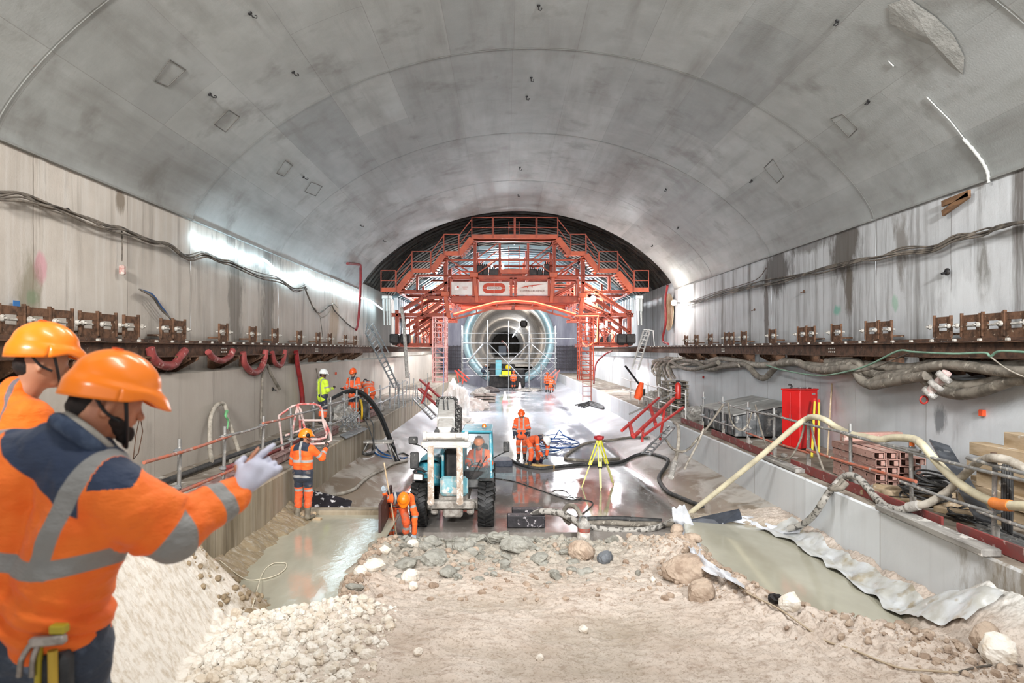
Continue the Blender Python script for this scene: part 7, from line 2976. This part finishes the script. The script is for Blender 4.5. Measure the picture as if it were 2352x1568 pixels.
mb.build('red_band', M('pump_red', '#b8503f', .7, c2='#8f6a60', scale=9), pu)
mb = MB()
mb.lathe([(.128, .40), (.12, .5), (.07, .54), (.05, .6)], p, (.03, 0, 1), 18)
mb.build('pump_head', m_cem, pu)
mb = MB()
mb.tube([p + V((-.08, 0, .5)), p + V((-.06, 0, .62)), p + V((.06, 0, .62)), p + V((.08, 0, .5))], .014, 6, sub=4)
mb.build('handle', m_galv, pu)
for k, (px, D, z, lab) in enumerate(((1208, 14.85, 0, 'black foam block at the slab edge, front one'), (1212, 15.45, 0, 'black foam block at the slab edge, rear one'))):
    q = P(px, 803, D)
    mb = MB()
    mb.cbox((q.x, D, .14), (.82 - .1 * k, .3, .26), bv=.02)
    single('foam_block', mb, M('foam_black', '#232124', .5, c2='#302c31', scale=6, bump=.3, splat='#b7b0b3', sp=(.6, .66), ss=9), lab, 'block')
# tripod
tp = GF(1376, 1120)
top = P(1376, 1008, tp.y)
tr = thing('tripod', 'yellow surveying tripod with red head standing on the wet slab', 'tripod', (tp.x, tp.y, 0))
for px, py in ((1336, 1119), (1380, 1128), (1409, 1113)):
    f = GF(px, py)
    mb = MB()
    m_ = top.lerp(f, .55)
    for s in (-.045, .045):
        mb.bar(top + V((s, 0, 0)), m_ + V((s * .8, 0, 0)), .03, .03)
    lg = mb.build('leg', M('tripod_yellow', '#e3df2f', .4, c2='#c9c04a', scale=6), tr)
    mb = MB()
    mb.bar(m_.lerp(top, .2), f.lerp(top, .06), .06, .035)
    mb.bar(f.lerp(top, .08), f, .025, .025)
    mb.build('extension', M('tripod_pale', '#d9d48a', .5), lg)
    mb = MB()
    mb.cbox(m_, (.12, .06, .05), bv=.01)
    mb.build('clamp', m_dark, lg)
mb = MB()
mb.lathe([(0, -.04), (.12, -.04), (.14, .0), (.14, .05), (.05, .07), (0, .07)], top + V((0, 0, .03)), (0, 0, 1), 6, False)
mb.build('head', M('tripod_red', '#b02a2e', .5), tr)
# blue cable heap
mb = MB()
rr = random.Random(12)
c = GF(1262, 1022)
for k in range(7):
    a0 = rr.random() * 6
    rx_, ry_ = rr.uniform(.5, .85), rr.uniform(.9, 2.0)
    ox, oy = rr.uniform(-.35, .35), rr.uniform(-.5, .5)
    mb.tube([(c.x + ox + rx_ * math.cos(a0 + i_ * .5), c.y + oy + ry_ * math.sin(a0 + i_ * .5), .03 + .02 * k + .03 * rr.random()) for i_ in range(11)], .022, 6, sub=4)
mb.tube([GF(1232, 1018, .03), P(1270, 1008, 27.5), P(1284, 988, 27.4), P(1292, 997, 27.4), P(1310, 1008, 27.3), GF(1330, 1016, .03), GF(1305, 1019, .03), GF(1280, 1014, .03)], .022, 6, sub=6)
single('cable_coil', mb, M('blue_hose', '#16529b', .4, c2='#123f7a', scale=5), 'untidy heap of bright blue cable on the slab right of the workers', 'coil')
mb = MB()
mb.bar(GF(1207, 1067, .05), GF(1275, 1072, .05), .16, .09, bv=.01)
single('plank', mb, M('fresh_wood', '#cba765', .7, c2='#b5904f', scale=6, stretch=(1, .3, 1)), 'short pale yellow plank on the slab beside the bent worker', 'plank')
mb = MB()
mb.cbox(GF(1150, 1060, .1), (.7, .9, .2), Matrix.Rotation(.1, 3, 'Z'), bv=.02)
single('pallet_box', mb, M('dark_blue_box', '#3c4150', .6, c2='#5a5f6b', scale=5), 'dark blue flat box behind the telehandler beside the bent worker', 'box')
mb = MB()
c = GF(1229, 1057, .06)
mb.ball(c, (.28, .4, .1), 8, f=lambda p: 1 + .4 * mnoise.noise(p * 4))
single('rag', mb, M('purple_rag', '#3f3350', .8), 'dark purple crumpled rag on the slab in front of the blue cable', 'rag')
# left haunch
mb = MB()
mb.poly([P(695, 1189, 14.15), P(795, 1193, 14.3), P(809, 1152, 14.95), P(701, 1123, 15.05)], .03)
m_marb = M('marbled_board', '#1f1b20', .4, c2='#2a252b', scale=4, splat='#d9d5d6', sp=(.56, .6), ss=6)
single('formwork_board', mb, m_marb, 'black board splashed with white lying against the left kerb', 'board')
mb = MB()
a, b = (-2.34, 12.75), (-2.42, 14.5)
mb.poly([(a[0], a[1], -.1), (b[0], b[1], -.1), (b[0], b[1], .98), (a[0], a[1], .95)], .05)
single('steel_plate', mb, M('panel_brown', '#4b2f2b', .6, c2='#3a2522', scale=3, splat='#8f857c', sp=(.64, .7), ss=8), 'dark brown upright steel panel at the pool edge beside the bending person', 'panel')
for k, (px, py, r_, L_) in enumerate(((705, 1186, .5, .36), (722, 1190, -.2, .3), (698, 1181, 1.0, .25))):
    mb = MB()
    q = P(px, py, 13.75)
    q.z = zf(q.x, q.y) + .05
    mb.cbox(q, (L_, .1, .06), Matrix.Rotation(r_, 3, 'Z'), bv=.008)
    single('wood_block', mb, m_wood, 'small piece of timber by the boots of the first kerb worker, %s' % ['largest', 'right one', 'left one'][k], 'timber')
for k, (o, r, lab) in enumerate(((0, .055, 'thick black hose arching from the left walkway over the guardrail to the slab, outer one'), (.14, .05, 'thick black hose arching from the left walkway over the guardrail to the slab, inner one'))):
    pts = [(762, 915, 21.5), (792, 900, 22.0), (818, 896, 22.4), (839, 906, 22.6), (859, 927, 22.8), (877, 956, 23), (891, 991, 23.2), (906, 1029, 23.4)]
    hose('hose', [P(a - 4 * k, b + 3 * k, c + o) for a, b, c in pts] + [GF(916 - 5 * k, 1058, .05)], r, M('black_hose', '#262728', .45), lab)
for k, L_ in enumerate([[(815, 975), (850, 1000), (868, 1032), (895, 1046), (930, 1052)], [(812, 978), (845, 1008), (862, 1040), (900, 1052), (935, 1050)], [(890, 1035), (905, 1045), (925, 1040), (938, 1046)]]):
    fhose('cable', L_, .025, m_blue if k < 2 else m_blk, ['blue cable hanging from the left kerb to the slab, upper one', 'blue cable hanging from the left kerb to the slab, lower one', 'dark cable crossing the two blue cables'][k], 'cable', 6)
fhose('hose', [(758, 1138), (790, 1132), (815, 1122), (835, 1103), (858, 1088), (880, 1078), (900, 1066), (935, 1058)], .045, m_hose_l, 'pale grey hose winding down the left haunch')
fhose('hose', [(828, 1022), (832, 1038), (845, 1042), (858, 1035), (850, 1010)], .05, m_blk, 'black hose bend hanging at the left kerb foot')
for k, L_ in enumerate([[(838, 960), (850, 990), (862, 1030)], [(843, 958), (857, 975), (858, 1030)]]):
    hose('cable', [P(a, b, 21.8 - (b - 958) * .01) for a, b in L_], .022, m_blk, 'black cable dropping over the left kerb, %s one' % ('left', 'right')[k], 'cable', n=6)
# small trestle
c = GF(868, 1050)
ts = thing('trestle', 'small dusty white trestle table frame on the left haunch', 'trestle', c)
mb = MB()
mb.cbox(c + V((0, 0, .5)), (.95, .5, .06), bv=.01)
mb.build('top', m_cem, ts)
for sx_ in (-1, 1):
    for sy_ in (-1, 1):
        mb = MB()
        mb.bar(c + V((sx_ * .3, sy_ * .15, .48)), c + V((sx_ * .55, sy_ * .3, -.05)), .035, .035)
        mb.build('leg', m_tube, ts)

# ================================================================ right haunch and kerb hoses
hose('hose', [GF(1580, 1182, .05), P(1660, 1118, 15.1), P(1745, 1049, 14.4), P(1820, 985, 13.9), P(1852, 962, 13.7), P(1872, 957, 13.3), P(1895, 964, 13.0), P(1925, 983, 12.7), P(1952, 996, 12.1), P(1990, 1004, 11.5), P(2020, 1010, 11.0), P(2050, 1005, 10.7), P(2094, 1007, 10.2),
              P(2115, 1018, 9.9), P(2137, 1043, 9.7), P(2165, 1075, 9.5), P(2200, 1107, 9.2), P(2244, 1136, 8.9), P(2287, 1155, 8.5), P(2323, 1161, 8.1), P(2400, 1163, 7.6)], .058, m_cream, 'long cream hose rising from the slab over the right guardrail to the picture edge', n=12)
mb = MB()
mb.tube([P(2282, 1154, 8.5), P(2300, 1159, 8.33), P(2323, 1161, 8.1)], .068, 14, sub=8, rf=lambda t: 1 + .06 * math.sin(t * 60))
single('tape_wrap', mb, M('orange_wrap', '#f08a3a', .6), 'orange tape wound round the long cream hose at the right edge', 'tape')
hose('hose', [P(2105, 1162, 9.75), P(2137, 1153, 9.6), P(2180, 1125, 9.4), P(2209, 1096, 9.2), P(2244, 1064, 8.9), P(2262, 1055, 8.7), P(2280, 1051, 8.4), P(2316, 1057, 8.2), P(2352, 1075, 8.0), P(2420, 1110, 7.7)], .055, m_hose_l, 'pale grey hose crossing under the cream hose and over the nearest right post', n=12)
hose('hose', [P(2098, 1163, 9.8), P(2066, 1171, 10.0), P(2037, 1164, 10.4), P(2012, 1143, 10.9), P(1994, 1121, 11.2), P(1969, 1096, 11.6), P(1944, 1092, 11.9), P(1923, 1108, 12.1), P(1898, 1139, 11.85), P(1873, 1178, 12.15), P(1845, 1203, 12.6), P(1812, 1214, 12.9)], .06, mm, 'mottled dark hose hanging over the right kerb down to the plastic sheet', n=10)
mb = MB()
mb.cyl(P(2086, 1165, 9.85), P(2110, 1160, 9.7), .072, n=12)
single('hose_coupling', mb, m_cem, 'crusted coupling joining the dark hose and the pale grey hose on the right kerb', 'coupling')
mb = MB()
mb.tube([P(1935, 1104, 11.6), P(1925, 1116, 11.5), P(1908, 1122, 11.6), P(1930, 1122, 11.4), P(1945, 1108, 11.4)], .05, 7, sub=3)
single('rag', mb, m_hose, 'grey rag draped over the right kerb under the mottled hose', 'rag')
hose('hose', [P(1548, 969, 19.6), P(1557, 978, 19.0), P(1559, 1005, 18.3), P(1556, 1035, 17.9), P(1549, 1062, 17.4)], .05, m_hose_l, 'pale hose hanging over the end of the near right kerb')
mb = MB()
mb.cyl(P(1549, 1062, 17.4), P(1541, 1095, 16.6), .07, n=12)
single('pipe', mb, m_cem, 'short open grey pipe lying at the end of the pale hanging hose', 'pipe')
hose('cable', [P(1662, 928, 17.5), P(1640, 960, 17.6), P(1618, 990, 17.6), P(1600, 1010, 17.5), P(1583, 1030, 17.3), P(1565, 1037, 17.3), P(1545, 1030, 17.6), P(1530, 1010, 18.0)], .03, m_hose, 'dark hose sagging in front of the near right kerb', 'hose', n=7)
hose('cable', [P(1616, 985, 17.5), P(1604, 1015, 17.3), P(1592, 1038, 17.0), P(1580, 1060, 16.6), P(1573, 1076, 16.2)], .028, m_hose_l, 'pale stick like cable leaning on the near right kerb', 'cable', n=7)
for k, L_ in enumerate([[(1672, 925, 17.6), (1680, 968, 17.0), (1700, 988, 16.7), (1716, 978, 16.6), (1728, 945, 16.6)], [(1735, 930, 16.8), (1745, 975, 15.9), (1756, 1012, 15.3), (1762, 1025, 15.0)], [(1850, 968, 13.7), (1838, 1010, 13.9), (1820, 1045, 14.0), (1800, 1055, 14.3), (1770, 1045, 14.8)],
                        [(1862, 965, 13.6), (1868, 1000, 13.4), (1878, 1040, 13.0), (1892, 1080, 12.6)]]):
    hose('cable', [P(*p) for p in L_], .022, m_hose, ['thin grey hose looping below the guardrail in front of the container', 'thin grey hose hanging straight from the guardrail left of the cabinet',
         'thin grey hose curving under the cream hose in front of the cabinet', 'thin grey hose hanging from the post right of the cabinet'][k], 'cable', n=6)
# far right black cables on the slab
for k in range(4):
    fhose('cable', [(1322 + 6 * k, 930 + k * 2), (1345 + 5 * k, 925 + k), (1358, 922 + 3 * k), (1385, 932 + 2 * k), (1372 + 4 * k, 936)], .05, m_blk, 'black hose curled on the slab below the orange ladder, %s from the left' % ORD[k], 'hose', 6, group='black hoses below the orange ladder')
# black board dam and plastic
mb = MB()
mb.poly([P(1578, 1194, 13.95), P(1655, 1201, 13.75), P(1704, 1188, 13.5), P(1698, 1168, 13.6), P(1630, 1182, 13.85)], .04)
single('formwork_board', mb, M('board_dark', '#2e323b', .5, c2='#3d424c', scale=4, splat='#9b9da3', sp=(.66, .72), ss=9), 'dark wedge shaped board at the head of the right pool', 'board')
m_pl = M('plastic_sheet', '#dfe1e6', .35, c2='#c3c5ca', scale=3, bump=.3, spec=.6)
m_pl2 = M('plastic_film', '#d5d7d8', .3, c2='#bdbbb3', scale=2.2, a=.4, b=.6, bump=.5, bs=5, spec=.6, splat='#a89d88', sp=(.58, .66), ss=2.5)


def ribbon(name, rows, mat, label, cat='plastic sheet', nu=14, amp=.05):
    L_ = [r[0] for r in rows]
    Rr = [r[1] for r in rows]
    a, b = catmull(L_, 8), catmull(Rr, 8)
    mb = MB()
    n = len(a) - 1

    def f(u, v):
        i_ = min(int(v * n + 1e-6), n)
        p = V(a[i_]).lerp(V(b[i_]), u)
        w = math.sin(PI * u)
        return p + V((0, 0, 1)) * w * amp * (math.sin(u * 14 + v * 9) * .7 + 1.2 * mnoise.noise(V((u * 5, v * 9, 3)))) + V((0, -1, 0)) * w * amp
    mb.grid(f, nu, n)
    return single(name, mb, mat, label, cat)


o_ = ribbon('plastic_sheet', [tuple(P(a_, b_, min(c_, GD(a_, b_) - .4)) for a_, b_, c_ in rr_) for rr_ in [((1543, 1166, 14.3), (1572, 1157, 14.5)), ((1547, 1195, 14.2), (1587, 1190, 14.3)), ((1566, 1225, 13.8), (1600, 1222, 14.0)), ((1583, 1258, 13.2), (1612, 1258, 13.5)),
                              ((1588, 1275, 12.7), (1618, 1280, 13.0)), ((1620, 1312, 11.9), (1640, 1296, 12.3)), ((1670, 1330, 11.2), (1660, 1308, 11.6)), ((1712, 1352, 10.6), (1700, 1316, 11.0))]], m_pl, 'twisted white plastic sheet running from the slab corner along the ridge')
mb = MB()


def memb(u, v):
    y = 13.3 - 5.6 * v
    xs = float(np.interp(y, [7.7, 8.5, 9.5, 11, 12.5, 13.3], [5.3, 5.25, 5.28, 5.33, 5.3, 5.0]))
    x = xs - .12 + (5.72 - xs + .02) * u + .04 * math.sin(v * 40)
    z = max(float(ground_z(x, y, False)), WR - .02) + .03 + .03 * abs(mnoise.noise(V((u * 4, v * 14, 1)))) + .05 * (1 - u) ** 3 * abs(math.sin(v * 30))
    return (x, y, z)


mb.grid(memb, 22, 130)
single('plastic_sheet', mb, m_pl2, 'long wrinkled plastic film lining the bank between right pool and kerb', 'plastic sheet')
ribbon('plastic_sheet', [(P(1680, 1198, 13.8), P(1690, 1183, 14.0)), (P(1720, 1205, 13.6), P(1728, 1186, 13.8)), (P(1760, 1220, 13.2), P(1765, 1197, 13.6)), (P(1800, 1225, 12.9), P(1805, 1208, 13.3)), (P(1835, 1222, 12.6), P(1838, 1212, 13.0))], m_pl, 'crumpled roll of white plastic at the head of the right pool')


def ground_line(L_, r, mat, lab, cat='cord', dz=.01):
    pts = []
    for a, b in L_:
        D = GD(a, b)
        q = P(a, b, D)
        pts.append(V((q.x, q.y, max(float(ground_z(q.x, q.y, False)), (WL if q.x < 0 else WR) if dz else -9) + r + dz)))
    return hose('cord', pts, r, mat, lab, cat, n=5)


ground_line([(1640, 1310), (1668, 1330), (1690, 1350), (1720, 1370), (1790, 1405), (1850, 1450), (1900, 1477), (1960, 1500), (2060, 1540), (2140, 1548), (2200, 1552)], .012, M('cord_tan', '#b9a890', .8), 'thin tan cord along the earth ridge beside the right pool')
ground_line([(2200, 1552), (2240, 1540), (2300, 1532), (2350, 1536)], .012, m_cab, 'dark cord end below the big smooth white rock')
ground_line([(505, 1290), (560, 1338), (600, 1368), (635, 1384), (655, 1382), (657, 1360), (645, 1342), (625, 1338), (603, 1350), (585, 1378), (578, 1405)], .008, M('cord_cream', '#e5dcc6', .7), 'thin cream cord curling across the left pool')
mb = MB()
q = P(1782, 1382, GD(1782, 1382))
mb.ball((q.x, q.y, float(ground_z(q.x, q.y)) + .04), (.1, .08, .06), 6, f=lambda p: 1 + .4 * mnoise.noise(p * 3), smooth=False)
single('plastic_scrap', mb, m_dark, 'crumpled black scrap beside the white rock at the right pool', 'scrap')

# ================================================================ far end of the tunnel
sc_ = thing('scaffold', 'tall galvanised scaffold standing in front of the round tunnel mouth', 'scaffold', (ec.x, 62, 0))
SD = 63.0


def ZS_(x, y, D=SD):
    return Q(x, y, D)


for i, (x, yt) in enumerate(((755, 900), (940, 862), (1092, 868), (1242, 905), (1430, 905), (1330, 1180))):
    for D in (SD, SD + 1.5):
        p = ZS_(x, yt)
        mb = MB()
        mb.cyl((p.x, D, 0), (p.x, D, p.z), .045, n=6)
        mb.build('standard', m_galv, sc_)
for x1, x2, y in ((755, 1440, 957), (755, 1440, 1028), (940, 1430, 1100), (755, 1440, 1170), (755, 1440, 1140), (1242, 1570, 995), (755, 1430, 1215), (780, 1430, 1262)):
    mb = MB()
    a, b = ZS_(x1, y), ZS_(x2, y)
    mb.cyl(a, b, .035, n=6)
    mb.build('ledger', m_galv, sc_)
for x1, y1, x2, y2, r in ((910, 1035, 790, 1170, .10), (950, 1035, 1088, 1172, .05), (1235, 1035, 1095, 1172, .05), (1255, 1035, 1430, 1185, .05), (1085, 1172, 1190, 1280, .06), (790, 1180, 870, 1260, .06), (1250, 1180, 1320, 1260, .04), (1430, 1180, 1300, 1290, .04), (1330, 1180, 1430, 1280, .04)):
    mb = MB()
    mb.cyl(ZS_(x1, y1), ZS_(x2, y2), r, n=6)
    mb.build('brace', m_galv, sc_)
# yellow machine with lamp
q = P(1165, 866, 69)
ym = thing('drilling_machine', 'small dark machine with yellow cover in front of the round tunnel', 'machine', (q.x, 69, 0))
mb = MB()
mb.cbox((q.x - .5, 69.6, 1.2), (2.6, 1.2, 2.4), bv=.1)
mb.cbox((q.x + 1.0, 69.6, 1.0), (1.6, 1, 1.9), bv=.1)
mb.build('body', m_dark, ym)
mb = MB()
mb.cbox(P(1163, 857, 68.4), (.95, .3, .5), bv=.05)
mb.cbox(P(1159, 862, 68.2), (1.1, .3, .2), bv=.05)
mb.build('yellow_cover', M('machine_yellow', '#dfe21e', .5), ym)
mb = MB()
mb.ball(P(1167, 843, 68.6), .28, 8)
mb.build('yellow_drum', M('drum_yellow', '#e8c812', .4), ym)
mb = MB()
mb.cbox(P(1145, 845, 68.8), (.6, .5, 1.6), bv=.04)
mb.build('teal_cabinet', M('far_teal', '#6fb3c0', .5), ym)
mb = MB()
mb.cbox(P(1154, 805, 78), (.9, .6, 1.1), bv=.05)
single('control_box', mb, M('box_grey', '#5b6470', .6), 'grey upright box inside the round tunnel', 'box')
# lamps inside the bore
mb = MB()
for k in range(9):
    y = 95 + k * 11
    mb.cyl((ec.x + 2.0, y, ec.z + 2.55), (ec.x + 2.0, y + 9, ec.z + 2.55), .09, n=6)
single('lamp_row', mb, m_white_e, 'row of tube lamps receding along the upper right of the round tunnel', 'lamps')
mb = MB()
mb.cbox((ec.x + 1.8, 80, ec.z + 1.9), (.9, 2, .8), bv=.2)
single('fan_unit', mb, m_dark, 'dark fan unit hanging at the upper right in the round tunnel', 'fan')
hose('pipe', [(ec.x - .8, 110, ec.z + .3), (ec.x - .2, 100, ec.z - .4), (ec.x + .1, 90, ec.z - 1.2)], .14, m_redh2, 'red pipe curving inside the round tunnel', 'pipe')
# cones
for k, (px, py, lab) in enumerate(((1160, 925, 'white and pink traffic cone on the wet slab, nearer one'), (1194, 898, 'white and pink traffic cone on the wet slab, farther one'))):
    q = G(px, py)
    cn = thing('traffic_cone', lab, 'cone', q)
    mb = MB()
    mb.lathe([(.22, .03), (.05, .82), (.0, .83)], q, (0, 0, 1), 12)
    mb.build('cone_body', M('cone_white', '#f1e4e2', .6), cn)
    mb = MB()
    mb.cbox(q + V((0, 0, .02)), (.5, .5, .05), bv=.01)
    mb.lathe([(.225, .04), (.185, .2)], q, (0, 0, 1), 12)
    mb.build('cone_base', M('cone_pink', '#e59a98', .6), cn)
# far left junk
m_pale = M('pale_sheet', '#e3ddd6', .8, c2='#c9bfb5', scale=2, bump=.5)
for k, (px, py, w_, h_, D, m_, lab) in enumerate([
    (1045, 905, 1.6, 1.9, 40, m_pale, 'tall white tarpaulin heap beside the far left kerb'), (1085, 905, 2.2, .7, 44, m_pale, 'low white tarpaulin heap right of the tall one'),
    (1050, 930, 1.8, .4, 36, m_pale, 'low pale sheeting on the slab behind the telehandler'), (1105, 888, 1.6, .6, 58, m_cem, 'grey heap of material far away left of the cones'), (1125, 880, 1.8, .5, 62, M('far_dark', '#6b625f', .8, c2='#4a4341', scale=4), 'dark heap of material far away in the centre'),
    (1215, 885, 2.6, .3, 64, m_cem, 'low grey material spread before the round tunnel')]):
    q = P(px, py, D)
    mb = MB()
    mb.ball((q.x, D, .0), (w_ / 2, w_ * .6, h_), 14, f=lambda p: 1 + .38 * mnoise.noise(p * 2.6 + V((px, 0, 0))), smooth=False)
    single('sheeting_heap', mb, m_, lab, 'heap')
for k in range(6):
    q = P(1102 + (k % 2) * 22, 905, 50)
    mb = MB()
    mb.cbox((q.x, 50 + .02 * k, .12 + .22 * (k // 2)), (.85, 1.1, .16), Matrix.Rotation(.05 * k, 3, 'Z'), bv=.01)
    single('pallet', mb, M('far_pallet', '#7d6f66', .8, c2='#a59a90', scale=5), 'dark pallet in the %s stack far down the slab, %s layer' % ('left' if k % 2 == 0 else 'right', ['bottom', 'middle', 'top'][k // 2]), 'pallet')
q = G(1061, 932)
mb = MB()
mb.cbox((q.x, q.y, .32), (.6, .5, .62), bv=.03)
single('cable_drum_box', mb, MATS['speckled'], 'speckled black and white block on the slab behind the telehandler boom', 'block')
for k, (px, py, D, s_, lab) in enumerate(((1058, 862, 60, 1, 'bright red steel barrier at the far left below the round tunnel'), (1272, 862, 62, -1, 'pale red stair rail beside the far right kerb'))):
    beams('barrier_rail', lab, 'barrier', [(P(px - 14 * s_, py - 12, D), P(px + 14 * s_, py + 14, D), .12), (P(px - 6 * s_, py - 14, D), P(px + 20 * s_, py + 8, D), .1), (P(px + 8 * s_, py - 4, D), P(px + 4 * s_, py + 20, D), .09), (P(px - 10 * s_, py - 10, D), P(px - 4 * s_, py + 16, D), .09)],
          M('bright_red', '#e8503c', .5) if k == 0 else M('salmon_rail', '#d98a7e', .5))
hose('cable', [P(1018, 683, 34.8), P(1018, 780, 34.6), P(1019, 850, 34.4), P(1017, 915, 34.0)], .02, M('pale_blue', '#8fa5d6', .5), 'thin pale blue rope hanging from the left leg of the gantry', 'rope', n=5)
beams('scaffold_pole', 'pale pole leaning against the far right wall below the ladder', 'pole', [(P(1436, 840, 29), P(1474, 890, 29.5), .07)], m_dark)
hose('hose', [W(1406, 806, XLR - .3), W(1392, 812, XLR - .5), W(1372, 830, 6.9), W(1366, 850, 6.6), W(1364, 880, 6.4)], .06, m_redh2, 'red hose curving down at the right end of the gantry')
# ================================================================ light
w = bpy.data.worlds.new('world')
SC.world = w
w.use_nodes = True
bg = w.node_tree.nodes['Background']
bg.inputs[0].default_value = (.93, .97, 1, 1)
bg.inputs[1].default_value = .95


def area(name, loc, target, size, energy, col=(1, 1, 1), sy=None, spread=None):
    d = bpy.data.lights.new(name, 'AREA')
    d.energy = energy
    d.color = col
    d.size = size
    if sy:
        d.shape = 'RECTANGLE'
        d.size_y = sy
    if spread:
        d.spread = spread
    o = bpy.data.objects.new(name, d)
    COL.objects.link(o)
    o.location = loc
    o.rotation_euler = (V(target) - V(loc)).to_track_quat('-Z', 'Y').to_euler()
    return o


def point(name, loc, energy, col=(1, 1, 1), r=.1):
    d = bpy.data.lights.new(name, 'POINT')
    d.energy = energy
    d.color = col
    d.shadow_soft_size = r
    o = bpy.data.objects.new(name, d)
    COL.objects.link(o)
    o.location = loc
    return o


# added fill lights, unseen behind the camera, aimed to brighten walls and vault
area('rear_fill', (-3.2, -4, 8.2), (-2, 26, 5.5), 1.6, 600, (1, .975, .95), 1.2, 1.15)
area('rear_fill', (4.8, -4, 8.2), (4, 26, 5.5), 1.6, 680, (.97, .985, 1), 1.2, 1.15)
# added fill lights out of view above the frame, brightening walls and kerbs
for y, e in ((1.5, 190), (6.0, 250), (10.6, 360)):
    area('crown_fill', (.9, y, 10.15), (.9, y + .6, 0), 3.2, e, (1, .985, .965), .5)
# lamps on the gantry, inside it and beyond
point('gantry_lamp', P(1362, 686, 35.6), 500, (1, .96, .93), .12)
point('wall_lamp', W(1548, 695, 8.0), 220, (1, .95, .9), .12)
for x in (-4, 0, 5):
    point('form_lamp', (x, 41, 8.2 - abs(x) * .25), 1700, (.9, .96, 1), .3)
for x in (-5.5, 6.8):
    point('side_lamp', (x, 41, 5.2), 600, (.95, .97, 1), .3)
for y in (50, 62):
    for x in (-3.6, 5):
        point('far_lamp', (x, y, 6.8), 1500, (.97, .97, 1), .3)
for y in (80, 110, 150):
    point('bore_lamp', (1.5, y, 6.6), 800, (1, .95, .88), .2)

cy = SC.cycles
cy.max_bounces = 4
cy.diffuse_bounces = 2
cy.glossy_bounces = 2
cy.transmission_bounces = 4
cy.transparent_max_bounces = 4
cy.caustics_reflective = False
cy.caustics_refractive = False
cy.use_denoising = True
cy.adaptive_threshold = .1
cy.light_sampling_threshold = .03
